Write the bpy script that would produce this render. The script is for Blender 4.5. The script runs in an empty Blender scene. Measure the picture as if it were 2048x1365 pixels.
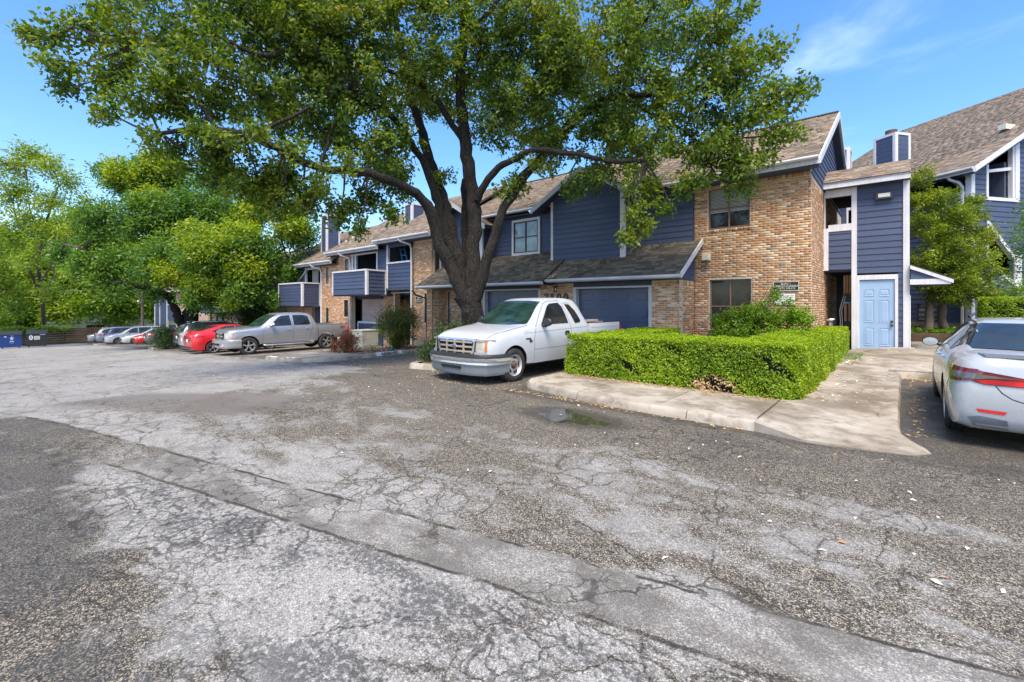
import bpy, bmesh, math, random
import numpy as np
from mathutils import Vector, Matrix
from mathutils.bvhtree import BVHTree
SC = bpy.context.scene
COL = SC.collection
R = math.radians
# ------------------------------------------------------------------ camera
CAM = bpy.data.cameras.new('camera'); cam = bpy.data.objects.new('camera', CAM); COL.objects.link(cam)
CAM.sensor_width = 36.0; CAM.lens = 36.0*900/2048; CAM.shift_y = -74.5/2048
CAM.clip_start = 0.05; CAM.clip_end = 3000
cam.location = (0, 0, 1.7); cam.rotation_euler = (R(90), 0, R(41))
SC.camera = cam
# ------------------------------------------------------------------ exposure, sky, sun
SC.view_settings.view_transform = 'Standard'; SC.view_settings.look = 'None'
SC.view_settings.gamma = 1.0; SC.view_settings.use_curve_mapping = False
SC.view_settings.exposure = 1.36
SC.cycles.max_bounces = 8; SC.cycles.transparent_max_bounces = 8
SUN_EL, SUN_AZ = R(60), R(142)      # azimuth clockwise from +Y
W = bpy.data.worlds.new('World'); SC.world = W; W.use_nodes = True
nt = W.node_tree; nt.nodes.clear()
def _n(t, **k):
    n = nt.nodes.new(t)
    for a, v in k.items(): setattr(n, a, v)
    return n
sky = _n('ShaderNodeTexSky', sky_type='NISHITA', sun_disc=False, sun_elevation=SUN_EL, sun_rotation=SUN_AZ, altitude=200, air_density=1.0, dust_density=1.9, ozone_density=1.8)
hsv = _n('ShaderNodeHueSaturation'); hsv.inputs['Saturation'].default_value = 1.3; hsv.inputs['Hue'].default_value = 0.502
nt.links.new(sky.outputs[0], hsv.inputs['Color'])
tc = _n('ShaderNodeTexCoord'); mp = _n('ShaderNodeMapping'); mp.inputs['Scale'].default_value = (1.0, 1.0, 4.0); mp.inputs['Rotation'].default_value = (0.25, 0.1, 0.5)
nt.links.new(tc.outputs['Generated'], mp.inputs[0])
cn = _n('ShaderNodeTexNoise'); cn.inputs['Scale'].default_value = 1.7; cn.inputs['Detail'].default_value = 7; cn.inputs['Roughness'].default_value = 0.55; cn.inputs['Distortion'].default_value = 0.6
nt.links.new(mp.outputs[0], cn.inputs[0])
cr = _n('ShaderNodeMapRange', interpolation_type='SMOOTHSTEP'); cr.inputs[1].default_value = 0.5; cr.inputs[2].default_value = 0.85; cr.inputs[3].default_value = 0.0; cr.inputs[4].default_value = 0.28
nt.links.new(cn.outputs[0], cr.inputs[0])
cm = _n('ShaderNodeMix', data_type='RGBA'); cm.inputs[7].default_value = (8.5, 9.0, 9.8, 1)
nt.links.new(cr.outputs[0], cm.inputs[0]); nt.links.new(hsv.outputs[0], cm.inputs[6])
bg = _n('ShaderNodeBackground'); bg.inputs[1].default_value = 0.132
nt.links.new(cm.outputs[2], bg.inputs[0])
wo = _n('ShaderNodeOutputWorld'); nt.links.new(bg.outputs[0], wo.inputs[0])
SL = bpy.data.lights.new('sun', 'SUN'); SL.energy = 2.2; SL.angle = R(26); SL.color = (1.0, 0.88, 0.71)
sun = bpy.data.objects.new('sun', SL); COL.objects.link(sun)
sun.rotation_euler = (R(90)-SUN_EL, 0, R(180)-SUN_AZ)
# ------------------------------------------------------------------ node helpers
class E:
    """a shader socket with arithmetic"""
    def __init__(s, nt, k): s.nt, s.k = nt, k
    def _m(s, op, *a, clamp=False):
        n = s.nt.nodes.new('ShaderNodeMath'); n.operation = op; n.use_clamp = clamp
        for i, v in enumerate((s,)+a):
            if isinstance(v, E): s.nt.links.new(v.k, n.inputs[i])
            else: n.inputs[i].default_value = v
        return E(s.nt, n.outputs[0])
    def __add__(s, o): return s._m('ADD', o)
    __radd__ = __add__
    def __mul__(s, o): return s._m('MULTIPLY', o)
    __rmul__ = __mul__
    def __sub__(s, o): return s._m('SUBTRACT', o)
    def __rsub__(s, o): return (s*-1.0)+o
    def abs(s): return s._m('ABSOLUTE')
    def fract(s): return s._m('FRACT')
    def clamp(s): return s._m('ADD', 0.0, clamp=True)
    def max(s, o): return s._m('MAXIMUM', o)
    def min(s, o): return s._m('MINIMUM', o)
    def ss(s, a, b, lo=0.0, hi=1.0):
        n = s.nt.nodes.new('ShaderNodeMapRange'); n.interpolation_type = 'SMOOTHSTEP'
        s.nt.links.new(s.k, n.inputs[0])
        if a > b: a, b, lo, hi = b, a, hi, lo
        for i, v in enumerate((a, b, lo, hi)): n.inputs[i+1].default_value = v
        return E(s.nt, n.outputs[0])
class G:
    """material graph"""
    def __init__(g, name):
        g.m = bpy.data.materials.new(name); g.m.use_nodes = True; g.nt = g.m.node_tree
        g.b = g.nt.nodes['Principled BSDF']
    def node(g, t, **k):
        n = g.nt.nodes.new(t)
        for a, v in k.items(): setattr(n, a, v)
        return n
    def pos(g):
        return g.node('ShaderNodeNewGeometry').outputs['Position']
    def objco(g): return g.node('ShaderNodeTexCoord').outputs['Object']
    def xyz(g, v):
        n = g.node('ShaderNodeSeparateXYZ'); g.nt.links.new(v, n.inputs[0]); return [E(g.nt, o) for o in n.outputs]
    def vec(g, x, y, z=0.0):
        n = g.node('ShaderNodeCombineXYZ')
        for i, v in enumerate((x, y, z)):
            if isinstance(v, E): g.nt.links.new(v.k, n.inputs[i])
            else: n.inputs[i].default_value = v
        return n.outputs[0]
    def map(g, v, sc=(1, 1, 1), rot=(0, 0, 0), loc=(0, 0, 0)):
        n = g.node('ShaderNodeMapping'); g.nt.links.new(v, n.inputs[0])
        n.inputs['Scale'].default_value = sc; n.inputs['Rotation'].default_value = rot; n.inputs['Location'].default_value = loc
        return n.outputs[0]
    def noise(g, v, s, d=4, r=0.55, dist=0.0, color=False):
        n = g.node('ShaderNodeTexNoise'); g.nt.links.new(v, n.inputs['Vector'])
        n.inputs['Scale'].default_value = s; n.inputs['Detail'].default_value = d; n.inputs['Roughness'].default_value = r; n.inputs['Distortion'].default_value = dist
        return n.outputs[1] if color else E(g.nt, n.outputs[0])
    def voro(g, v, s, feature='F1', out=0, rand=1.0):
        n = g.node('ShaderNodeTexVoronoi', feature=feature); g.nt.links.new(v, n.inputs['Vector'])
        n.inputs['Scale'].default_value = s; n.inputs['Randomness'].default_value = rand
        return n.outputs[out] if out == 1 else E(g.nt, n.outputs[out])
    def ramp(g, f, stops, interp='LINEAR'):
        n = g.node('ShaderNodeValToRGB'); cr = n.color_ramp; cr.interpolation = interp
        while len(cr.elements) < len(stops): cr.elements.new(0.5)
        for e, (p, c) in zip(cr.elements, stops):
            e.position = p; e.color = (*c, 1)
        g.nt.links.new(f.k if isinstance(f, E) else f, n.inputs[0]); return n.outputs[0]
    def mix(g, f, a, b, mode='MIX'):
        n = g.node('ShaderNodeMix', data_type='RGBA', blend_type=mode)
        for i, v in ((0, f), (6, a), (7, b)):
            if isinstance(v, E): g.nt.links.new(v.k, n.inputs[i])
            elif isinstance(v, bpy.types.NodeSocket): g.nt.links.new(v, n.inputs[i])
            elif i == 0: n.inputs[i].default_value = v
            else: n.inputs[i].default_value = (*v, 1)
        return n.outputs[2]
    def bump(g, h, strength=0.3, dist=0.02):
        n = g.node('ShaderNodeBump'); n.inputs['Strength'].default_value = strength; n.inputs['Distance'].default_value = dist
        g.nt.links.new(h.k if isinstance(h, E) else h, n.inputs['Height']); g.nt.links.new(n.outputs[0], g.b.inputs['Normal'])
    def set(g, col=None, rough=None, metal=None, coat=None, spec=None, trans=None):
        def put(k, v):
            if v is None: return
            if isinstance(v, E): g.nt.links.new(v.k, g.b.inputs[k])
            elif isinstance(v, bpy.types.NodeSocket): g.nt.links.new(v, g.b.inputs[k])
            elif isinstance(v, tuple): g.b.inputs[k].default_value = (*v, 1)
            else: g.b.inputs[k].default_value = v
        put('Base Color', col); put('Roughness', rough); put('Metallic', metal); put('Coat Weight', coat); put('Specular IOR Level', spec); put('Transmission Weight', trans)
        return g.m
    def rnd(g):
        """one random number per piece, whether the piece is an object or an island of a larger mesh"""
        a = E(g.nt, g.node('ShaderNodeObjectInfo').outputs['Random']); b = E(g.nt, g.node('ShaderNodeNewGeometry').outputs['Random Per Island'])
        return (a*7.31+b).fract()
def plain(name, c, rough=0.55, metal=0.0, var=0.18, vs=2.5, fine=0.0, coat=None, spec=None, grain=None):
    g = G(name); p = g.pos()
    n = g.noise(p, vs, 5, 0.6)
    col = g.mix(n.ss(0.25, 0.75), tuple(x*(1-var) for x in c), tuple(min(1, x*(1+var)) for x in c))
    if grain:
        gn = g.noise(g.map(p, grain), 1.0, 4, 0.6)
        col = g.mix(gn.ss(0.3, 0.7)*0.5, col, tuple(x*0.72 for x in c))
    if fine: g.bump(g.noise(p, 120, 3), fine, 0.004)
    return g.set(col, rough, metal, coat, spec)
# ------------------------------------------------------------------ objects
OFF = {}
def _own(parent):
    return OFF.get(parent.name, Vector((0, 0, 0))) if parent else Vector((0, 0, 0))
def link(name, data, parent=None):
    o = bpy.data.objects.new(name, data); COL.objects.link(o)
    if parent: o.parent = parent; OFF[o.name] = _own(parent)
    return o
def tag(o, label=None, cat=None, group=None, kind=None):
    if label: o['label'] = label
    if cat: o['category'] = cat
    if group: o['group'] = group
    if kind: o['kind'] = kind
    return o
def thing(name, label, cat, loc=(0, 0, 0), rot=0.0, group=None, local=False):
    o = bpy.data.objects.new(name, None); COL.objects.link(o); o.empty_display_size = 0.2
    o.location = loc; o.rotation_euler = (0, 0, rot)
    OFF[o.name] = Vector((0, 0, 0)) if local else Vector(loc)
    return tag(o, label, cat, group)
class MB:
    def __init__(s): s.v, s.f, s.mi = [], [], []
    def add(s, vs, fs, m=0):
        b = len(s.v); s.v.extend(tuple(p) for p in vs); s.f.extend(tuple(i+b for i in f) for f in fs); s.mi.extend([m]*len(fs)); return s
    def box(s, x0, x1, y0, y1, z0, z1, m=0, T=None):
        vs = [(x, y, z) for z in (z0, z1) for y in (y0, y1) for x in (x0, x1)]
        if T: vs = [T @ Vector(v) for v in vs]
        return s.add(vs, [(0, 2, 3, 1), (4, 5, 7, 6), (0, 1, 5, 4), (2, 6, 7, 3), (0, 4, 6, 2), (1, 3, 7, 5)], m)
    def prism(s, poly, fn, d0, d1, m=0):
        """poly: list of 2D points; fn(a, d, b) -> 3D; extruded from depth d0 to d1"""
        n = len(poly); vs = [fn(a, d0, b) for a, b in poly]+[fn(a, d1, b) for a, b in poly]
        fs = [tuple(range(n))[::-1], tuple(range(n, 2*n))]+[(i, (i+1) % n, n+(i+1) % n, n+i) for i in range(n)]
        return s.add(vs, fs, m)
    def tube(s, pts, rad, n=8, m=0, cap=True):
        pts = [Vector(p) for p in pts]; rad = rad if isinstance(rad, (list, tuple)) else [rad]*len(pts)
        up = Vector((0, 0, 1)); rings = []; prev = None
        for i, p in enumerate(pts):
            d = (pts[min(i+1, len(pts)-1)]-pts[max(i-1, 0)]).normalized()
            if prev is None:
                a = d.cross(up if abs(d.z) < 0.95 else Vector((1, 0, 0))).normalized()
            else:
                a = (prev-d*prev.dot(d)).normalized()
            prev = a; b = d.cross(a)
            rings.append([p+(a*math.cos(t)+b*math.sin(t))*rad[i] for t in (2*math.pi*k/n for k in range(n))])
        vs = [q for r in rings for q in r]; fs = []
        for i in range(len(rings)-1):
            for k in range(n): fs.append((i*n+k, i*n+(k+1) % n, (i+1)*n+(k+1) % n, (i+1)*n+k))
        if cap: fs += [tuple(range(n))[::-1], tuple(range((len(rings)-1)*n, len(rings)*n))]
        return s.add(vs, fs, m)
    def lathe(s, prof, fn, n=24, m=0):
        """prof: (r, h) points; fn(x, h, y) -> 3D"""
        vs = [fn(r*math.cos(2*math.pi*k/n), h, r*math.sin(2*math.pi*k/n)) for r, h in prof for k in range(n)]
        fs = [(i*n+k, i*n+(k+1) % n, (i+1)*n+(k+1) % n, (i+1)*n+k) for i in range(len(prof)-1) for k in range(n)]
        return s.add(vs, fs, m)
    def sweep(s, path, prof, closed=False, zf=None, m=0, caps=True):
        """path: 2D points; prof: (outward offset to the right of travel, z)"""
        P = [Vector(p[:2]) for p in path]; n = len(P); K = len(prof); vs = []
        for i, p in enumerate(P):
            a = P[(i-1) % n] if (closed or i) else None; b = P[(i+1) % n] if (closed or i < n-1) else None
            ds = [(p-a).normalized()] if a is not None else []
            if b is not None: ds.append((b-p).normalized())
            ns = [Vector((d.y, -d.x)) for d in ds]; nn = sum(ns, Vector((0, 0))); nn.normalize()
            sc = 1/max(0.5, nn.dot(ns[0])); z0 = zf(p.x, p.y) if zf else 0.0
            for o, z in prof: q = p+nn*o*sc; vs.append((q.x, q.y, z+z0))
        fs = []
        for i in range(n if closed else n-1):
            j = (i+1) % n
            for k in range(K-1): fs.append((i*K+k, j*K+k, j*K+k+1, i*K+k+1))
        if caps and not closed: fs += [tuple(range(K)), tuple(range((n-1)*K, n*K))[::-1]]
        return s.add(vs, fs, m)
    def mesh(s, name, mats, off=None, smooth=False):
        me = bpy.data.meshes.new(name); o = off or Vector((0, 0, 0))
        me.from_pydata([(a-o.x, b-o.y, c-o.z) for a, b, c in s.v], [], s.f)
        for mt in (mats if isinstance(mats, (list, tuple)) else [mats]): me.materials.append(mt)
        if any(s.mi): me.polygons.foreach_set('material_index', s.mi)
        if smooth: me.polygons.foreach_set('use_smooth', [True]*len(me.polygons)); me.set_sharp_from_angle(angle=R(40))
        me.update(); return me
    def build(s, name, mats, parent=None, smooth=False, label=None, kind=None, fix=True):
        me = s.mesh(name, mats, _own(parent), smooth)
        if fix:
            bm = bmesh.new(); bm.from_mesh(me); bmesh.ops.recalc_face_normals(bm, faces=bm.faces); bm.to_mesh(me); bm.free()
        return tag(link(name, me, parent), label, kind=kind)
def quads(name, V, mats, parent=None, kind=None, smooth=False):
    """V: numpy (N,4,3) quads, unshared"""
    V = np.asarray(V, dtype=np.float32); n = len(V); o = _own(parent)
    V = V.reshape(-1, 3)-np.array([o.x, o.y, o.z], dtype=np.float32)
    me = bpy.data.meshes.new(name); me.vertices.add(4*n); me.loops.add(4*n); me.polygons.add(n)
    me.vertices.foreach_set('co', V.ravel()); me.loops.foreach_set('vertex_index', np.arange(4*n, dtype=np.int32))
    me.polygons.foreach_set('loop_start', np.arange(0, 4*n, 4, dtype=np.int32))
    if smooth: me.polygons.foreach_set('use_smooth', [True]*n)
    for mt in (mats if isinstance(mats, (list, tuple)) else [mats]): me.materials.append(mt)
    me.update(calc_edges=True)
    return tag(link(name, me, parent), kind=kind)
def letters(body, size, mat, parent, loc, rot, name='lettering', ext=0.004, bold=0.0, sx=1.0, align='CENTER'):
    c = bpy.data.curves.new(name, 'FONT'); c.body = body; c.size = size; c.extrude = ext; c.offset = bold; c.align_x = align; c.align_y = 'CENTER'
    to = bpy.data.objects.new('t', c); COL.objects.link(to); me = bpy.data.meshes.new_from_object(to.evaluated_get(bpy.context.evaluated_depsgraph_get())); bpy.data.objects.remove(to)
    me.name = name; me.materials.clear(); me.materials.append(mat); o = link(name, me, parent)
    o.location = Vector(loc)-_own(parent); o.rotation_euler = rot; o.scale = (sx, 1, 1)
    return o
def gz(x, y=0.0):
    """ground height: level near the camera, falling towards -X"""
    s = -(max(x, -86.0)+8)
    return 0.0 if s <= 0 else (-0.047*s*s/6 if s < 3 else -0.047*(s-1.5))
CAMP = Vector((0, 0, 1.7))
# ------------------------------------------------------------------ materials
M = {}
def wood_siding(name, c):
    g = G(name); p = g.pos(); r = g.rnd()
    gr = g.noise(g.map(p, (1.2, 1.2, 40)), 1.0, 5, 0.65); bl = g.noise(p, 0.8, 5, 0.6)
    k = (r*0.16+gr*0.16+bl*0.3).ss(0.1, 0.55)
    col = g.mix(k, tuple(x*0.78 for x in c), tuple(x*1.16 for x in c))
    st = g.noise(g.map(p, (9, 9, 0.7)), 1.0, 5, 0.7); dn = g.noise(g.map(p, (2.2, 2.2, 0.5)), 1.0, 5, 0.7)
    col = g.mix(dn.ss(0.55, 0.75)*0.3, col, tuple(x*0.6+0.012 for x in c)); col = g.mix(st.ss(0.56, 0.78)*0.5, col, tuple(x*1.25+0.02 for x in c))
    g.bump(gr, 0.25, 0.006)
    return g.set(col, 0.58)
M['blue'] = wood_siding('blue_siding_paint', (0.054, 0.076, 0.142))
M['trim'] = plain('white_trim_paint', (0.66, 0.66, 0.69), 0.5, var=0.1, vs=1.5, grain=(14, 14, 0.8))
M['gutter'] = plain('grey_gutter_paint', (0.50, 0.51, 0.53), 0.42, var=0.14, vs=1.2, grain=(2, 2, 8))
M['door'] = plain('pale_blue_door_paint', (0.29, 0.42, 0.60), 0.42, var=0.05, vs=2)
M['garage'] = plain('navy_garage_paint', (0.068, 0.088, 0.148), 0.3, var=0.1, vs=1.6)
def brick_mat(name, light):
    g = G(name); p = g.pos(); r = g.rnd()
    k = light
    col = g.ramp(r, [(0.0, (0.36*k, 0.165*k, 0.055*k)), (0.17, (0.45*k, 0.235*k, 0.095*k)), (0.34, (0.29*k, 0.14*k, 0.06*k)), (0.45, (0.47*k, 0.29*k, 0.17*k)), (0.62, (0.41*k, 0.19*k, 0.065*k)), (0.76, (0.58*k, 0.42*k, 0.28*k)), (0.9, (0.21*k, 0.13*k, 0.08*k))], 'CONSTANT')
    n = g.noise(p, 16, 4, 0.65); n2 = g.noise(p, 55, 3)
    st = g.noise(g.map(p, (0.5, 0.5, 0.22)), 1.0, 6, 0.65)
    col = g.mix(n.ss(0.5, 0.72)*0.7, col, (0.56*k, 0.43*k, 0.31*k)); col = g.mix(st.ss(0.52, 0.72)*0.38, col, (0.16, 0.105, 0.07)); col = g.mix(st.ss(0.42, 0.28)*0.35, col, (0.62, 0.50, 0.38))
    col = g.mix(n2.ss(0.55, 0.75)*0.4, col, (0.13, 0.08, 0.05))
    g.bump(n2, 0.5, 0.006)
    return g.set(col, 0.85)
M['brick'] = brick_mat('tan_brick', 1.2)
def mortar():
    g = G('pale_mortar'); p = g.pos(); n = g.noise(p, 9, 5, 0.6)
    g.bump(g.noise(p, 90, 3), 0.5, 0.004)
    return g.set(g.mix(n.ss(0.3, 0.7), (0.50, 0.41, 0.31), (0.66, 0.56, 0.45)), 0.9)
M['mortar'] = mortar()
def far_brick():
    g = G('distant_brickwork'); p = g.objco(); x, y, z = g.xyz(p)
    v = g.vec(x+y, z)
    n = g.node('ShaderNodeTexBrick'); g.nt.links.new(v, n.inputs[0])
    n.inputs['Scale'].default_value = 1.0; n.inputs['Brick Width'].default_value = 0.21; n.inputs['Row Height'].default_value = 0.068; n.inputs['Mortar Size'].default_value = 0.007
    n.inputs['Color1'].default_value = (0.36, 0.19, 0.095, 1); n.inputs['Color2'].default_value = (0.52, 0.36, 0.24, 1); n.inputs['Mortar'].default_value = (0.48, 0.39, 0.3, 1)
    b = g.noise(p, 1.1, 5)
    g.bump(n.outputs[1], -0.4, 0.01)
    return g.set(g.mix(b.ss(0.3, 0.75)*0.35, n.outputs[0], (0.56, 0.46, 0.36)), 0.88)
M['farbrick'] = far_brick()
def shingle(name, cols, stain):
    g = G(name); p = g.pos(); r = g.rnd()
    col = g.ramp(r, [(i/len(cols), c) for i, c in enumerate(cols)], 'CONSTANT')
    n = g.noise(p, 0.7, 5, 0.65); f = g.noise(p, 140, 2)
    col = g.mix(n.ss(0.45, 0.75)*stain, col, (0.035, 0.032, 0.025))
    col = g.mix(f.ss(0.4, 0.7)*0.3, col, tuple(0.5*x for x in cols[0]))
    g.bump(f, 0.5, 0.003)
    return g.set(col, 0.92)
M['shingle'] = shingle('brown_asphalt_shingle', [(0.25, 0.198, 0.148), (0.19, 0.15, 0.112), (0.33, 0.268, 0.205), (0.145, 0.112, 0.085), (0.27, 0.188, 0.13), (0.215, 0.178, 0.14)], 0.22)
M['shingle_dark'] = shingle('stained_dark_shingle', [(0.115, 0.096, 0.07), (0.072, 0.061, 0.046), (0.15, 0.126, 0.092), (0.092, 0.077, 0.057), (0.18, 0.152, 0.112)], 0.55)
M['deck'] = plain('roof_underlay', (0.05, 0.042, 0.035), 0.9)
M['soffit'] = plain('dark_soffit_paint', (0.05, 0.064, 0.105), 0.7, var=0.12)
def concrete():
    g = G('weathered_concrete'); p = g.pos()
    n = g.noise(p, 0.9, 6, 0.65, 0.4); s = g.noise(p, 4.5, 5, 0.6); f = g.noise(p, 70, 3)
    col = g.mix(n.ss(0.32, 0.68), (0.17, 0.138, 0.098), (0.42, 0.378, 0.315))
    col = g.mix(s.ss(0.5, 0.72)*0.65, col, (0.12, 0.088, 0.055))
    col = g.mix(g.noise(p, 1.7, 4, 0.6).ss(0.58, 0.78)*0.7, col, (0.56, 0.51, 0.43)); col = g.mix(g.noise(g.map(p, loc=(5, 5, 0)), 2.6, 6, 0.7).ss(0.52, 0.68)*0.55, col, (0.145, 0.125, 0.08))
    col = g.mix(f.ss(0.5, 0.8)*0.3, col, (0.18, 0.15, 0.11))
    g.bump(f+s*0.6, 0.35, 0.006)
    return g.set(col, 0.86)
M['concrete'] = concrete()
def soil():
    g = G('mulch_soil'); p = g.pos()
    v = g.voro(p, 26, 'F1', 1); n = g.noise(p, 3, 5, 0.6)
    col = g.mix(n.ss(0.3, 0.7), (0.05, 0.032, 0.02), (0.13, 0.083, 0.05))
    sep = g.node('ShaderNodeSeparateColor'); g.nt.links.new(v, sep.inputs[0])
    col = g.mix(E(g.nt, sep.outputs[0]).ss(0.72, 0.8), col, (0.26, 0.17, 0.095))
    g.bump(g.noise(p, 30, 4), 0.8, 0.02)
    return g.set(col, 0.95)
M['soil'] = soil()
def leafmat(name, cols, vs=0.9, trans=0.45, gloss=0.42):
    g = G(name); p = g.pos(); r = g.rnd(); n = g.noise(p, vs, 4, 0.6)
    k = (r*0.55+n.ss(0.25, 0.75)*0.6-0.08).clamp()
    col = g.ramp(k, [(i/(len(cols)-1), c) for i, c in enumerate(cols)])
    g.set(col, gloss, spec=0.35)
    t = g.node('ShaderNodeBsdfTranslucent'); hs = g.node('ShaderNodeHueSaturation'); hs.inputs['Hue'].default_value = 0.485; hs.inputs['Saturation'].default_value = 1.15; hs.inputs['Value'].default_value = 1.6
    g.nt.links.new(col, hs.inputs['Color']); g.nt.links.new(hs.outputs[0], t.inputs[0])
    mx = g.node('ShaderNodeMixShader'); mx.inputs[0].default_value = trans
    g.nt.links.new(g.b.outputs[0], mx.inputs[1]); g.nt.links.new(t.outputs[0], mx.inputs[2])
    g.nt.links.new(mx.outputs[0], g.nt.nodes['Material Output'].inputs[0])
    return g.m
M['oak'] = leafmat('oak_leaf', [(0.035, 0.072, 0.018), (0.07, 0.13, 0.024), (0.12, 0.195, 0.03), (0.19, 0.26, 0.035), (0.26, 0.22, 0.045)], 0.7)
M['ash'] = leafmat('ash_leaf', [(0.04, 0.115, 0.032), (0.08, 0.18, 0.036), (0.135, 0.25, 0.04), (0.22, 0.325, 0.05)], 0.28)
M['ash_highlight'] = leafmat('highlight_ash_leaf', [(0.13, 0.22, 0.03), (0.21, 0.31, 0.035), (0.30, 0.39, 0.04), (0.38, 0.44, 0.055)], 0.5)  # lighter copy of the ash leaf, crown highlights put into its colour
M['feather'] = leafmat('pale_leaf', [(0.10, 0.19, 0.03), (0.16, 0.27, 0.038), (0.23, 0.33, 0.045), (0.32, 0.38, 0.06)], 0.3)
M['wood'] = leafmat('woodland_leaf', [(0.075, 0.155, 0.025), (0.13, 0.23, 0.03), (0.19, 0.29, 0.035), (0.29, 0.36, 0.05)], 0.16)
M['box'] = leafmat('boxwood_leaf', [(0.085, 0.16, 0.012), (0.18, 0.29, 0.013), (0.27, 0.40, 0.016), (0.36, 0.47, 0.03)], 1.6, 0.35)
M['boxdark'] = leafmat('shrub_leaf', [(0.055, 0.13, 0.016), (0.11, 0.22, 0.02), (0.18, 0.31, 0.022), (0.26, 0.38, 0.04)], 2.0, 0.35)
M['yew'] = leafmat('yew_leaf', [(0.05, 0.09, 0.014), (0.10, 0.17, 0.02), (0.21, 0.29, 0.03), (0.33, 0.40, 0.06)], 1.1, 0.35)
M['dark'] = leafmat('dark_shrub_leaf', [(0.02, 0.045, 0.014), (0.035, 0.075, 0.02), (0.06, 0.11, 0.028), (0.10, 0.15, 0.04)], 1.5, 0.3)
M['nandina'] = leafmat('nandina_leaf', [(0.028, 0.055, 0.018), (0.05, 0.09, 0.024), (0.095, 0.13, 0.03), (0.24, 0.15, 0.04)], 1.4, 0.3)
M['redleaf'] = leafmat('red_nandina_leaf', [(0.07, 0.05, 0.025), (0.16, 0.06, 0.03), (0.27, 0.10, 0.05), (0.20, 0.15, 0.06)], 3.0, 0.3)
M['dead'] = leafmat('dead_leaf', [(0.30, 0.17, 0.07), (0.48, 0.32, 0.15), (0.62, 0.48, 0.27), (0.38, 0.16, 0.05)], 3.0, 0.2, 0.7)
M['grass'] = leafmat('grass_blade', [(0.06, 0.15, 0.015), (0.11, 0.24, 0.02), (0.18, 0.32, 0.03)], 2.0, 0.35)
def bark():
    g = G('lichened_bark'); p = g.pos()
    n = g.noise(g.map(p, (1, 1, 0.28)), 16, 6, 0.7, 0.6); v = g.voro(g.map(p, (1, 1, 0.35)), 20, 'DISTANCE_TO_EDGE'); l = g.noise(p, 11, 5, 0.72); l2 = g.noise(p, 42, 3)
    col = g.mix(n.ss(0.35, 0.65), (0.010, 0.008, 0.006), (0.042, 0.033, 0.026))
    col = g.mix((v.ss(0.14, 0.0))*0.7, col, (0.012, 0.009, 0.007))
    col = g.mix((l*0.6+l2*0.4).ss(0.57, 0.68)*0.6, col, (0.17, 0.17, 0.14))
    g.bump(n+v.ss(0.0, 0.16), 0.9, 0.03)
    return g.set(col, 0.95)
M['bark'] = bark()
M['twig'] = plain('grey_twig', (0.06, 0.05, 0.04), 0.9)
M['palebark'] = plain('pale_bark', (0.12, 0.095, 0.07), 0.9, var=0.35, vs=6, grain=(20, 20, 3), fine=0.4)
def paint(name, c, metal=0.0, rough=0.28, dirt=0.12):
    g = G(name); p = g.objco(); n = g.noise(p, 3.5, 6, 0.65); f = g.noise(p, 60, 3)
    col = g.mix(n.ss(0.5, 0.8)*dirt*2, c, tuple(x*0.72+0.02 for x in c)); col = g.mix(f.ss(0.62, 0.75)*dirt, col, (0.25, 0.21, 0.16))
    g.b.inputs['Coat Roughness'].default_value = 0.06
    return g.set(col, (n*0.2+rough), metal, coat=0.7)
M['p_white'] = paint('aged_white_paint', (0.47, 0.49, 0.515), 0, 0.28, 0.2)
M['p_pearl'] = paint('pearl_white_paint', (0.44, 0.465, 0.49), 0.15, 0.18, 0.03)
M['p_silver'] = paint('silver_paint', (0.52, 0.53, 0.56), 0.75, 0.24, 0.04)
M['p_grey'] = paint('grey_paint', (0.14, 0.155, 0.17), 0.4, 0.2, 0.04)
M['p_red'] = paint('red_paint', (0.55, 0.012, 0.02), 0.0, 0.2, 0.03)
M['p_black'] = paint('black_paint', (0.018, 0.02, 0.022), 0.0, 0.18, 0.04)
M['p_blue'] = paint('blue_paint', (0.035, 0.075, 0.22), 0.2, 0.2, 0.04)
M['p_champ'] = paint('champagne_paint', (0.36, 0.37, 0.37), 0.4, 0.25, 0.05)
def glass(name, c, spec=0.6, coat=0.8):
    g = G(name); n = g.noise(g.objco(), 2.2, 3)
    g.b.inputs['Coat Roughness'].default_value = 0.02
    return g.set(g.mix(n.ss(0.35, 0.7), c, tuple(x*2.2+0.004 for x in c)), 0.06, coat=coat, spec=spec)
M['cglass'] = glass('tinted_car_glass', (0.010, 0.013, 0.014), 0.45, 0.25)
M['wglass'] = glass('green_windscreen_glass', (0.010, 0.026, 0.022), 0.35, 0.12)
M['pane'] = glass('dark_window_glass', (0.016, 0.018, 0.018), 0.4, 0.0)
M['pane2'] = glass('curtained_window_glass', (0.13, 0.17, 0.17))
M['rubber'] = plain('tyre_rubber', (0.028, 0.028, 0.029), 0.8, var=0.35, vs=6, fine=0.3)
M['black'] = plain('black_plastic', (0.02, 0.02, 0.021), 0.5, var=0.2)
M['wellblack'] = plain('dark_void', (0.006, 0.006, 0.006), 0.9)
M['chrome'] = plain('dull_chrome', (0.66, 0.68, 0.72), 0.22, 0.8, var=0.08, vs=3)
M['alloy'] = plain('alloy_rim', (0.56, 0.56, 0.57), 0.3, 0.75, var=0.1)
M['steel'] = plain('steel_rim', (0.55, 0.54, 0.53), 0.4, 0.6, var=0.2, vs=9)
M['rust'] = plain('rusty_hub', (0.10, 0.055, 0.035), 0.8, var=0.5, vs=20)
M['beige'] = plain('beige_plastic', (0.33, 0.29, 0.235), 0.5, var=0.08)
M['lens'] = glass('clear_lamp_lens', (0.27, 0.26, 0.235), 0.6)
M['smoked'] = glass('smoked_clear_lens', (0.10, 0.095, 0.095), 0.6)
M['amber'] = glass('amber_lens', (0.32, 0.10, 0.006), 0.6)
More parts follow.
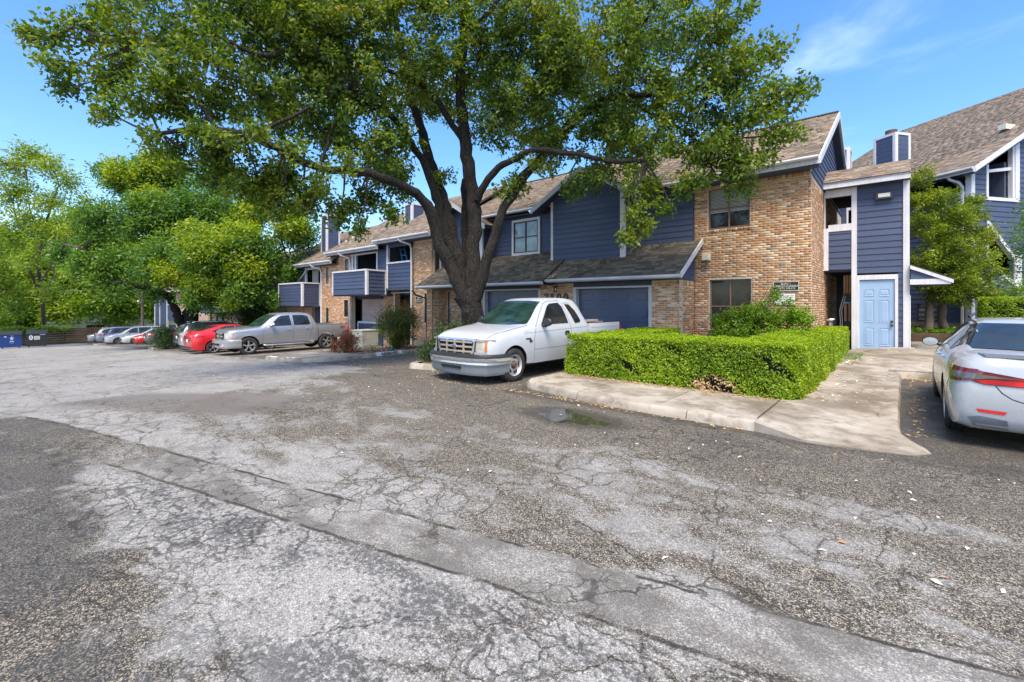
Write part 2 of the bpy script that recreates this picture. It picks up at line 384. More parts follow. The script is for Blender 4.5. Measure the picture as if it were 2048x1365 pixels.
M['redlens'] = glass('red_lens', (0.36, 0.006, 0.008), 0.6)
M['redlens'].node_tree.nodes['Principled BSDF'].inputs['Roughness'].default_value = 0.15
M['darkred'] = glass('dark_red_lens', (0.12, 0.012, 0.012), 0.6)
M['cream'] = plain('cream_plastic', (0.66, 0.63, 0.52), 0.5, var=0.08)
M['xfmr'] = plain('beige_green_cabinet_paint', (0.43, 0.44, 0.36), 0.5, var=0.08, vs=1.5)
M['signblack'] = plain('black_green_sign_face', (0.016, 0.02, 0.016), 0.5)
M['signcream'] = plain('cream_sign_lettering', (0.70, 0.66, 0.54), 0.5)
M['numgreen'] = plain('dark_green_numeral', (0.022, 0.034, 0.026), 0.45, var=0.3, vs=20)
M['white'] = plain('white_sheet', (0.78, 0.78, 0.77), 0.6, var=0.06)
M['kerbpaint'] = plain('worn_white_kerb_paint', (0.66, 0.66, 0.64), 0.8, var=0.2, vs=14)
M['stencil'] = plain('black_stencil_paint', (0.05, 0.05, 0.05), 0.8, var=0.5, vs=20)
M['brownframe'] = plain('brown_window_frame', (0.20, 0.125, 0.08), 0.5, var=0.1)
M['bronze'] = plain('bronze_window_frame', (0.05, 0.042, 0.035), 0.5, var=0.1)
M['fence'] = plain('brown_fence_board', (0.085, 0.047, 0.028), 0.85, var=0.3, vs=1.2, grain=(3, 0.6, 12))
M['timber'] = plain('brown_timber_edging', (0.10, 0.065, 0.04), 0.85, var=0.3, vs=3)
M['ladder'] = plain('blue_ladder_fibreglass', (0.015, 0.17, 0.42), 0.45, var=0.1)
M['curtain'] = plain('grey_curtain', (0.40, 0.40, 0.39), 0.8, var=0.1)
M['grey'] = plain('grey_meter_box', (0.30, 0.30, 0.28), 0.55, var=0.1)
M['copper'] = plain('copper_brown_pipe', (0.32, 0.20, 0.12), 0.5, var=0.2)
M['dumpblue'] = plain('blue_dumpster_paint', (0.008, 0.045, 0.20), 0.5, var=0.2, vs=2)
M['dumpblack'] = plain('black_dumpster_paint', (0.022, 0.024, 0.027), 0.55, var=0.2, vs=2)
M['lid'] = plain('dark_dumpster_lid', (0.03, 0.036, 0.042), 0.6, var=0.2)
M['pale'] = plain('weathered_board', (0.42, 0.33, 0.31), 0.7, var=0.14, vs=2, grain=(1, 1, 8))
M['interior'] = plain('dark_interior', (0.018, 0.015, 0.013), 0.9)
M['intbrown'] = plain('shaded_wood_interior', (0.07, 0.052, 0.043), 0.85, var=0.2)
M['line'] = plain('worn_line_paint', (0.36, 0.36, 0.34), 0.85, var=0.4, vs=9)
M['stickblue'] = plain('blue_sticker', (0.10, 0.32, 0.62), 0.5); M['stickgreen'] = plain('yellow_green_sticker', (0.35, 0.6, 0.06), 0.5)
M['badge'] = plain('dark_badge', (0.04, 0.04, 0.045), 0.4); M['badgered'] = plain('red_badge', (0.40, 0.02, 0.02), 0.4); M['gold'] = plain('gold_emblem', (0.62, 0.42, 0.10), 0.35, 0.4)
M['ovalblue'] = plain('dark_blue_oval', (0.015, 0.035, 0.10), 0.3); M['silverm'] = plain('silver_script', (0.6, 0.6, 0.62), 0.3, 0.6)
M['lampglass'] = plain('frosted_lamp_glass', (0.72, 0.72, 0.66), 0.35, var=0.06)
M['greenhose'] = plain('green_pipe', (0.01, 0.10, 0.06), 0.4)
# ---- asphalt: worn patches, aggregate, seams and cracks laid out in metres
def asphalt():
    g = G('cracked_asphalt'); p = g.pos(); X, Y, Z = g.xyz(p)
    w = g.noise(p, 1.3, 4, 0.6)-0.5; w2 = g.noise(g.map(p, loc=(17, 5, 0)), 1.3, 4, 0.6)-0.5
    fx = g.noise(p, 9, 3, 0.6)-0.5
    x, y = X+w*0.5+fx*0.06, Y+w2*0.35+fx*0.06
    q = Y*0.968-X*0.251+w2*0.10+fx*0.05; a = X*0.968+Y*0.251
    big = g.noise(g.map(p, (0.42, 0.85, 1), (0, 0, 0.2)), 1.0, 8, 0.68, 0.5)
    mid = g.noise(g.map(p, (1.1, 1.9, 1), (0, 0, 0.25), (3, 7, 0)), 1.0, 7, 0.7, 0.4)
    # zones
    left = (Y+(g.noise(g.map(p, loc=(2, 44, 0)), 1.5, 5, 0.65)-0.5)*1.5).ss(0.98, 0.40)                                # old dark surface nearest the camera on the left
    strip = q.ss(2.36, 2.40)*q.ss(2.90, 2.84)*a.ss(-6.2, -5.7)   # trench patch
    below = q.ss(2.40, 2.36)*(1-left)
    bright = (q.ss(2.85, 2.95)*q.ss(3.9, 3.1)*x.ss(-2.2, -3.6))*0.16
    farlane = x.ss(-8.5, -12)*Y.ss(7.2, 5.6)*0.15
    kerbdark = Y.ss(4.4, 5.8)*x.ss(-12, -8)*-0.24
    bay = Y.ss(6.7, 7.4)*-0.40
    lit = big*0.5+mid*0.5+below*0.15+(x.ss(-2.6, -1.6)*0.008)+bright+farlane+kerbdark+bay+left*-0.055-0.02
    wear = (lit+(g.noise(p, 5.5, 5, 0.7)-0.5)*0.16).ss(0.45, 0.57)
    # aggregate
    vc = g.node('ShaderNodeSeparateColor'); g.nt.links.new(g.voro(p, 175, 'F1', 1), vc.inputs[0]); st = E(g.nt, vc.outputs[0])
    vc2 = g.node('ShaderNodeSeparateColor'); g.nt.links.new(g.voro(p, 84, 'F1', 1), vc2.inputs[0]); st2 = E(g.nt, vc2.outputs[0])
    stone = st*0.68+st2*0.32
    dark = g.ramp(stone, [(0.0, (0.014, 0.013, 0.011)), (0.36, (0.034, 0.033, 0.030)), (0.54, (0.075, 0.068, 0.058)), (0.68, (0.20, 0.172, 0.128)), (0.83, (0.46, 0.415, 0.33))])
    cool = g.ramp(stone, [(0.0, (0.016, 0.017, 0.018)), (0.38, (0.036, 0.037, 0.038)), (0.6, (0.078, 0.074, 0.068)), (0.75, (0.33, 0.28, 0.20))])
    lightc = g.ramp(stone, [(0.0, (0.10, 0.098, 0.091)), (0.3, (0.215, 0.209, 0.196)), (0.7, (0.34, 0.332, 0.312)), (0.9, (0.52, 0.505, 0.47))])
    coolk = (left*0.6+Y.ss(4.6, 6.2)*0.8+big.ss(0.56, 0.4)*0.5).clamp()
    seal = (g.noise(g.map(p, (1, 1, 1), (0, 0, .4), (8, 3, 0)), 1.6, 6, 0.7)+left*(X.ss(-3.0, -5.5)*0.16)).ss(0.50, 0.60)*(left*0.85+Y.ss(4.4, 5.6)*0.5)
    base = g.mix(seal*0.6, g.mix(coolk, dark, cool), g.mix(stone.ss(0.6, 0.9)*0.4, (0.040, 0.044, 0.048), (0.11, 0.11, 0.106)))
    # remnants of sealer broken into specks within the worn area
    speck = g.noise(p, 26, 5, 0.75); rem = (speck+(mid-0.5)*0.9).ss(0.46, 0.60)
    worn = g.mix((rem*below+rem*0.35*(1-below)).clamp()*0.8, lightc, (0.05, 0.052, 0.055))
    col = g.mix(wear, base, worn)
    col = g.mix(strip*0.7, col, g.mix(mid.ss(0.42, 0.6), (0.155, 0.15, 0.14), lightc))
    # brownish smooth repair
    rep = x.ss(-11.8, -11.2)*x.ss(-7.3, -7.9)*((Y-X*0.5).ss(5.9, 6.5))*((Y-X*0.62).ss(9.3, 8.8))
    col = g.mix(rep*0.8, col, (0.135, 0.12, 0.108))
    # dirt and old drips
    d2 = g.noise(g.map(p, (0.8, 2.2, 1), (0, 0, -0.15), (9, 2, 0)), 1.0, 6, 0.65)
    col = g.mix(d2.ss(0.54, 0.72)*0.5, col, (0.085, 0.072, 0.058))
    pd = ((X+3.74)*(X+3.74)*0.8+(Y-5.66)*(Y-5.66)*2.4+w*0.5).ss(0.95, 0.30); damp = (pd+(Y+w2*0.2).ss(6.28, 6.5)*(X.ss(-6.1, -5.7))*0.7).clamp()
    col = g.mix(damp*0.62, col, (0.030, 0.026, 0.021))
    oil = g.noise(g.map(p, loc=(60, 20, 0)), 0.8, 5, 0.7).ss(0.62, 0.72)
    col = g.mix(oil*0.45, col, (0.035, 0.034, 0.033))
    # cracks
    dv = g.vec(X+(g.noise(p, 3.2, 4, 0.6)-0.5)*0.36, Y+(g.noise(g.map(p, loc=(4, 9, 0)), 3.2, 4, 0.6)-0.5)*0.36)
    c1 = g.voro(g.map(dv, (1, 1.15, 1)), 2.5, 'DISTANCE_TO_EDGE'); c2 = g.voro(dv, 0.55, 'DISTANCE_TO_EDGE'); c3 = g.voro(dv, 5.0, 'DISTANCE_TO_EDGE')
    reg = g.noise(g.map(p, loc=(31, 12, 0)), 0.42, 3, 0.5); reg2 = g.noise(g.map(p, loc=(1, 52, 0)), 0.5, 3, 0.5)
    al = (reg.ss(0.47, 0.56)+(x.ss(-2.1, -1.6)*q.ss(2.5, 2.3))).clamp()
    k1 = c1.ss(0.026, 0.004)*al*g.noise(p, 1.7, 3).ss(0.36, 0.56); k2 = c2.ss(0.006, 0.001)*0.8*g.noise(p, 0.9, 2).ss(0.42, 0.55); k3 = c3.ss(0.05, 0.012)*reg2.ss(0.52, 0.6)*0.75
    s1 = (q-2.38).abs().ss(0.026, 0.006)*a.ss(-6.2, -5.9)*g.noise(p, 2.6, 4, 0.6).ss(0.33, 0.52); s2 = (q-2.86).abs().ss(0.02, 0.006)*g.noise(p, 2.2, 3).ss(0.42, 0.54); s3 = (y-0.77+fx*0.12).abs().ss(0.015, 0.003)*x.ss(-1.6, -2.4)*g.noise(p, 2.1, 4, 0.6).ss(0.42, 0.60)
    crack = k1.max(k2).max(k3).max(s1).max(s2).max(s3*0.8)
    col = g.mix(crack*0.88, col, (0.022, 0.018, 0.014))
    halo = (c1.ss(0.14, 0.02)*al+(q-2.38).abs().ss(0.16, 0.0)*mid.ss(0.42, 0.6)).clamp()
    col = g.mix(halo*0.4, col, dark)
    g.bump(stone*0.5+wear*0.15-crack*1.6, 0.55, 0.012)
    wet = Y.ss(5.0, 6.4)*big.ss(0.5, 0.42)
    return g.set(col, 0.9-wet*0.25-damp*0.4, spec=0.35)
M['asphalt'] = asphalt()
g = G('shallow_puddle'); n_ = g.noise(g.pos(), 2.5, 3)
M['puddle'] = g.set((0.035, 0.033, 0.028), n_*0.05+0.02, spec=0.6)
# ------------------------------------------------------------------ walls, roofs, windows
def plane(o, ang=0.0):
    """local wall frame: a along the wall, d outwards, b up; ang turns the wall about Z (0: wall along +X facing -Y)"""
    ca, sa = math.cos(ang), math.sin(ang); ex = Vector((ca, sa, 0)); en = Vector((sa, -ca, 0)); o = Vector(o)
    f = lambda a, d, b: o+ex*a+en*d+Vector((0, 0, b))
    f.ang = ang; f.ex, f.en = ex, en
    return f
def clip(poly, k, c, keep_ge):
    out = []; n = len(poly)
    for i in range(n):
        p, q = poly[i], poly[(i+1) % n]; a, b = (p[k]-c, q[k]-c) if keep_ge else (c-p[k], c-q[k])
        if a >= 0: out.append(p)
        if (a > 0 > b) or (a < 0 < b):
            t = a/(a-b); out.append((p[0]+(q[0]-p[0])*t, p[1]+(q[1]-p[1])*t))
    return out
BOARD = 0.185
def siding(parent, fn, polys, mat, z0=None, h=BOARD, wall=True, name='siding_wall', label=None, split=3.66):
    """a wall of lapped boards; every board is its own sub-part"""
    mb = MB()
    for p in polys: mb.prism(p, fn, -0.10, -0.02)
    w = mb.build(name, mat, parent, label=label)
    for p in polys:
        zs = [b for a, b in p]; lo = z0 if z0 is not None else min(zs); z = lo-math.ceil((lo-min(zs))/h)*h if lo > min(zs) else lo
        row = 0
        while z < max(zs)-0.01:
            st = clip(clip(p, 1, z, True), 1, z+h, False)
            if len(st) > 2 and max(b for a, b in st)-min(b for a, b in st) > 0.015:
                xs = [a for a, b in st]; cuts = [min(xs)]
                if max(xs)-min(xs) > split: cuts.append(min(xs)+(max(xs)-min(xs))*(0.35+0.3*((row*0.37) % 1)))
                cuts.append(max(xs))
                for c0, c1 in zip(cuts, cuts[1:]):
                    s2 = clip(clip(st, 0, c0+0.0025, True), 0, c1-0.0025, False)
                    if len(s2) < 3: continue
                    n = len(s2); b_ = MB()
                    dd = lambda b: 0.005+0.019*max(0.0, (z+h-b)/h)
                    vs = [fn(a, dd(b), b) for a, b in s2]+[fn(a, -0.022, b) for a, b in s2]
                    b_.add(vs, [tuple(range(n)), tuple(range(n, 2*n))[::-1]]+[(i, n+i, n+(i+1) % n, (i+1) % n) for i in range(n)])
                    b_.build('siding_board', mat, w)
            z += h; row += 1
    return w
def brick_rects(s0, s1, z0, z1, holes=(), L=0.203, H=0.0677, j=0.0135, shift=0.0):
    out = []; nrow = int((z1-z0)/H+1e-6)
    for r in range(nrow):
        za = z0+r*H; zb = za+H-j; s = s0-(L*0.5 if r % 2 else 0)-shift
        ivs = [(s0, s1)]
        for (a0, a1, b0, b1) in holes:
            if zb > b0 and za < b1:
                ivs = [iv for (i0, i1) in ivs for iv in ((i0, min(i1, a0)), (max(i0, a1), i1)) if iv[1]-iv[0] > 0.02]
        while s < s1:
            for i0, i1 in ivs:
                b0, b1 = max(s, i0), min(s+L-j, i1)
                if b1-b0 > 0.03: out.append((b0, b1, za, zb))
            s += L
    return out
def piece_mesh(name, mat, bev=0.0):
    """unit brick: x,z in 0..1, front at d=0 towards -Y, 0.05 deep, edges eased"""
    b = MB(); f = lambda a, d, c: (a, -d, c)
    e1, e2 = 0.02, 0.06
    fr = [(e1, e2), (1-e1, e2), (1-e1, 1-e2), (e1, 1-e2)]; ou = [(0, 0), (1, 0), (1, 1), (0, 1)]
    vs = [f(a, 0.0, c) for a, c in fr]+[f(a, -0.006, c) for a, c in ou]+[f(a, -0.05, c) for a, c in ou]
    fs = [(0, 1, 2, 3)]+[(i+4, (i+1) % 4+4, (i+1) % 4, i) for i in range(4)]+[(i+8, (i+1) % 4+8, (i+1) % 4+4, i+4) for i in range(4)]
    b.add(vs, fs); return b.mesh(name, mat)
BRICK = piece_mesh('brick', M['brick'])
BRV = np.array([v.co for v in BRICK.vertices]); BRF = [tuple(p.vertices) for p in BRICK.polygons]
def lay_pieces(root, jobs, name, me, mat, stuff_name, cap=300):
    """jobs: (parent, Matrix). The nearest go in as parts, the others as one joined part."""
    base = root.location
    wm = root.matrix_basis
    jobs.sort(key=lambda j: ((wm if OFF[root.name].length == 0 else Matrix()) @ j[1].translation-CAMP).length)
    o_ = OFF[root.name]
    for par, m in jobs[:cap]:
        o = bpy.data.objects.new(name, me); COL.objects.link(o); o.parent = par
        m2 = m.copy(); m2.translation = m.translation-o_; o.matrix_basis = m2
    rest = jobs[cap:]
    if rest:
        V0 = np.array([list(v.co)+[1.0] for v in me.vertices]); F0 = np.array([list(p.vertices) for p in me.polygons], dtype=np.int32)
        A = np.array([np.array(m) for _, m in rest]); V = np.einsum('nij,vj->nvi', A, V0)[:, :, :3]-np.array(o_)
        n, k = len(rest), len(V0); F = (F0[None]+(np.arange(n)*k)[:, None, None]).reshape(-1, 4)
        m_ = bpy.data.meshes.new(stuff_name); m_.vertices.add(n*k); m_.loops.add(F.size); m_.polygons.add(len(F))
        m_.vertices.foreach_set('co', V.astype(np.float32).ravel()); m_.loops.foreach_set('vertex_index', F.ravel().astype(np.int32)); m_.polygons.foreach_set('loop_start', np.arange(0, F.size, 4, dtype=np.int32))
        m_.materials.append(mat); m_.update(calc_edges=True)
        tag(link(stuff_name, m_, root), kind='stuff')
def mat_of(fn, a, d, b, sx, sz, jit=0.0):
    o = fn(a, d, b); m = Matrix(((fn.ex.x*sx, -fn.en.x, 0, o.x), (fn.ex.y*sx, -fn.en.y, 0, o.y), (0, 0, sz, o.z), (0, 0, 0, 1)))
    return m
RB = random.Random(5)
def brick_jobs(par, fn, rects):
    return [(par, mat_of(fn, a0, RB.uniform(-0.003, 0.002), z0, a1-a0, z1-z0)) for a0, a1, z0, z1 in rects]
def brick_wall(root, fn, s0, s1, z0, z1, holes=(), back=0.2, name='brick_wall', mat='mortar', label=None):
    """the mortar body with openings; returns (wall, rects)"""
    xs = sorted({s0, s1}|{min(max(h, s0), s1) for H in holes for h in H[:2]}); zs = sorted({z0, z1}|{min(max(h, z0), z1) for H in holes for h in H[2:]})
    mb = MB()
    for a, b in zip(xs, xs[1:]):
        for c, d in zip(zs, zs[1:]):
            cx, cz = (a+b)/2, (c+d)/2
            if any(h[0] < cx < h[1] and h[2] < cz < h[3] for h in holes): continue
            mb.prism([(a, c), (b, c), (b, d), (a, d)], fn, -back, -0.008)
    return mb.build(name, M[mat], root, label=label)
SHM = None
def shingle_mesh(name, mat):
    b = MB(); e = 0.006
    vs = [(0, 0, 0.013), (1, 0, 0.013), (1, 1.25, 0.003), (0, 1.25, 0.003), (0, 0, -0.004), (1, 0, -0.004), (1, 1.25, -0.008), (0, 1.25, -0.008)]
    b.add(vs, [(0, 1, 2, 3), (4, 5, 1, 0), (5, 6, 2, 1), (7, 4, 0, 3)]); return b.mesh(name, mat)
RS = random.Random(9)
def roof(root, o, eu, ev, poly, mat, jobs, expo=0.145, wid=0.305, thick=0.10, deckname='roof', label=None):
    """roof slope: o origin at the eave, eu along the eave, ev up the slope; poly in (u, v)"""
    o, eu, ev = Vector(o), Vector(eu).normalized(), Vector(ev).normalized(); en = eu.cross(ev); en = en if en.z > 0 else -en
    f = lambda a, d, b: o+eu*a+ev*b+en*d
    d = MB().prism(poly, f, -thick, -0.006).build(deckname, M['deck'], root, label=label)
    vmax = max(b for a, b in poly); v = 0.0; row = 0
    while v < vmax-0.03:
        hh = min(expo, vmax-v)
        mids = clip(clip(poly, 1, v+hh*0.15, True), 1, v+hh*0.85, False)
        if len(mids) > 2:
            lo, hi = min(a for a, b in mids), max(a for a, b in mids); u = lo-((row*0.37*wid) % wid)-RS.uniform(0, 0.05)
            while u < hi:
                w = wid*RS.choice((0.45, 0.7, 1.0, 1.0)); a0, a1 = max(u, lo), min(u+w, hi)
                if a1-a0 > 0.03:
                    dz = RS.uniform(0, 0.006); dv = RS.uniform(-0.012, 0.012); p = f(a0+0.002, dz, v+dv if row else v-0.02)
                    sy = expo if v+expo*1.25 <= vmax else (vmax-v)/1.25
                    m = Matrix(((eu.x*(a1-a0-0.004), ev.x*sy, en.x, p.x), (eu.y*(a1-a0-0.004), ev.y*sy, en.y, p.y), (eu.z*(a1-a0-0.004), ev.z*sy, en.z, p.z), (0, 0, 0, 1)))
                    jobs.append((d, m))
                u += w
        v += expo; row += 1
    return d
def window(root, fn, s0, s1, z0, z1, fm, pane='pane', cols=2, rows=2, rec=0.07, fw=0.045, trim=None, tw=0.09, blind=None, sill=None, label=None, rowfr=0.5):
    b = MB(); D0, D1 = -rec-0.03, -rec+0.02
    for x0, x1, c0, c1 in ((s0, s0+fw, z0, z1), (s1-fw, s1, z0, z1), (s0+fw, s1-fw, z0, z0+fw), (s0+fw, s1-fw, z1-fw, z1)):
        b.prism([(x0, c0), (x1, c0), (x1, c1), (x0, c1)], fn, D0, D1)
    xs = [s0+fw+(s1-s0-2*fw)*i/cols for i in range(cols+1)]; zs = [z0+fw, z0+fw+(z1-z0-2*fw)*rowfr, z1-fw] if rows == 2 else [z0+fw, z1-fw]
    for x in xs[1:-1]: b.prism([(x-0.022, z0+fw), (x+0.022, z0+fw), (x+0.022, z1-fw), (x-0.022, z1-fw)], fn, D0, D1-0.004)
    if rows == 2: b.prism([(s0+fw, zs[1]-0.02), (s1-fw, zs[1]-0.02), (s1-fw, zs[1]+0.02), (s0+fw, zs[1]+0.02)], fn, D0, D1-0.008)
    w = b.build('window', M[fm], root, label=label)
    for i in range(cols):
        for k in range(len(zs)-1):
            MB().prism([(xs[i], zs[k]), (xs[i+1], zs[k]), (xs[i+1], zs[k+1]), (xs[i], zs[k+1])], fn, D0+0.002, D0+0.014).build('pane', M[pane], w)
    if trim:
        t = MB()
        for x0, x1, c0, c1 in ((s0-tw, s0, z0-tw, z1+tw), (s1, s1+tw, z0-tw, z1+tw), (s0, s1, z0-tw, z0), (s0, s1, z1, z1+tw)):
            t.prism([(x0, c0), (x1, c0), (x1, c1), (x0, c1)], fn, -0.03, 0.045)
        t.build('window_trim', M[trim], w)
    if blind:
        bl = MB(); z = z1-fw-0.02
        while z > z0+(z1-z0)*blind: bl.prism([(s0+fw, z), (s1-fw, z), (s1-fw, z+0.03), (s0+fw, z+0.03)], fn, D0+0.0142, D0+0.016); z -= 0.042
        bl.build('blind', M['curtain'], w)
    return w
def bar(root, name, fn, s0, s1, z0, z1, d0, d1, mat, label=None):
    return MB().prism([(s0, z0), (s1, z0), (s1, z1), (s0, z1)], fn, d0, d1).build(name, M[mat], root, label=label)
def beam(root, name, a, b, w, h, mat, label=None):
    """a trim board from a to b, w thick horizontally, h deep vertically"""
    a, b = Vector(a), Vector(b); d = (b-a); s = Vector((-d.y, d.x, 0)).normalized()*w/2; u = Vector((0, 0, h))
    vs = [a-s, a+s, b+s, b-s]; vs = vs+[v+u for v in vs]
    return MB().add(vs, [(0, 1, 2, 3), (7, 6, 5, 4), (0, 4, 5, 1), (1, 5, 6, 2), (2, 6, 7, 3), (3, 7, 4, 0)]).build(name, M[mat], root, label=label)
def pipe(root, name, pts, r, mat, n=8, label=None):
    return MB().tube(pts, r, n).build(name, M[mat], root, smooth=True, label=label)
def garage_door(root, fn, s0, s1, z0, z1, rows=4, cols=4, mat='garage'):
    """sectional door: each section carries raised panels"""
    g = MB().prism([(s0, z0), (s1, z0), (s1, z1), (s0, z1)], fn, -0.12, -0.08).build('garage_door', M[mat], root)
    hs = (z1-z0)/rows
    for r in range(rows):
        a = z0+r*hs
        MB().prism([(s0, a+0.009), (s1, a+0.009), (s1, a+hs-0.009), (s0, a+hs-0.009)], fn, -0.085, -0.06).build('door_section', M[mat], g)
        for c in range(cols):
            x0 = s0+(s1-s0)*(c+0.09)/cols; x1 = s0+(s1-s0)*(c+0.91)/cols; b0, b1 = a+hs*0.15, a+hs*0.85; e = 0.075
            b = MB(); o = [(x0, b0), (x1, b0), (x1, b1), (x0, b1)]; i1 = [(x0+e*.5, b0+e*.5), (x1-e*.5, b0+e*.5), (x1-e*.5, b1-e*.5), (x0+e*.5, b1-e*.5)]; i2 = [(x0+e, b0+e), (x1-e, b0+e), (x1-e, b1-e), (x0+e, b1-e)]
            vs = [fn(p, -0.058, q) for p, q in o]+[fn(p, -0.10, q) for p, q in i1]+[fn(p, -0.045, q) for p, q in i2]
            b.add(vs, [(k, (k+1) % 4, (k+1) % 4+4, k+4) for k in range(4)]+[(k+4, (k+1) % 4+4, (k+1) % 4+8, k+8) for k in range(4)]+[(8, 9, 10, 11)])
            b.build('door_panel', M[mat], g)
    return g
# ------------------------------------------------------------------ the near apartment building
A = thing('apartment_building', 'brick and navy sided two storey apartment building with two garage doors behind the white pickup', 'building', (-8, 14, 0))
bj = []; sj = []
def trimv(root, fn, s0, s1, z0, z1, d=0.035, name='corner_trim', mat='trim', d0=-0.05): return bar(root, name, fn, s0, s1, z0, z1, d0, d, mat)
# brick block at the right end
F1 = plane((-5.0, 14.56, 0)); F2 = plane((-1.89, 14.56, 0), R(90))
h1 = [(0.46, 1.64, 0.90, 2.44), (0.42, 1.60, 3.98, 5.24)]
w = brick_wall(A, F1, 0, 3.11, -0.1, 5.42, h1)
bj += brick_jobs(w, F1, brick_rects(0, 3.11, 0.0, 5.22, [(0.44, 1.66, 0.84, 2.44), (0.40, 1.62, 3.92, 5.24)]))
for i in range(42): bj += brick_jobs(w, F1, [(i*0.0735+0.004, i*0.0735+0.067, 5.222, 5.405)])     # soldier course under the eave
for s0, s1, z in ((0.42, 1.68, 0.84), (0.38, 1.64, 3.92)):
    for i in range(17): bj += [(w, mat_of(F1, s0+i*0.0735+0.004, 0.02, z-0.02, 0.066, 0.075))]
w = brick_wall(A, F2, 0.2, 8.7, -0.1, 5.25)
bj += brick_jobs(w, F2, brick_rects(0.0, 6.0, 0.0, 5.21, shift=0.05))
window(A, F1, 0.46, 1.64, 0.92, 2.44, 'brownframe', rec=0.09, rowfr=0.46)
window(A, F1, 0.42, 1.60, 4.00, 5.24, 'brownframe', rec=0.09, blind=0.38, rowfr=0.5)
MB().prism([(0.46, 0.92), (1.64, 0.92), (1.64, 2.44), (0.46, 2.44)], F1, -0.6, -0.55).build('room_lining', M['interior'], A)
gp = [(0, 5.25), (8.74, 5.25), (4.37, 7.92)]
siding(A, F2, [gp], M['blue'], 5.25, label='navy gable wall above the side brickwork')
# main roof: front and back slopes
RU = Vector((0, 4.77, 2.64)); LV = RU.length
roof(A, (-15.9, 14.12, 5.58), (1, 0, 0), RU, [(0, 0), (14.24, 0), (14.24, LV), (0, LV)], M['shingle'], sj)
MB().prism([(-15.9, 0), (-1.66, 0), (-1.66, LV), (-15.9, LV)], lambda a, d, b: Vector((a, 23.66-b*4.77/LV, 5.58+b*2.64/LV+d)), -0.12, 0.0).build('roof', M['shingle'], A, label='back roof slope')
MB().tube([(-15.9, 18.89, 8.24), (-1.66, 18.89, 8.24)], 0.055, 6).build('ridge_cap', M['deck'], A)
beam(A, 'fascia', (-4.95, 14.10, 5.36), (-1.62, 14.10, 5.36), 0.04, 0.21, 'trim')
pipe(A, 'gutter', [(-15.9, 14.03, 5.49), (-5.0, 14.03, 5.49)], 0.06, 'gutter')
pipe(A, 'gutter', [(-4.95, 14.03, 5.53), (-1.66, 14.03, 5.53)], 0.055, 'gutter')
beam(A, 'rake_trim', (-1.64, 14.10, 5.36), (-1.64, 18.89, 8.02), 0.05, 0.2, 'trim'); beam(A, 'rake_trim', (-1.64, 23.68, 5.36), (-1.64, 18.89, 8.02), 0.05, 0.2, 'trim')
MB().prism([(14.10, 5.34), (18.89, 7.99), (23.68, 5.34), (23.5, 5.30), (18.89, 7.84), (14.3, 5.30)], lambda a, d, b: Vector((-1.89+d, a, b)), 0.0, 0.22).build('soffit', M['soffit'], A)
MB().box(-15.9, -1.9, 14.12, 14.54, 5.32, 5.35).build('soffit', M['soffit'], A)
# recessed navy walls above the garages
FB = plane((0, 14.5, 0))
siding(A, FB, [[(-7.05, 3.3), (-5.02, 3.3), (-5.02, 5.34), (-7.05, 5.34)]], M['blue'], 3.3)
siding(A, FB, [[(-13.9, 3.2), (-10.05, 3.2), (-10.05, 5.34), (-13.9, 5.34)]], M['blue'], 3.26)
window(A, plane((0, 14.46, 0)), -12.45, -11.15, 3.82, 5.12, 'bronze', pane='pane2', rec=-0.02, trim='trim', tw=0.10)
bar(A, 'flashing', FB, -13.6, -10.0, 3.50, 3.56, 0.0, 0.05, 'trim'); bar(A, 'flashing', FB, -7.0, -5.0, 3.60, 3.66, 0.0, 0.05, 'trim')
MB().box(-5.02, -5.0, 14.56, 14.66, 3.3, 5.3).build('corner_trim', M['blue'], A)
# gabled bays
def bay(x0, x1, zb, ze, zr, xr, dx):
    FD = plane((0, 13.84, 0)); xm = (x0+x1)/2
    top = lambda x: zr-0.12-abs(x-xr)*(zr-ze)/dx
    siding(A, FD, [[(x0+.08, zb), (x1-.1, zb), (x1-.1, top(x1-.1)), (xr, top(xr)), (x0+.08, top(x0+.08))]], M['blue'], zb)
    siding(A, plane((x1-0.02, 13.84, 0), R(90)), [[(0, zb), (0.7, zb+0.45), (0.7, ze), (0, ze)]], M['blue'], zb)
    MB().box(x0, x0+0.02, 13.9, 14.5, zb, ze).build('bay_return', M['blue'], A)
    trimv(A, FD, x0, x0+0.10, zb-0.02, top(x0)-0.02); trimv(A, FD, x1-0.16, x1+0.02, zb-0.02, top(x1)-0.02)
    bar(A, 'flashing', FD, x0, x1, zb-0.05, zb, 0.0, 0.045, 'trim')
    k = math.hypot(dx, zr-ze); yb = 14.12+(zr-5.58)/0.5535; ye = 14.12+max(0.0, (ze-5.58)/0.5535)
    for s in (1, -1):
        e = (xr+s*dx, 13.42, ze)
        roof(A, e, (0, 1, 0), (-s*dx, 0, zr-ze), [(0, 0), (ye-13.42+0.1, 0), (yb-13.42+0.15, k), (0, k)], M['shingle'], sj, thick=0.08)
        beam(A, 'rake_trim', (xr+s*(dx+0.02), 13.41, ze-0.2), (xr, 13.41, zr-0.2), 0.05, 0.19, 'gutter')
        MB().prism([(xr, zr-0.12), (xr+s*dx, ze-0.12), (xr+s*dx, ze-0.1), (xr, zr-0.10)], lambda a, d, b: Vector((a, 13.44+d, b)), 0, 0.5).build('soffit', M['soffit'], A)
bay(-10.06, -7.03, 3.18, 5.30, 6.52, -8.55, 2.15)
bay(-16.55, -13.72, 2.95, 5.02, 6.2, -15.15, 1.95)
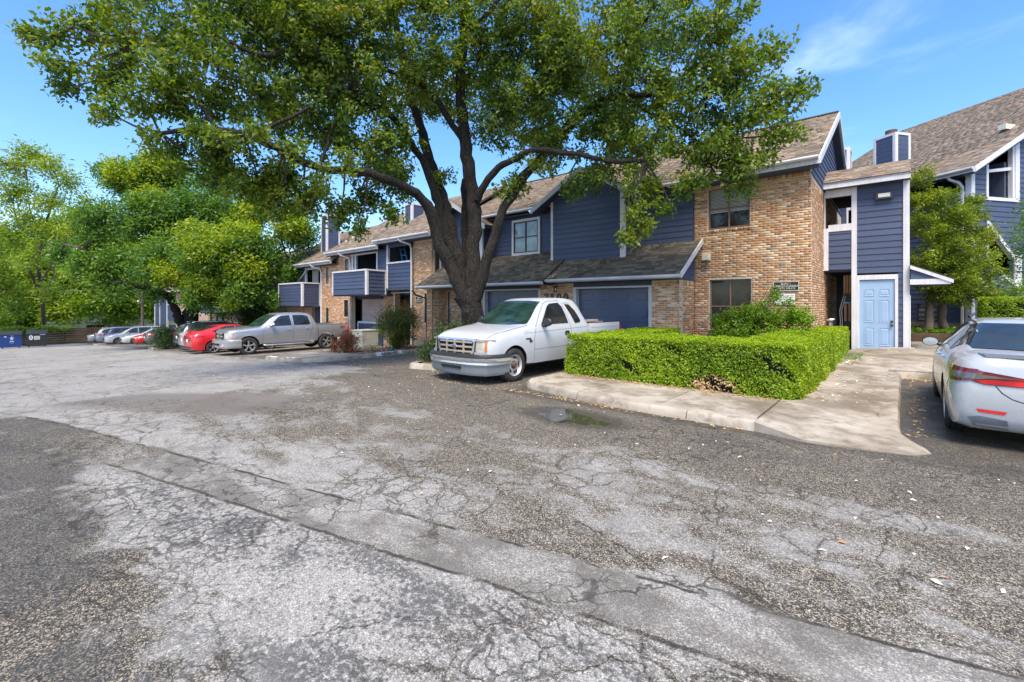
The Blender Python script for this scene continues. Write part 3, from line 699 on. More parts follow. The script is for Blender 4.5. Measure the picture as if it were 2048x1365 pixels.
# garages, ground floor
FG = plane((0, 13.27, 0))
def gbrick(x0, x1, z1=2.42):
    w = brick_wall(A, FG, x0, x1, -0.5, z1, back=0.3); bj.extend(brick_jobs(w, FG, brick_rects(x0, x1, -0.48, z1-0.03))); return w
gbrick(-5.84, -5.0); gbrick(-10.14, -8.70); gbrick(-13.72, -13.14)
FR = plane((-5.0, 13.27, 0), R(90)); w = brick_wall(A, FR, 0.3, 1.29, -0.1, 2.42); bj += brick_jobs(w, FR, brick_rects(0, 1.29, 0.0, 2.24, shift=0.05))
for i in range(17): bj += brick_jobs(w, FR, [(i*0.0735+0.004, i*0.0735+0.067, 2.245, 2.40)])
siding(A, FR, [[(0.0, 2.43), (1.29, 2.43), (1.29, 3.32), (0, 2.50)]], M['blue'], 2.43)
for x0, x1 in ((-8.70, -5.84), (-13.14, -10.14)):
    bar(A, 'garage_header', FG, x0, x1, 2.26, 2.46, -0.2, -0.02, 'soffit'); bar(A, 'garage_trim', FG, x0, x1, 2.215, 2.27, -0.15, 0.02, 'gutter')
    for s in (x0, x1-0.11): bar(A, 'garage_trim', FG, s, s+0.11, -0.3, 2.215, -0.2, -0.01, 'gutter')
    garage_door(A, plane((0, 13.42, 0)), x0+0.11, x1-0.11, -0.25 if x0 < -10 else -0.02, 2.22)
# lower roof over the garages and the porch
for x0, x1, ze in ((-9.46, -4.72, 2.56), (-16.6, -9.47, 2.50)):
    ev = Vector((0, 1.82, 1.16)); y0 = 12.72 if x0 > -10 else 12.5; ev = Vector((0, 14.5-y0, (14.5-y0)*0.635)); k = ev.length
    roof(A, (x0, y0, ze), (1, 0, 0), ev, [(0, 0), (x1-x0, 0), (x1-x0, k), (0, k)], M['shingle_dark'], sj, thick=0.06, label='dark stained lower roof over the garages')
    beam(A, 'fascia', (x0, y0+0.03, ze-0.13), (x1, y0+0.03, ze-0.13), 0.04, 0.12, 'gutter'); pipe(A, 'gutter', [(x0, y0-0.06, ze-0.06), (x1, y0-0.06, ze-0.07)], 0.055, 'gutter')
    MB().box(x0+0.02, x1-0.02, y0+0.06, 13.25, ze-0.13, ze-0.10).build('soffit', M['soffit'], A)
beam(A, 'rake_trim', (-4.73, 12.70, 2.43), (-4.73, 14.52, 3.585), 0.05, 0.15, 'trim'); beam(A, 'rake_trim', (-16.61, 12.48, 2.36), (-16.61, 13.9, 3.27), 0.05, 0.13, 'gutter')
quads('leaf_litter', [[(x, 12.72+t, 2.57+t*0.635+0.012+random.Random(i).uniform(0, .02)), (x+.06, 12.74+t, 2.585+t*0.635), (x+.07, 12.80+t, 2.63+t*0.635), (x+.01, 12.79+t, 2.63+t*0.635)] for i in range(500) for x, t in [(random.Random(i*3+1).triangular(-13.3, -9.2, -10.5), abs(random.Random(i*7+2).gauss(0, 0.13)))]], M['dead'], A, kind='stuff')
# porch: brick pier, back wall, slit window, pale blue door
w = brick_wall(A, plane((0, 12.9, 0)), -16.35, -15.98, -0.6, 2.38, back=0.4); bj += brick_jobs(w, plane((0, 12.9, 0)), brick_rects(-16.35, -15.98, -0.58, 2.36))
FQ = plane((-15.98, 12.9, 0), R(90)); bj += brick_jobs(w, FQ, brick_rects(0, 0.8, -0.58, 2.36, shift=.05))
w = brick_wall(A, FQ, 0.4, 0.85, -0.6, 2.4, back=0.3)
FP = plane((0, 13.72, 0)); w = brick_wall(A, FP, -15.98, -14.95, -0.6, 2.6, [(-15.88, -15.68, 0.5, 2.25)]); bj += brick_jobs(w, FP, brick_rects(-15.98, -14.95, -0.58, 2.5, [(-15.9, -15.66, 0.45, 2.27)]))
window(A, FP, -15.88, -15.68, 0.5, 2.25, 'bronze', pane='pane2', cols=1, rec=0.06, fw=0.03)
d_ = bar(A, 'front_door', plane((0, 14.3, 0)), -15.3, -14.3, -0.4, 2.05, -0.05, 0.0, 'door'); bar(A, 'door_trim', plane((0, 14.3, 0)), -15.43, -15.3, -0.4, 2.2, -0.05, 0.05, 'trim')
MB().box(-15.6, -13.72, 14.36, 14.5, -0.6, 2.7).build('porch_wall', M['soffit'], A)
MB().box(-16.5, -5.05, 14.66, 14.72, -0.5, 5.3).build('inner_wall', M['interior'], A)
# wall lamp, numerals, box
lm = MB().lathe([(0.0, 0.20), (0.035, 0.19), (0.075, 0.13), (0.075, 0.0), (0.05, -0.02), (0, -0.02)], lambda x, h, y: Vector((-9.39+x, 13.15+y, 2.14+h)), 6).build('wall_lamp', M['bronze'], A)
MB().box(-9.45, -9.33, 13.09, 13.21, 2.16, 2.26).build('lamp_glass', M['lampglass'], lm)
MB().tube([(-9.39, 13.27, 2.28), (-9.33, 13.2, 2.36), (-9.39, 13.15, 2.34)], 0.012, 6).build('lamp_arm', M['bronze'], lm)
for i, ch in enumerate('2500'): letters(ch, 0.40, M['numgreen'], A, (-9.86+i*0.285, 13.255, 1.91), (R(90), 0, 0), 'house_number', 0.012, 0.012)
bx = MB(); bx.box(-4.72, -4.50, 14.40, 14.55, 3.04, 3.27); bx.box(-4.705, -4.515, 14.385, 14.40, 3.055, 3.255); bx.build('utility_box', M['cream'], A)
pipe(A, 'cable', [(-4.6, 14.53, 3.04), (-4.62, 14.53, 2.9), (-4.8, 14.53, 2.82), (-4.98, 14.53, 2.8)], 0.008, 'black', 5)
lay_pieces(A, bj, 'brick', BRICK, M['brick'], 'brick_courses')
dk = [j for j in sj if j[1].translation.z < 4.0]; lt = [j for j in sj if j[1].translation.z >= 4.0]
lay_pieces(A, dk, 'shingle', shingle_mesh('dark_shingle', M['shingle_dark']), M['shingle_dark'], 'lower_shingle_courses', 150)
lay_pieces(A, lt, 'shingle', shingle_mesh('shingle', M['shingle']), M['shingle'], 'upper_shingle_courses', 150)
# signs on the brick
def sign(name, label, x0, x1, y, z0, z1, lines, face, ink, edge, sz, loc):
    t = thing(name, label, 'sign', (x0, y, z0)); f = plane((0, y, 0))
    MB().prism([(x0, z0), (x1, z0), (x1, z1), (x0, z1)], f, 0.0, 0.025).build('board', M[face], t)
    if edge:
        b = MB(); e = 0.014
        for a0, a1, b0, b1 in ((x0, x1, z0, z0+e), (x0, x1, z1-e, z1), (x0, x0+e, z0+e, z1-e), (x1-e, x1, z0+e, z1-e)): b.prism([(a0, b0), (a1, b0), (a1, b1), (a0, b1)], f, 0.0, 0.032)
        b.build('border', M[edge], t)
    n = len(lines)
    for i, l in enumerate(lines): letters(l, sz, M[ink], t, ((x0+x1)/2, y-0.027, z1-(z1-z0)*(0.13+0.74*(i+0.5)/n)), (R(90), 0, 0), 'lettering', 0.002, 0.0006)
    return t
sign('building_sign', 'black sign with cream letters reading BLDG 1 OFFICE-LAUNDRY UNITS 110-111', -2.79, -2.16, 14.545, 2.06, 2.32, ['BLDG 1', 'OFFICE-LAUNDRY', 'UNITS 110-111'], 'signblack', 'signcream', 'signcream', 0.072, 0)
t = sign('notice_board', 'white notice sheet under the black building sign, partly behind the bush', -2.75, -2.26, 14.545, 1.68, 1.98, [], 'white', 'grey', None, 0.04, 0)
b = MB(); rr = random.Random(4)
for i in range(5):
    x = -2.70+rr.uniform(0, .06)
    while x < -2.34:
        w_ = rr.uniform(0.03, 0.09); b.box(x, x+w_, 14.517, 14.519, 1.925-i*0.052-0.009, 1.925-i*0.052+0.009); x += w_+0.02
b.build('faint_print', M['grey'], t)
# ------------------------------------------------------------------ stair tower with the pale blue door
T = thing('stair_tower', 'navy stair tower with white trim and a pale blue door', 'building', (-0.9, 17.2, 0.3))
FT = plane((0, 17.2, 0)); tj = []
siding(T, FT, [[(-1.06, 2.62), (0.0, 2.62), (0.0, 5.38), (-1.06, 5.38)]], M['blue'], 2.62)
siding(T, FT, [[(-0.11, 0.3), (0.0, 0.3), (0.0, 2.62), (-0.11, 2.62)]], M['blue'], 0.4)
siding(T, FT, [[(-1.78, 2.76), (-1.15, 2.76), (-1.15, 3.96), (-1.78, 3.96)]], M['blue'], 2.76)
siding(T, plane((0.115, 17.2, 0), R(90)), [[(0, 0.3), (2.2, 0.3), (2.2, 5.9), (0.8, 5.9), (0, 5.42)]], M['blue'], 0.4)
trimv(T, FT, -1.19, -1.06, 0.22, 5.34, 0.04); trimv(T, FT, 0.0, 0.14, 0.36, 5.46, 0.045); trimv(T, FT, -1.9, -1.77, 2.74, 4.06, 0.04)
trimv(T, FT, -1.77, -1.19, 3.95, 4.16, 0.036, 'sill_trim'); trimv(T, FT, -1.88, -1.85, 4.06, 5.2, 0.03, 'opening_trim'); trimv(T, FT, -1.85, -1.19, 5.02, 5.26, 0.03, 'opening_trim')
beam(T, 'fascia', (-1.92, 16.88, 5.24), (0.16, 16.88, 5.24), 0.04, 0.15, 'trim'); pipe(T, 'drip_edge', [(-1.92, 16.85, 5.395), (0.17, 16.85, 5.395)], 0.018, 'gutter', 6)
MB().box(-1.9, 0.14, 16.9, 17.2, 5.25, 5.28).build('soffit', M['soffit'], T)
roof(T, (-1.92, 16.84, 5.42), (1, 0, 0), (0, 1.05, 0.58), [(0, 0), (2.09, 0), (2.09, 1.2), (0, 1.2)], M['shingle'], tj, thick=0.05)
MB().prism([(-1.92, 0), (0.17, 0), (0.17, 1.2), (-1.92, 1.2)], lambda a, d, b: Vector((a, 18.94-b*0.875, 5.42+b*0.483+d)), -0.05, 0).build('roof', M['shingle'], T, label='back slope of the small roof')
lay_pieces(T, tj, 'shingle', shingle_mesh('tower_shingle', M['shingle']), M['shingle'], 'shingle_courses')
# door and frame
for s0, s1, z0, z1 in ((-1.06, -1.0, 0.25, 2.42), (-0.18, -0.11, 0.3, 2.42), (-1.06, -0.11, 2.42, 2.56)): bar(T, 'door_frame', FT, s0, s1, z0, z1, -0.05, 0.045, 'trim')
dr = bar(T, 'door', FT, -1.0, -0.18, 0.27, 2.40, -0.05, 0.0, 'door')
for z0, z1 in ((0.46, 0.98), (1.15, 1.80), (1.93, 2.12)):
    for s0 in (-0.88, -0.53):
        e = 0.022; s1 = s0+0.225; o = [(s0, z0), (s1, z0), (s1, z1), (s0, z1)]; a1 = [(s0+e, z0+e), (s1-e, z0+e), (s1-e, z1-e), (s0+e, z1-e)]; a2 = [(s0+2*e, z0+2*e), (s1-2*e, z0+2*e), (s1-2*e, z1-2*e), (s0+2*e, z1-2*e)]
        b = MB(); b.add([FT(p, 0.012, q) for p, q in o]+[FT(p, 0.002, q) for p, q in a1]+[FT(p, 0.012, q) for p, q in a2], [(k, (k+1) % 4, (k+1) % 4+4, k+4) for k in range(4)]+[(k+4, (k+1) % 4+4, (k+1) % 4+8, k+8) for k in range(4)]+[(8, 9, 10, 11)]); b.build('door_panel', M['door'], dr)
for z in (1.18, 1.07): MB().lathe([(0, 0.075), (0.028, 0.07), (0.036, 0.05), (0.02, 0.03), (0.012, 0.02), (0.035, 0.015), (0.035, 0)], lambda x, h, y, z=z: FT(-0.25+x, h, z+y), 14).build('door_knob', M['bronze'], dr, smooth=True)
for z in (0.5, 1.35, 2.2): MB().box(-1.012, -0.995, 17.185, 17.2, z, z+0.09).build('hinge', M['steel'], dr)
# floodlight
fl = MB(); f = plane((-0.42, 17.2, 4.88)); fl.prism([(-0.19, -0.105), (0.19, -0.105), (0.19, 0.105), (-0.19, 0.105)], f, 0.02, 0.13); f0 = fl.build('wall_light', M['bronze'], T)
MB().prism([(-0.135, -0.055), (0.135, -0.055), (0.135, 0.055), (-0.135, 0.055)], f, 0.13, 0.135).build('lamp_glass', M['lampglass'], f0)
# what shows through the stair opening: floor, far wall pieces
MB().box(-1.88, 0.1, 17.3, 21.0, 2.70, 2.76).build('landing', M['soffit'], T)
siding(T, plane((-1.0, 21.0, 0)), [[(-0.55, 2.8), (0.6, 2.8), (0.6, 5.2), (-0.55, 5.2)]], M['blue'], 2.8)
bar(T, 'inner_trim', plane((-1.0, 20.9, 0)), -0.12, 0.08, 2.8, 5.2, 0, 0.06, 'trim')
MB().box(-1.86, -0.0, 17.26, 21.0, 5.3, 5.34).build('landing_ceiling', M['interior'], T)
MB().box(-1.88, 0.08, 20.6, 20.7, 0.2, 2.7).build('passage_wall', M['soffit'], T); MB().box(-1.12, -1.08, 17.3, 18.6, 0.2, 2.7).build('passage_wall', M['soffit'], T)
# meters and pipes in the passage
PM = thing('utility_meters', 'copper pipes, grey conduit and meters in the dark passage beside the brick wall', 'meter', (-1.4, 17.6, 0.25))
MB().box(-1.42, -1.20, 17.75, 17.9, 0.3, 2.1).build('backboard', M['black'], PM)
for i, x in enumerate((-1.40, -1.33, -1.26)): pipe(PM, 'copper_pipe', [(x, 17.68, 1.98), (x, 17.68, 2.6)], 0.03, 'copper')
for x in (-1.38, -1.27): pipe(PM, 'copper_pipe', [(x, 17.7, 1.15), (x, 17.7, 1.72)], 0.035, 'copper')
pipe(PM, 'pipe_clamp', [(-1.45, 17.66, 2.0), (-1.22, 17.66, 2.0)], 0.03, 'rust'); pipe(PM, 'pipe_clamp', [(-1.42, 17.66, 1.73), (-1.24, 17.66, 1.73)], 0.025, 'stickblue')
for k in (0, 0.05): pipe(PM, 'cable', [(-1.42+k, 17.62, 1.95), (-1.52+k, 17.6, 1.5), (-1.5+k, 17.6, 1.1), (-1.58+k, 17.6, 0.5)], 0.01, 'grey', 5)
for i in range(3):
    MB().lathe([(0, 0.10), (0.05, 0.09), (0.065, 0.03), (0.04, 0.0), (0.04, -0.05)], lambda x, h, y, i=i: Vector((-1.78+h, 17.45+i*0.35+x, 1.18+y)), 10).build('pressure_cap', M['chrome'], PM, smooth=True)
    pipe(PM, 'riser', [(-1.76, 17.45+i*0.35, 0.2), (-1.76, 17.45+i*0.35, 1.15)], 0.03, 'grey')
# small canopy on the tower's right side
CN = thing('entry_canopy', 'small white gabled canopy on the right side of the stair tower', 'canopy', (0.5, 17.1, 2.2))
fc = plane((0, 17.05, 0))
siding(CN, fc, [[(0.16, 2.40), (0.86, 2.40), (0.16, 2.74)]], M['blue'], 2.40)
bar(CN, 'fascia', fc, 0.145, 0.98, 2.24, 2.39, -0.04, 0.05, 'trim'); beam(CN, 'rake_trim', (0.15, 17.0, 2.69), (1.03, 17.0, 2.26), 0.05, 0.10, 'trim')
MB().prism([(0.15, 2.80), (1.06, 2.355), (1.06, 2.375), (0.15, 2.825)], lambda a, d, b: Vector((a, 16.97+d, b)), 0, 1.5).build('roof', M['shingle_dark'], CN); MB().box(0.15, 0.98, 17.06, 18.5, 2.23, 2.26).build('soffit', M['soffit'], CN)
MB().box(0.145, 0.16, 17.2, 17.3, 0.42, 1.95).build('side_board', M['white'], CN)
# ------------------------------------------------------------------ the building further left, stepping down the slope
B = thing('apartment_building', 'stepped brick apartment building with two navy boarded balconies behind the silver pickup', 'building', (-24, 14, -0.6))
bj2 = []; sj2 = []
FC = plane((0, 13.3, 0)); FBk = plane((0, 13.2, 0))
w = brick_wall(B, FC, -17.9, -16.5, -0.8, 4.72, [(-17.06, -16.88, 0.8, 2.2)]); bj2 += brick_jobs(w, FC, brick_rects(-17.9, -16.5, 0.05, 4.7, [(-17.08, -16.86, 0.76, 2.22)]))
bar(B, 'foundation', FC, -17.9, -16.5, -0.8, 0.04, -0.1, 0.01, 'concrete')
window(B, FC, -17.06, -16.88, 0.8, 2.2, 'bronze', cols=1, rec=0.06, fw=0.03)
hb = [(-24.2, -23.8, 3.05, 4.25), (-26.46, -26.12, 2.9, 3.92), (-24.34, -23.86, 0.95, 1.92), (-26.5, -26.12, 0.3, 1.46)]
w = brick_wall(B, FBk, -27.1, -23.4, -1.2, 4.5, hb); bj2 += brick_jobs(w, FBk, brick_rects(-27.1, -23.4, -1.2, 4.45, [(a-.02, b+.02, c-.05, d+.02) for a, b, c, d in hb]))
for h in hb: window(B, FBk, *h, 'bronze', cols=1, rec=0.06, fw=0.035, pane='pane2' if h[2] > 2 else 'pane')
# unit with the blue ladder
f = plane((0, 13.2, 0))
siding(B, f, [[(-19.85, 2.5), (-17.95, 2.5), (-17.95, 3.72), (-19.85, 3.72)]], M['blue'], 2.5)
bar(B, 'rail_cap', f, -19.95, -17.92, 3.72, 3.80, -0.12, 0.06, 'trim'); bar(B, 'corner_trim', f, -19.97, -19.85, 2.45, 4.7, -0.1, 0.03, 'trim'); bar(B, 'header', f, -19.85, -17.9, 4.55, 4.75, -0.1, 0.0, 'soffit')
siding(B, f, [[(-20.95, 3.4), (-19.97, 3.4), (-19.97, 4.7), (-20.95, 4.7)]], M['blue'], 3.4)
MB().box(-19.9, -17.9, 15.6, 15.66, 2.4, 4.8).build('loggia_back_wall', M['interior'], B); MB().box(-19.9, -17.9, 13.1, 15.6, 2.38, 2.48).build('loggia_floor', M['soffit'], B)
MB().box(-17.95, -17.9, 13.32, 15.6, -0.8, 4.7).build('loggia_side_wall', M['farbrick'], B); MB().box(-20.0, -19.95, 13.3, 15.6, 2.45, 4.7).build('loggia_side_wall', M['soffit'], B)
MB().box(-21.0, -17.9, 15.0, 15.2, -0.9, 2.4).build('passage_brick_wall', M['farbrick'], B)
bar(B, 'brick_pier', plane((0, 13.6, 0)), -20.95, -19.95, -0.9, 2.42, -0.4, 0.0, 'farbrick')
for i, x in enumerate((-19.7, -19.35, -19.0, -18.6)): MB().box(x, x+0.22, 14.85, 14.98, 0.9 if i < 3 else 0.4, 1.75).build('meter_box', M['grey'], B)
pipe(B, 'conduit', [(-20.3, 13.5, 2.25), (-17.95, 13.5, 2.28)], 0.03, 'cream'); pipe(B, 'conduit', [(-19.75, 13.5, 2.25), (-19.75, 13.5, 1.2)], 0.03, 'cream')
lm = MB().lathe([(0, .1), (.05, .08), (.07, -.06), (0, -.08)], lambda x, h, y: Vector((-19.0+x, 14.2+y, 1.95+h)), 8).build('wall_lamp', M['white'], B)
# unit with the larger balcony
siding(B, f, [[(-21.0, 2.1), (-20.0, 2.1), (-20.0, 3.45), (-21.0, 3.45)]], M['blue'], 2.1)
for s0, s1, z0, z1 in ((-23.4, -23.25, 3.4, 4.5), (-20.9, -20.8, 3.4, 4.5), (-23.25, -20.9, 4.38, 4.52)): bar(B, 'opening_trim', f, s0, s1, z0, z1, -0.08, 0.03, 'trim')
bar(B, 'inner_post', plane((0, 13.3, 0)), -23.12, -22.98, 2.2, 4.5, 0, 0.1, 'trim')
MB().box(-23.4, -20.9, 15.2, 15.3, 2.2, 4.6).build('loggia_back_wall', M['intbrown'], B); MB().box(-23.45, -20.0, 12.1, 15.2, 2.1, 2.18).build('balcony_floor', M['soffit'], B); MB().box(-23.45, -23.38, 13.2, 15.2, 2.1, 4.6).build('loggia_side_wall', M['soffit'], B)
def balcony(x0, x1, xe, z0, z1, mat=M['blue']):
    bl = MB().box(x0+.05, x1-.05, 12.06, 12.1, z0+.02, z1).build('balcony', M['soffit'], B)
    fb = plane((0, 12.0, 0)); e = Vector((xe-x1, 1.2, 0)); fs = plane((x1, 12.0, 0), math.atan2(e.y, e.x)); L = e.length
    siding(B, fb, [[(x0+.07, z0), (x1-.09, z0), (x1-.09, z0+.27), (x0+.07, z0+.27)]], mat, z0, 0.27, name='balcony_panel'); siding(B, fb, [[(x0+.07, z0+.30), (x1-.09, z0+.30), (x1-.09, z1-.08), (x0+.07, z1-.08)]], mat, z0+.30, name='balcony_panel')
    siding(B, fs, [[(.09, z0), (L-.08, z0), (L-.08, z1-.08), (.09, z1-.08)]], mat, z0, name='balcony_panel')
    for a, b, fn in ((x0, x0+.07, fb), (x1-.09, x1+.02, fb), (-.02, .09, fs), (L-.08, L, fs)): bar(B, 'balcony_trim', fn, a, b, z0-.02, z1, -.05, .04, 'trim')
    bar(B, 'rail_cap', fb, x0, x1+.03, z1-.08, z1, -.1, .05, 'trim'); bar(B, 'rail_cap', fs, .0, L, z1-.08, z1-.002, -.1, .05, 'trim')
balcony(-23.25, -19.9, -20.05, 2.17, 3.42); balcony(-30.3, -26.95, -27.2, 1.58, 2.99)
bar(B, 'shutter_board', plane((0, 13.6, 0)), -23.0, -22.0, 0.62, 2.05, -.05, 0, 'pale'); bar(B, 'shutter_board', plane((0, 13.6, 0)), -21.985, -20.95, 0.62, 2.05, -.05, 0, 'pale')
bar(B, 'beam', plane((0, 13.5, 0)), -23.4, -20.9, 1.95, 2.2, -.2, 0, 'soffit'); siding(B, plane((0, 13.5, 0)), [[(-23.2, -0.9), (-20.9, -0.9), (-20.9, 0.62), (-23.2, 0.62)]], M['blue'], -0.9); bar(B, 'rail_cap', plane((0, 13.5, 0)), -23.25, -20.9, 0.62, 0.72, -.1, .04, 'trim'); bar(B, 'corner_trim', plane((0, 13.5, 0)), -23.3, -23.2, -0.9, .62, -.1, .04, 'trim')
MB().box(-23.4, -20.9, 13.75, 13.8, -1, 2.2).build('garage_lining', M['interior'], B)
# unit at the far end
siding(B, f, [[(-32.5, 1.5), (-29.2, 1.5), (-29.2, 4.05), (-32.5, 4.05)]], M['blue'], 1.5); beam(B, 'brace_trim', (-30.2, 13.12, 3.0), (-28.9, 13.12, 3.75), 0.04, 0.13, 'trim'); bar(B, 'brace_trim', f, -30.3, -30.17, 2.95, 3.9, 0, .04, 'trim'); bar(B, 'brace_trim', f, -30.3, -29.0, 2.95, 3.05, 0, .04, 'trim')
for s0, s1, z0, z1 in ((-29.2, -29.05, 2.9, 4.0), (-29.05, -27.1, 3.86, 4.0)): bar(B, 'opening_trim', f, s0, s1, z0, z1, -.08, .03, 'trim')
MB().box(-29.2, -27.1, 15.0, 15.1, 1.6, 4.1).build('loggia_back_wall', M['soffit'], B); MB().box(-30.4, -27.1, 12.1, 15.0, 1.5, 1.58).build('balcony_floor', M['soffit'], B)
cu = MB(); [cu.tube([(-28.95+i*0.085, 13.6+0.03*(i % 2), 1.6), (-28.95+i*0.085, 13.6+0.03*(i % 2), 3.9)], 0.055, 6) for i in range(9)]; cu.build('curtain', M['curtain'], B, smooth=True)
bar(B, 'brick_pier', plane((0, 13.5, 0)), -30.0, -28.9, -1.5, 1.55, -.4, 0, 'farbrick'); bar(B, 'garage_door', plane((0, 13.7, 0)), -28.9, -27.1, -1.3, 1.45, -.1, 0, 'garage'); MB().box(-34.0, -30.0, 13.4, 13.6, -1.8, 1.5).build('lower_wall', M['farbrick'], B)
MB().box(-33.5, -17.92, 15.72, 15.8, -2, 5).build('inner_wall', M['interior'], B); MB().box(-23.45, -20.95, 14.2, 14.3, -1.2, 2.15).build('garage_lining', M['interior'], B)
# roofs stepping down
for x0, x1, ze, yr in ((-20.45, -15.92, 4.93, 17.9), (-25.55, -20.1, 4.68, 17.85), (-33.5, -24.9, 4.22, 17.8)):
    ev = Vector((0, yr-12.75, 0.6*(yr-12.75))); k = ev.length
    roof(B, (x0, 12.75, ze), (1, 0, 0), ev, [(0, 0), (x1-x0, 0), (x1-x0, k), (0, k)], M['shingle'], sj2)
    MB().prism([(x0, 0), (x1, 0), (x1, k), (x0, k)], lambda a, d, b, yr=yr, ze=ze, k=k: Vector((a, 2*yr-12.75-b*ev.y/k, ze+b*ev.z/k+d)), -.1, 0).build('roof', M['shingle'], B, label='back roof slope')
    beam(B, 'fascia', (x0, 12.74, ze-.2), (x1, 12.74, ze-.2), .04, .17, 'gutter'); pipe(B, 'gutter', [(x0-.03, 12.66, ze-.06), (x1, 12.66, ze-.05)], .06, 'gutter'); MB().box(x0, x1, 12.78, 13.3, ze-.22, ze-.19).build('soffit', M['soffit'], B)
    MB().prism([(12.78, ze-.22), (yr, ze-.2+.6*(yr-12.78)), (2*yr-12.78, ze-.22)], lambda a, d, b, x=x0: Vector((x+d, a, b)), .02, .08).build('gable_wall', M['blue'], B)
for x, zt, zb, ztop in ((-17.88, 4.83, -0.4, 0), (-23.55, 4.56, -0.9, 0), (-26.98, 4.1, -1.1, 0)):
    pipe(B, 'downspout', [(x-.35, 12.66, zt), (x-.25, 12.72, zt-.13), (x+.02, 13.08, zt-.28), (x+.03, 13.16, zt-.5), (x+.03, 13.16, zb+.1), (x-.1, 13.0, zb)], .05, 'trim')
pipe(B, 'downspout', [(-16.9, 12.5, 2.32), (-16.88, 12.7, 2.1), (-16.75, 13.2, 1.95), (-16.73, 13.22, 0.1)], .045, 'bronze')
def chimney(root, x0, x1, y0, y1, z0, z1):
    c = MB().box(x0+.05, x1-.05, y0+.05, y1-.05, z0, z1-.02).build('chimney', M['soffit'], root)
    for fn, L in ((plane((x0, y0, 0)), x1-x0), (plane((x1, y0, 0), R(90)), y1-y0), (plane((x0, y1, 0), R(-90)), y1-y0)):
        zz = z0
        while zz < z1-.1:
            MB().prism([(.1, zz), (L-.1, zz), (L-.1, min(zz+BOARD, z1-.1)), (.1, min(zz+BOARD, z1-.1))], fn, -.1, 0.0).build('siding_board', M['blue'], c); zz += BOARD+.006
        for a, b, c0, c1 in ((0, .1, z0, z1), (L-.1, L, z0, z1), (.1, L-.1, z1-.1, z1)): MB().prism([(a, c0), (b, c0), (b, c1), (a, c1)], fn, -.1, .022).build('chimney_trim', M['trim'], c)
    return c
chimney(B, -29.25, -28.5, 14.28, 15.2, 4.9, 7.6); chimney(B, -21.0, -20.3, 15.0, 15.9, 5.9, 7.25)
chimney(A, -2.35, -1.62, 22.5, 23.3, 4.5, 8.0)
for x, y, z in ((-28.0, 15.9, 6.2), (-27.6, 15.2, 5.75), (-32, 15, 5.6)): MB().box(x-.18, x+.18, y, y+.2, z-.1, z+.12).build('roof_vent', M['trim'], B)
lay_pieces(B, bj2, 'brick', BRICK, M['brick'], 'brick_courses', 150); lay_pieces(B, sj2, 'shingle', shingle_mesh('far_shingle', M['shingle']), M['shingle'], 'shingle_courses', 150)
sg = sign('unit_sign', 'small black unit sign with cream lettering beside the downspout on the far brick wall', -17.66, -17.12, 13.285, 1.80, 2.06, ['BLDG 2', 'UNITS 21-24'], 'signblack', 'signcream', 'signcream', 0.075, 0)
LD = thing('ladder', 'blue fibreglass stepladder leaning inside the upper opening above the navy panel', 'ladder', (-18.9, 14.0, 2.5))
for k in (0, 1): pipe(LD, 'rail', [(-18.75+k*.42, 13.6, 2.5), (-19.85+k*.38, 13.9, 4.7)], .045, 'ladder', 6)
for i in range(7): t_ = i/7+.06; pipe(LD, 'rung', [(-18.75-1.1*t_, 13.6+.3*t_, 2.5+2.2*t_), (-18.33-1.14*t_, 13.6+.3*t_, 2.5+2.2*t_)], .02, 'steel', 6)
# ------------------------------------------------------------------ the last building of the row, far down the slope
D = thing('apartment_building', 'distant brick and navy apartment building half hidden behind the broad ash tree', 'building', (-55, 14, -2.2))
sj3 = []
f = plane((0, 13.2, 0))
siding(D, f, [[(-70.6, -3.2), (-68.2, -3.2), (-68.2, 3.2), (-70.6, 3.2)]], M['blue'], -3.2, .2); siding(D, f, [[(-67.9, -3.2), (-64.7, -3.2), (-64.7, 3.2), (-67.9, 3.2)]], M['blue'], -3.2, .2, split=9)
for x in (-70.8, -68.2, -64.8): bar(D, 'corner_trim', f, x, x+.3, -3.2, 3.3, -.1, .05, 'trim')
bar(D, 'opening_lining', plane((0, 14.2, 0)), -64.5, -60.8, -3, 3.3, -.1, 0, 'interior'); siding(D, f, [[(-64.4, -.2), (-60.9, -.2), (-60.9, 1.55), (-64.4, 1.55)]], M['blue'], -.2); bar(D, 'rail_cap', f, -64.4, -60.9, 1.55, 1.7, -.1, .05, 'trim')
bar(D, 'brick_wall', f, -60.8, -56.5, -3, 3.2, -.2, 0, 'farbrick'); bar(D, 'meter_box', f, -59.5, -58.6, -1.6, .6, 0, .15, 'grey')
siding(D, f, [[(-56.5, -3), (-53, -3), (-53, 3.2), (-56.5, 3.2)]], M['blue'], -3); bar(D, 'corner_trim', f, -54.9, -54.5, -.5, 1.7, 0, .06, 'trim')
bar(D, 'brick_wall', f, -53, -49.5, -2.6, 3.2, -.2, 0, 'farbrick'); bar(D, 'brick_wall', f, -48.2, -38.5, -2.5, .95, -.2, 0, 'farbrick'); bar(D, 'garage_door', f, -51.6, -50.3, -2.4, .6, 0, .03, 'pale'); bar(D, 'garage_door', f, -42.4, -40.6, -2.2, .4, 0, .03, 'cream')
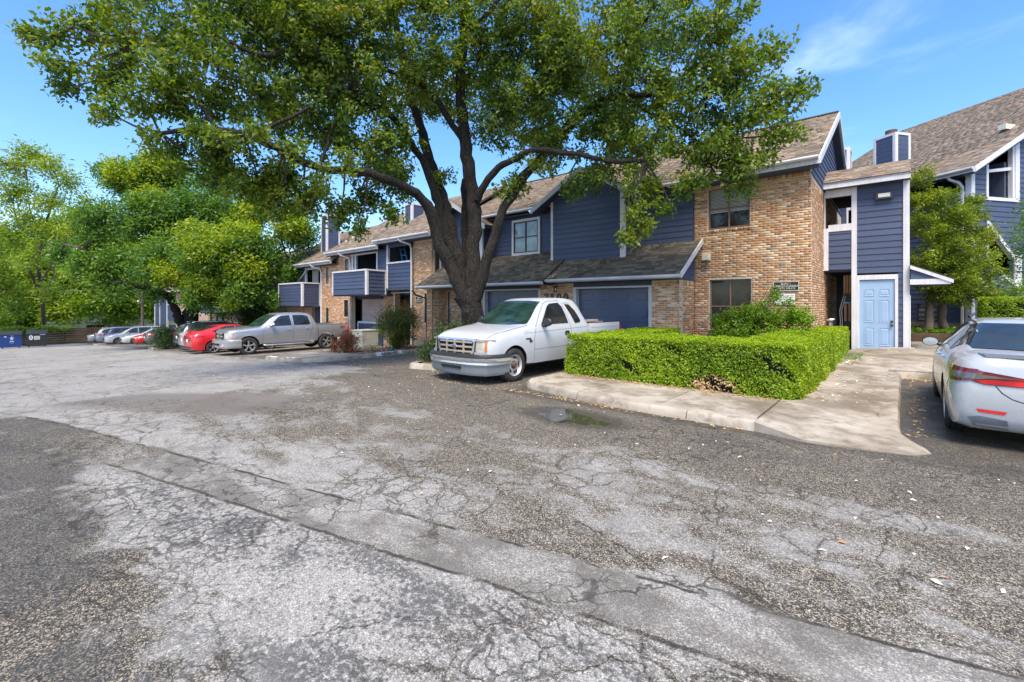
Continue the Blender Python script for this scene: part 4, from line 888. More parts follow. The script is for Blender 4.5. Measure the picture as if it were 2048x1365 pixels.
bar(D, 'opening_lining', plane((0, 14.4, 0)), -49.5, -38, .9, 3.3, -.1, 0, 'interior'); siding(D, plane((0, 12.1, 0)), [[(-48.1, .95), (-44.1, .95), (-44.1, 2.1), (-48.1, 2.1)]], M['blue'], .95); siding(D, plane((0, 12.1, 0)), [[(-44.0, 1.05), (-40.3, 1.05), (-40.3, 2.1), (-44.0, 2.1)]], M['blue'], 1.05); bar(D, 'rail_cap', plane((0, 12.1, 0)), -48.1, -40.3, 2.1, 2.2, -.1, .04, 'trim'); MB().box(-48, -40.3, 12.2, 14.3, .85, .95).build('balcony_floor', M['soffit'], D)
for x in (-46.8, -45.2): window(D, f, x, x+.35, -.9, .5, 'bronze', cols=1, rec=-.04, fw=.04)
for x0, x1, ze in ((-71.2, -53, 3.2), (-52.9, -37, 3.5)):
    ev = Vector((0, 5.1, 3.0)); k = ev.length
    roof(D, (x0, 12.7, ze), (1, 0, 0), ev, [(0, 0), (x1-x0, 0), (x1-x0, k), (0, k)], M['shingle'], sj3, expo=.29, wid=.6)
    MB().prism([(x0, 0), (x1, 0), (x1, k), (x0, k)], lambda a, d, b, ze=ze: Vector((a, 22.9-b*5.1/5.917, ze+b*3/5.917+d)), -.1, 0).build('roof', M['shingle'], D, label='back roof slope'); beam(D, 'fascia', (x0, 12.66, ze-.2), (x1, 12.66, ze-.2), .05, .2, 'gutter')
lay_pieces(D, sj3, 'shingle', shingle_mesh('distant_shingle', M['shingle']), M['shingle'], 'shingle_courses', 0)
# ------------------------------------------------------------------ the building at the right edge, turned to face the corner
C = thing('apartment_building', 'tall navy building with a long brown roof and box chimney at the right edge', 'building', (1.82, 22.78, 0), R(54), local=True)
fg = plane((0, 0, 0)); fl_ = plane((0, 9, 0), R(-90)); rl = lambda x: 6.50+0.577*x
siding(C, fg, [[(0.02, .5), (.75, .5), (.75, rl(.75)), (.02, rl(0))]], M['blue'], .6)
siding(C, fg, [[(.75, .5), (2.05, .5), (2.05, 2.45), (.75, 3.2)]], M['blue'], .6); siding(C, fg, [[(.75, 4.62), (2.05, 3.4), (2.05, 5.5), (.75, 5.5)]], M['blue'], 3.375)
siding(C, fg, [[(2.05, .5), (6.5, .5), (6.5, rl(6.5)), (2.05, rl(2.05))]], M['blue'], .6, split=12)
MB().prism([(6.5, .5), (18.6, .5), (18.6, 6.5), (9.3, 11.85), (6.5, rl(6.5))], fg, -.1, 0).build('gable_wall', M['blue'], C)
siding(C, fl_, [[(0, .9), (8.98, .9), (8.98, 5.66), (0, 5.66)]], M['blue'], .97, split=4.6)
siding(C, fl_, [[(0, 5.66), (6.6, 5.66), (6.6, 6.5), (0, 6.5)]], M['blue'], 5.66)
bar(C, 'foundation', fl_, 0, 9, .2, 1.0, -.1, .03, 'concrete')
MB().box(1.8, 1.9, .1, 2.6, 5.5, 6.9).build('loggia_back_wall', M['soffit'], C); MB().box(0.0, 1.8, .1, 2.6, 5.5, 5.6).build('loggia_floor', M['soffit'], C); MB().box(0.0, 1.8, 2.5, 2.55, 5.6, 6.9).build('loggia_side_wall', M['interior'], C)
bar(C, 'opening_trim', fl_, 6.6, 8.85, 5.60, 5.74, -.1, .04, 'trim'); bar(C, 'opening_trim', fl_, 6.55, 6.66, 5.6, 6.5, -.1, .04, 'trim'); bar(C, 'opening_trim', fl_, 6.5, 8.9, 6.30, 6.5, -.1, .02, 'soffit')
beam(C, 'brace_trim', (0.9, .45, 5.65), (0.9, 1.15, 6.35), .05, .14, 'trim')
for fn, a, b in ((fl_, 8.86, 9.03), (fg, -.03, .13)): bar(C, 'corner_trim', fn, a, b, .6, 6.5, -.08, .04, 'trim')
pipe(C, 'downspout', [(-.38, .5, 6.36), (-.30, .45, 6.2), (-.1, .3, 6.08), (-.06, .22, 5.9), (-.06, .22, .9)], .05, 'trim')
for s0, s1 in ((.69, .79), (1.98, 2.08)): MB().prism([(s0, 5.5), (s1, 5.5), (s1, rl(s1)-.02), (s0, rl(s0)-.02)], fg, -.1, .04).build('opening_trim', M['trim'], C)
bar(C, 'opening_trim', fg, .69, 2.3, 5.42, 5.54, -.1, .045, 'trim'); MB().prism([(.79, 6.42), (1.98, 6.58), (1.98, 6.70), (.79, 6.52)], fg, -.1, .0).build('opening_trim', M['trim'], C); bar(C, 'corner_trim', fg, 2.1, 2.32, 5.5, rl(2.1), -.1, .05, 'trim')
siding(C, plane((0, .6, 0)), [[(.7, 5.5), (2.1, 5.5), (2.1, 6.65), (.7, 6.5)]], M['blue'], 5.5, .09); MB().prism([(.5, 5.4), (6, 5.4), (6, 9.6), (.5, 6.4)], fg, -1.3, -1.2).build('loft_back_wall', M['interior'], C); MB().box(2.1, 6, .15, 1.2, 5.3, 5.4).build('loft_floor', M['interior'], C)
MB().prism([(.72, 3.14), (.80, 3.10), (.80, 4.64), (.72, 4.72)], fg, -.1, .045).build('stair_trim', M['trim'], C); MB().prism([(.80, 4.50), (2.1, 3.28), (2.1, 3.44), (.80, 4.68)], fg, -.1, .05).build('stair_trim', M['trim'], C); MB().prism([(.75, 3.10), (2.1, 2.34), (2.1, 2.48), (.75, 3.26)], fg, -.1, .05).build('stair_trim', M['trim'], C); bar(C, 'stair_trim', fg, 2.08, 2.42, 2.25, 3.5, -.1, .055, 'trim')
for i in range(5): MB().box(.8, 2.1, .25+i*.22, .47+i*.22, 4.25-i*.3, 4.3-i*.3).build('stair_tread', M['grey'], C)
MB().box(.2, 6.5, 1.5, 1.6, .5, 5.3).build('stair_lining', M['interior'], C); MB().box(6.3, 6.4, .15, 1.5, .5, 5.3).build('stair_lining', M['interior'], C)
window(C, fl_, 7.3, 8.0, 1.05, 1.72, 'bronze', cols=1, rows=1, rec=-.03, fw=.03, blind=.02); bar(C, 'window', fl_, 7.68, 7.76, 1.08, 1.7, .05, .06, 'pane2')
sj4 = []; ev = Vector((9.72, 0, 5.61)); k = ev.length
roof(C, (-.42, -.35, 6.46), (0, 1, 0), ev, [(0, 0), (9.4, 0), (9.4, k), (0, k)], M['shingle'], sj4)
MB().prism([(-.35, 0), (9.05, 0), (9.05, k), (-.35, k)], lambda a, d, b: Vector((19.02-b*9.72/k, a, 6.46+b*5.61/k+d)), -.1, 0).build('roof', M['shingle'], C, label='far roof slope')
beam(C, 'rake_trim', (-.42, -.36, 6.26), (9.3, -.36, 11.87), .05, .19, 'trim'); beam(C, 'rake_trim', (9.3, -.36, 11.87), (19.02, -.36, 6.26), .05, .19, 'trim'); beam(C, 'fascia', (-.43, -.35, 6.28), (-.43, 9.05, 6.28), .04, .17, 'trim'); pipe(C, 'gutter', [(-.5, -.36, 6.40), (-.5, 9.05, 6.40)], .06, 'gutter')
MB().prism([(-.4, 6.30), (9.3, 11.9), (9.3, 11.8), (-.4, 6.2)], lambda a, d, b: Vector((a, -.34+d, b)), 0, .34).build('soffit', M['soffit'], C)
lay_pieces(C, sj4, 'shingle', shingle_mesh('slope_shingle', M['shingle']), M['shingle'], 'shingle_courses', 200)
c_ = chimney(C, -.5, .25, 2.17, 3.04, 5.6, 8.58)
MB().lathe([(0, .32), (.2, .32), (.2, .0), (.17, 0)], lambda x, h, y: Vector((-.12+x, 2.62+y, 8.5+h)), 16).build('flue', M['rust'], c_, smooth=True)
MB().box(2.6, 3.1, .5, .75, 8.35, 8.55).build('roof_vent', M['cream'], C)
RL = thing('stair_rail', 'short navy handrail on a post left of the trimmed hedge at the right edge', 'handrail', (1.9, 21.4, .7))
pipe(RL, 'rail', [(1.62, 20.9, 1.28), (1.9, 21.2, 1.45), (2.6, 21.8, 1.5)], .04, 'garage'); pipe(RL, 'post', [(1.9, 21.2, .7), (1.9, 21.2, 1.45)], .03, 'garage')
# ------------------------------------------------------------------ ground, walks, kerbs
def ground():
    xs = [-600, -300, -150, -110, -86]+[-80+i*6 for i in range(12)]+[-12, -11, -10.5, -10, -9.5, -9, -8.5, -8, -6, -4, -2, 0, 3, 8, 20, 60, 200, 600]; ys = [-600, -200, -60, -20, -8, -2, 0, 2, 4, 6, 8, 10, 12, 14, 18, 26, 60, 200, 600]
    b = MB(); b.add([(x, y, gz(x)) for y in ys for x in xs], [(j*len(xs)+i, j*len(xs)+i+1, (j+1)*len(xs)+i+1, (j+1)*len(xs)+i) for j in range(len(ys)-1) for i in range(len(xs)-1)])
    b.build('parking_lot', M['asphalt'], None, smooth=True, kind='structure')
ground()
g = G('lawn_soil'); M['lawn'] = g.set(g.mix(g.noise(g.pos(), 1.5, 5).ss(.3, .7), (.05, .09, .02), (.11, .15, .04)), .9)
MB().add([(-500, -300, gz(-86)+.05), (-77.2, -300, gz(-77)+.05), (-77.2, 300, gz(-77)+.05), (-500, 300, gz(-86)+.05)], [(0, 1, 2, 3)]).build('lawn', M['lawn'], None, kind='structure')
CURB = [(-.20, .128), (-.10, .135), (-.04, .13), (-.012, .112), (.0, .085), (.022, .02), (.03, -.06)]
def kerb(path, closed=False, zf=None, name='curb', joints=1.8):
    """a rolled kerb; joints are real gaps between its lengths"""
    P = [Vector(p) for p in path]
    if closed: P.append(P[0])
    pts = [P[0]]
    for a, b in zip(P, P[1:]):
        n = max(1, int((b-a).length/.45)); pts += [a+(b-a)*(i+1)/n for i in range(n)]
    seg = []; acc = 0; cur = [pts[0]]; root = None
    for a, b in zip(pts, pts[1:]):
        cur.append(b); acc += (b-a).length
        if acc > joints: seg.append(cur); cur = [b]; acc = 0
    if len(cur) > 1: seg.append(cur)
    rk = random.Random(len(path)*7)
    for s in seg:
        q = [s[0]+(s[1]-s[0]).normalized()*.008]+s[1:-1]+[s[-1]+(s[-2]-s[-1]).normalized()*.008]
        dz = rk.uniform(-.006, .006)
        o = MB().sweep(q, [(a, z+dz if z > .05 else z) for a, z in CURB], zf=zf or (lambda x, y: gz(x))).build('curb_length' if root else name, M['concrete'], root, smooth=True)
        if root is None: root = tag(o, kind='structure')
    return root
def slab(name, pts, mat='concrete', kind='structure', parent=None, th=.12):
    n = len(pts); vs = [tuple(p) for p in pts]+[(p[0], p[1], p[2]-th) for p in pts]
    return MB().add(vs, [tuple(range(n)), tuple(range(n, 2*n))[::-1]]+[(i, n+i, n+(i+1) % n, (i+1) % n) for i in range(n)]).build(name, M[mat], parent, kind=kind)
def arc(cx, cy, r, a0, a1, n=6): return [(cx+r*math.cos(R(a0+(a1-a0)*i/n)), cy+r*math.sin(R(a0+(a1-a0)*i/n))) for i in range(n+1)]
# hedge island at the right
kerb([(-5.98, 13.2), (-5.98, 8.0)]+arc(-5.35, 7.62, .63, 180, 262, 5)+[(-3.84, 6.70), (-2.4, 6.66), (-1.49, 6.66)])
FW = [-5.83, -4.4, -2.9, -1.52]
for i, (a, b) in enumerate(zip(FW, FW[1:])):
    slab('front_walk', [(a+.008, 7.18 if i == 0 else 6.84, .126), (b-.008, 6.84, .126), (b-.008, 8.5, .13), (a+.008, 8.5, .13)])
slab('ramp_apron', [(-1.50, 6.66, .122), (-.95, 6.52, .035), (-.3, 6.60, .012), (.10, 6.74, .008), (.24, 6.95, .008), (.20, 7.12, .01), (.06, 7.42, .018), (-.05, 7.75, .03), (-.26, 8.1, .09), (-.30, 8.38, .115), (-1.50, 8.38, .125)], th=.2)
slab('walk_slab', [(-1.50, 8.395, .125), (-.26, 8.395, .115), (-.26, 10.2, .13), (-1.45, 10.2, .13)]); slab('walk_slab', [(-1.45, 10.212, .13), (-.26, 10.212, .13), (-.26, 12.6, .15), (-1.35, 12.6, .15)]); slab('walk_slab', [(-1.35, 12.612, .15), (-.26, 12.612, .15), (-.26, 13.72, .17), (4, 13.72, .17), (4, 16.6, .33), (-1.2, 16.6, .33)]); slab('walk_slab', [(-1.2, 16.612, .33), (5, 16.612, .33), (5, 19.9, .46), (-.2, 19.9, .46)])
MB().sweep([(-.03, 7.62), (-.06, 8.0), (-.06, 9.5), (-.06, 11), (-.06, 12.6), (-.06, 13.45), (.15, 13.62), (1.5, 13.62), (4.5, 13.62)], [(-.22, .12), (-.03, .15), (.0, .14), (.02, .1), (.03, -.03)], zf=lambda x, y: -.10 if y < 7.7 else (-.04 if y < 8.1 else 0.0)).build('bay_curb', M['concrete'], None, smooth=True, kind='structure')
slab('planting_bed', [(-5.8, 8.5, .128), (-1.5, 8.5, .128), (-1.35, 12.6, .128), (-1.25, 17.1, .2), (-5.8, 14.6, .128)], 'soil')
MB().sweep([(-1.1, 15.2), (-.98, 16.0), (-.7, 16.55), (-.25, 16.85), (.25, 16.98)], [(-.12, .13), (-.02, .14), (0, .12), (.01, -.2)], zf=lambda x, y: .08+(y-15.2)*.14).build('edging_curb', M['concrete'], None, smooth=True, kind='structure')
slab('planter_bed', [(-.6, 20.2, .66), (7, 20.2, .66), (9, 28, .7), (-8, 30, .7)], 'soil', th=.5)
for z in (0.46, 0.60): MB().box(-.7, 5.5, 20.02, 20.18, z, z+.135).build('timber_edging', M['timber'], None, kind='structure')
# tree island and the RESERVED island
kerb([(-10.35, 13.0), (-10.35, 8.2)]+arc(-9.8, 7.85, .55, 180, 270, 5)+[(-9.3, 7.38)]+arc(-9.15, 7.95, .5, 280, 360, 5)+[(-8.65, 13.0)])
slab('tree_bed', [(x, y, gz(x)+.12) for x, y in [(-10.2, 13.0), (-10.2, 8.0), (-9.8, 7.5), (-9.1, 7.5), (-8.8, 8.0), (-8.8, 13.0)]], 'soil')
kerb([(-18.75, 12.9), (-18.75, 8.0)]+arc(-18.0, 7.45, .75, 180, 262, 5)+[(-16.9, 6.66), (-15.6, 6.72)]+arc(-15.4, 7.8, 1.05, 285, 352, 6)+[(-14.4, 8.6), (-14.5, 10.2), (-14.9, 13.0)])
zt = lambda x: gz(x)+.125
slab('island_slab', [(x, y, zt(x)) for x, y in [(-18.6, 8.6), (-18.6, 7.6), (-17.9, 6.85), (-16.9, 6.82), (-15.6, 6.88), (-14.75, 7.4), (-14.55, 8.6), (-16.2, 8.75)]])
slab('island_bed', [(x, y, zt(x)-.01) for x, y in [(-18.6, 13.1), (-18.6, 8.6), (-16.2, 8.75), (-14.56, 8.6), (-14.66, 10.2), (-15.05, 13.0)]], 'soil')
kerb([(-38.9, 12.5), (-38.9, 8.0)]+arc(-38.3, 7.4, .6, 180, 270, 4)+[(-36.9, 6.8)]+arc(-36.8, 7.4, .6, 280, 360, 4)+[(-36.2, 12.5)], joints=3)
slab('far_bed', [(x, y, zt(x)) for x, y in [(-38.8, 12.5), (-38.8, 7.2), (-38.2, 6.9), (-36.9, 6.9), (-36.3, 7.4), (-36.3, 12.5)]], 'soil')
kerb([(-60.9, 11), (-60.9, 7.0)]+arc(-60.4, 6.9, .5, 180, 360, 6)+[(-59.9, 11)], joints=4); slab('far_pad', [(x, y, zt(x)) for x, y in [(-60.8, 11), (-60.8, 6.9), (-60.4, 6.5), (-60.0, 6.9), (-60.0, 11)]])
for x in (-21.35, -25.6, -29.8, -33.2, -53.9): MB().add([(x-.05, 7.2, gz(x)+.004), (x+.05, 7.2, gz(x)+.004), (x+.05, 12.3, gz(x)+.004), (x-.05, 12.3, gz(x)+.004)], [(0, 1, 2, 3)]).build('bay_marking', M['line'], None, kind='structure')
# painted kerb panels
def onkerb(a, b, o0, o1, mat, name, parent, dz=.0):
    """a painted panel lying on the kerb profile between path points a and b"""
    a, b = Vector(a), Vector(b); pr = [(o+.003, z+.003) for o, z in CURB if o0 <= o <= o1]
    return MB().sweep([a, (a+b)/2, b], pr, zf=lambda x, y: gz(x)+dz, caps=False).build(name, M[mat], parent)
t = thing('curb_marking', 'white painted curb panel stencilled RESERVED in black', 'curb marking', (-14.46, 9.7, -.2))
onkerb((-14.43, 9.10), (-14.50, 10.25), -.15, .025, 'kerbpaint', 'painted_panel', t, .006)
letters('RESERVED', .15, M['stencil'], t, (-14.455+.02, 9.68, gz(-14.4)+.085), (R(68), 0, R(93.5)), 'stencil_lettering', .0015, .004, 1.12)
for lab, a, b in (('faded white curb number panel near the tip of the concrete island', (-17.75, 6.70), (-17.05, 6.665)), ('faded white curb number panel right of the curb joint', (-16.35, 6.69), (-15.7, 6.715))):
    t = thing('curb_marking', lab, 'curb marking', (*a, gz(a[0])), group='faded number panels on the island curb'); onkerb(a, b, -.15, -.005, 'kerbpaint', 'painted_panel', t, .006)
    rr = random.Random(a[0]); m = Vector(((a[0]+b[0])/2, a[1]-.0, gz(a[0])+.14))
    letters('101' if a[0] > -17 else '102', .13, M['grey'], t, m+Vector((0, .03, .012)), (R(18), 0, 0), 'stencil_lettering', .001, .0, 1.3)
# puddle
pp = []
for i in range(40):
    t_ = 2*math.pi*i/40; r_ = 1+.22*math.sin(3*t_+1)+.13*math.sin(7*t_)+.06*math.sin(13*t_+2); pp.append((-3.78+.46*r_*math.cos(t_)*1.15, 5.66+.31*r_*math.sin(t_)-.08*math.cos(t_), .0045))
MB().add(pp, [tuple(range(40))]).build('puddle', M['puddle'], None, kind='structure')
MB().tube([(-5.95, 8.85, .05), (-4.9, 9.15, .06)], .028, 8).build('green_pipe', M['greenhose'], None); tag(bpy.data.objects['green_pipe'], 'short dark green pipe lying on the driveway under the left end of the hedge', 'pipe')
# tree limbs and crown masses, world metres
OAK_LIMBS = [[(-9.34,9.11,-0.5,0.607),(-9.41,9.18,0.14,0.48),(-9.49,9.24,0.79,0.381),(-9.51,9.22,1.3,0.352),(-9.55,9.19,1.82,0.308),(-9.52,9.21,2.4,0.249),(-9.5,9.23,3.28,0.191),(-9.48,9.25,4.16,0.205),(-9.5,9.23,4.82,0.198),(-9.54,9.07,5.6,0.182),(-9.55,8.92,6.44,0.166),(-9.51,8.69,7.5,0.149),(-9.34,8.57,8.53,0.133),(-9.11,8.51,9.53,0.11),(-8.92,8.41,10.76,0.081)],[(-9.45,9.14,0.87,0.189),(-9.51,8.96,1.74,0.188),(-9.75,8.62,2.6,0.172),(-9.9,8.22,3.51,0.162),(-9.9,7.96,4.17,0.153),(-9.84,7.62,4.56,0.133),(-9.86,7.06,4.75,0.122),(-9.91,6.49,4.88,0.114),(-9.97,6.04,4.94,0.106),(-10.11,5.52,4.9,0.1),(-10.28,5.11,4.88,0.097),(-10.43,4.71,4.97,0.095),(-10.58,4.32,5.13,0.091),(-10.66,3.98,5.26,0.084),(-10.93,3.62,5.42,0.079),(-11.15,3.3,5.47,0.072),(-11.44,2.91,5.48,0.07),(-11.64,2.6,5.39,0.053),(-11.95,2.33,5.33,0.043)],[(-9.51,9.22,1.23,0.205),(-9.71,9.18,2.11,0.207),(-10.03,9.04,3.08,0.194),(-10.29,8.94,4.22,0.18),(-10.59,8.82,5.15,0.166),(-10.87,8.7,6.08,0.16),(-11.16,8.58,7.04,0.138),(-11.44,8.47,8.0,0.124),(-11.76,8.33,9.29,0.109),(-11.93,8.18,10.54,0.093),(-12.05,8.08,12.09,0.078)],[(-9.97,8.95,3.0,0.163),(-10.35,8.76,4.2,0.149),(-10.39,8.46,5.04,0.132),(-10.43,8.16,5.72,0.116),(-10.42,7.64,6.22,0.098),(-10.4,7.13,6.69,0.081),(-10.54,6.6,6.9,0.079),(-10.76,6.01,7.09,0.064),(-11.05,5.37,7.26,0.05)],[(-9.41,9.18,1.82,0.189),(-9.14,9.28,2.61,0.159),(-8.89,9.37,3.46,0.14),(-8.66,9.44,4.09,0.132),(-8.49,9.58,4.59,0.128),(-8.29,9.89,5.18,0.143),(-8.03,10.25,5.72,0.116),(-7.59,10.63,6.44,0.087),(-7.16,11.01,7.16,0.072)],[(-9.79,9.38,2.42,0.15),(-10.12,9.49,3.66,0.138),(-10.29,9.61,4.62,0.14),(-10.41,9.76,5.61,0.126)],[(-9.28,9.16,4.7,0.116),(-9.0,9.14,5.08,0.107),(-8.57,9.24,5.48,0.098),(-8.01,9.34,5.66,0.09),(-7.47,9.54,5.84,0.081),(-6.95,9.73,5.72,0.073),(-6.34,9.99,5.57,0.065),(-5.65,10.32,5.35,0.064),(-4.89,10.72,5.29,0.05)],[(-9.58,8.9,6.37,0.101),(-9.67,8.55,6.79,0.092),(-9.71,8.12,7.23,0.083),(-9.73,7.7,7.5,0.075),(-9.84,7.21,7.69,0.066),(-10.08,6.61,7.73,0.058),(-10.39,5.81,7.71,0.044)],[(-6.71,10.33,6.82,0.075),(-6.2,10.51,7.01,0.087),(-5.65,10.72,7.14,0.079),(-4.98,10.91,7.04,0.058),(-4.19,11.2,6.9,0.044)],[(-7.57,10.12,6.01,0.084),(-6.93,10.41,6.56,0.096),(-6.51,10.51,6.89,0.095),(-5.95,10.73,6.9,0.08)],[(-5.6,10.76,7.11,0.039),(-4.93,11.09,6.64,0.039),(-4.36,11.31,6.23,0.032),(-3.82,11.52,5.66,0.025)],[(-5.64,10.73,7.14,0.039),(-5.46,10.62,7.6,0.032),(-5.25,10.67,8.06,0.026)],[(-11.31,3.15,5.54,0.054),(-11.46,3.02,5.87,0.049),(-11.62,2.88,6.14,0.044),(-11.89,2.65,6.36,0.033),(-12.09,2.34,6.47,0.027),(-12.5,1.99,7.23,0.017)],[(-10.95,3.73,5.43,0.044),(-10.66,4.25,5.81,0.04),(-10.45,4.83,6.29,0.035),(-10.38,5.29,6.78,0.036)],[(-10.37,5.03,4.97,0.041),(-10.43,5.25,5.52,0.036),(-10.48,5.33,5.79,0.03),(-10.39,5.54,6.38,0.024)],[(-8.99,8.48,9.19,0.068),(-8.51,8.77,9.54,0.061),(-8.01,8.93,10.07,0.053)],[(-10.55,4.88,9.8,0.071),(-10.62,4.68,8.33,0.058),(-10.68,4.36,7.51,0.052),(-11.0,3.95,7.34,0.057),(-11.21,3.51,7.46,0.039),(-11.68,2.97,7.84,0.033)]]
OAK_LOBES = [(-13.31,0.75,7.21,0.38),(-13.09,1.34,7.55,0.5),(-13.07,0.96,6.54,0.42),(-12.87,1.8,7.12,0.75),(-12.8,1.46,6.27,0.45),(-12.38,2.49,7.79,0.95),(-11.97,2.32,6.37,0.75),(-12.01,1.75,5.92,0.35),(-13.07,0.96,6.12,0.25),(-11.63,3.14,7.12,1.05),(-12.26,3.12,6.3,0.85),(-12.13,2.18,5.79,0.25),(-12.14,1.5,5.57,0.16),(-11.68,3.76,8.44,1.05),(-11.65,4.18,6.66,1.0),(-12.12,3.9,5.43,0.6),(-12.23,3.01,4.97,0.45),(-11.87,2.13,5.07,0.3),(-12.4,3.67,5.13,0.55),(-11.94,5.26,4.62,0.7),(-12.41,4.45,4.68,0.65),(-11.52,6.15,4.11,0.4),(-12.32,3.33,5.35,0.45),(-11.05,6.69,4.75,0.45),(-12.46,2.69,5.19,0.35),(-10.69,3.16,5.07,0.28),(-10.18,4.27,5.09,0.3),(-9.98,4.84,4.6,0.25),(-10.36,3.72,5.39,0.3),(-9.74,5.44,5.0,0.28),(-11.08,2.69,5.28,0.25),(-11.99,3.75,4.65,0.6),(-11.81,4.71,4.94,0.7),(-11.89,4.5,4.14,0.5),(-11.54,5.34,4.32,0.6),(-11.15,5.54,6.02,0.95),(-11.13,4.9,7.79,1.4),(-10.67,5.96,7.17,1.4),(-10.48,6.13,8.96,1.4),(-11.32,6.33,4.45,0.55),(-10.25,6.72,4.1,0.42),(-10.57,6.18,3.67,0.25),(-10.33,6.92,5.81,1.0),(-9.82,7.36,8.07,1.3),(-9.62,7.53,9.54,1.3),(-8.87,8.85,8.48,1.2),(-8.76,9.34,6.79,1.0),(-8.11,8.85,9.54,1.3),(-7.61,9.94,7.64,1.35),(-7.4,10.13,5.84,0.8),(-7.11,9.72,9.01,1.4),(-6.04,9.99,8.19,1.4),(-6.1,10.6,6.61,1.1),(-6.2,10.51,5.14,0.65),(-4.98,10.91,8.96,1.3),(-4.88,10.99,7.3,1.2),(-4.79,11.08,5.76,1.0),(-4.89,10.72,4.75,0.6),(-3.75,11.32,8.15,1.0),(-3.66,11.4,6.69,1.15),(-3.56,11.48,5.34,0.95),(-3.82,10.99,4.53,0.42),(-4.3,10.84,4.18,0.36),(-4.97,10.26,3.94,0.24),(-5.09,10.15,3.41,0.2),(-4.76,10.43,3.57,0.15),(-2.79,11.49,7.28,0.75),(-2.61,11.64,6.11,0.85),(-2.65,11.61,5.06,0.55),(-2.92,11.51,4.44,0.28),(-2.02,11.76,6.44,0.5),(-1.98,11.79,5.53,0.45),(-2.32,11.76,7.69,0.38),(-1.71,11.9,6.56,0.2),(-3.26,11.21,8.39,0.65),(-8.33,9.72,5.01,0.5),(-7.04,10.57,4.82,0.35),(-10.22,8.74,5.51,0.35),(-10.53,7.54,4.96,0.5),(-10.67,5.3,8.64,1.3),(-10.97,4.37,8.56,1.2),(-12.92,1.89,8.17,0.4),(-13.28,1.44,8.1,0.2),(-13.47,0.48,7.28,0.15),(-12.05,4.1,10.96,1.6),(-11.13,6.22,11.81,1.8),(-9.5,8.3,12.64,2),(-7.4,10.13,12.23,1.8),(-5.1,11.47,11.41,1.5),(-12.58,2.71,9.34,0.9),(-14.17,7.56,9.33,1.5),(-12.43,9.73,8.9,1.5),(-10.48,11.43,9.07,1.5),(-8.26,12.7,9.33,1.5),(-14.11,5.62,7.37,1.2),(-6.53,12.87,7.11,1.2),(-12.72,8.15,6.18,1.0),(-9.14,11.93,7.5,1.2)]
ASH_BASE = (-37.13,8.8,-1.3)
ASH_LIMBS = [[(-37.16,8.78,-1.12,0.758),(-37.13,8.8,-0.5,0.62),(-37.1,8.82,0.08,0.482),(-37.03,8.89,0.94,0.431),(-36.87,9.02,1.98,0.413),(-36.77,9.11,3.01,0.344),(-36.56,9.3,4.73,0.276),(-36.3,9.52,6.8,0.207),(-36.04,9.75,8.86,0.138)],[(-37.13,8.8,-0.37,0.31),(-37.11,8.28,0.61,0.272),(-36.88,7.95,1.47,0.252),(-36.64,7.63,2.03,0.232),(-36.64,7.1,2.45,0.196),(-37.0,6.26,2.76,0.177),(-37.33,5.45,2.97,0.159),(-37.63,4.65,3.2,0.125),(-38.34,4.04,4.46,0.125),(-38.93,3.52,5.24,0.094)],[(-36.87,9.02,1.8,0.276),(-35.96,9.29,2.48,0.238),(-34.63,9.65,3.13,0.2),(-33.29,10.28,3.94,0.164),(-32.32,11.0,5.24,0.131),(-31.35,12.49,6.3,0.1)],[(-36.77,9.11,3.01,0.207),(-37.34,8.62,4.73,0.172),(-38.12,7.94,6.45,0.155),(-38.9,7.26,8.18,0.121),(-39.42,6.81,9.55,0.086)]]
ASH_HIGHLIGHTS = [(-31.62,8.81,4.99,1.3),(-33.14,8.29,5.99,0.9),(-31.7,10.21,6.07,1.0),(-34.2,7.38,3.66,1.0),(-32.32,8.48,3.02,0.9),(-30.69,10.16,3.8,0.9),(-32.86,11.18,7.63,0.9),(-39.81,5.81,10.61,1.0),(-38.38,7.71,11.28,1.1),(-29.82,12.5,6.79,0.9),(-31.39,9.55,1.95,0.55),(-37.9,6.81,8.63,0.9)]
ASH_LOBES = [(-40.46,5.91,10.07,1.3),(-41.5,5.0,10.76,0.7),(-39.62,7.96,10.7,1.7),(-40.05,6.92,11.43,0.8),(-40.29,4.73,7.3,1.4),(-37.9,6.81,7.3,2.0),(-36.56,9.3,8.18,2.2),(-34.48,11.1,7.83,1.8),(-38.21,5.21,4.21,1.3),(-35.9,7.22,4.05,1.9),(-32.32,9.01,4.59,2.1),(-32.9,8.5,2.26,1.1),(-34.56,7.58,5.11,1.4),(-31.14,10.03,2.73,1.3),(-31.28,11.23,5.02,1.5),(-30.47,13.26,6.3,1.3),(-30.6,13.15,3.97,1.3),(-31.36,13.81,8.0,1.0),(-40.91,4.18,5.63,1.0),(-39.92,3.73,3.89,0.7),(-36.51,6.69,2.44,0.6),(-38.54,8.9,6.61,2.0),(-36.4,10.76,6.61,2.0),(-30.86,10.93,3.22,0.9),(-30.67,11.76,1.96,0.6),(-32.98,9.75,0.99,0.35),(-36.36,10.13,10.73,1.4),(-33.18,12.23,9.21,1.3),(-42.42,2.87,4.97,0.7),(-37.33,5.45,2.43,0.5),(-38.14,4.48,3.06,0.7),(-38.7,3.73,4.61,0.6),(-38.77,4.2,3.86,0.7),(-37.66,4.89,2.27,0.45)]
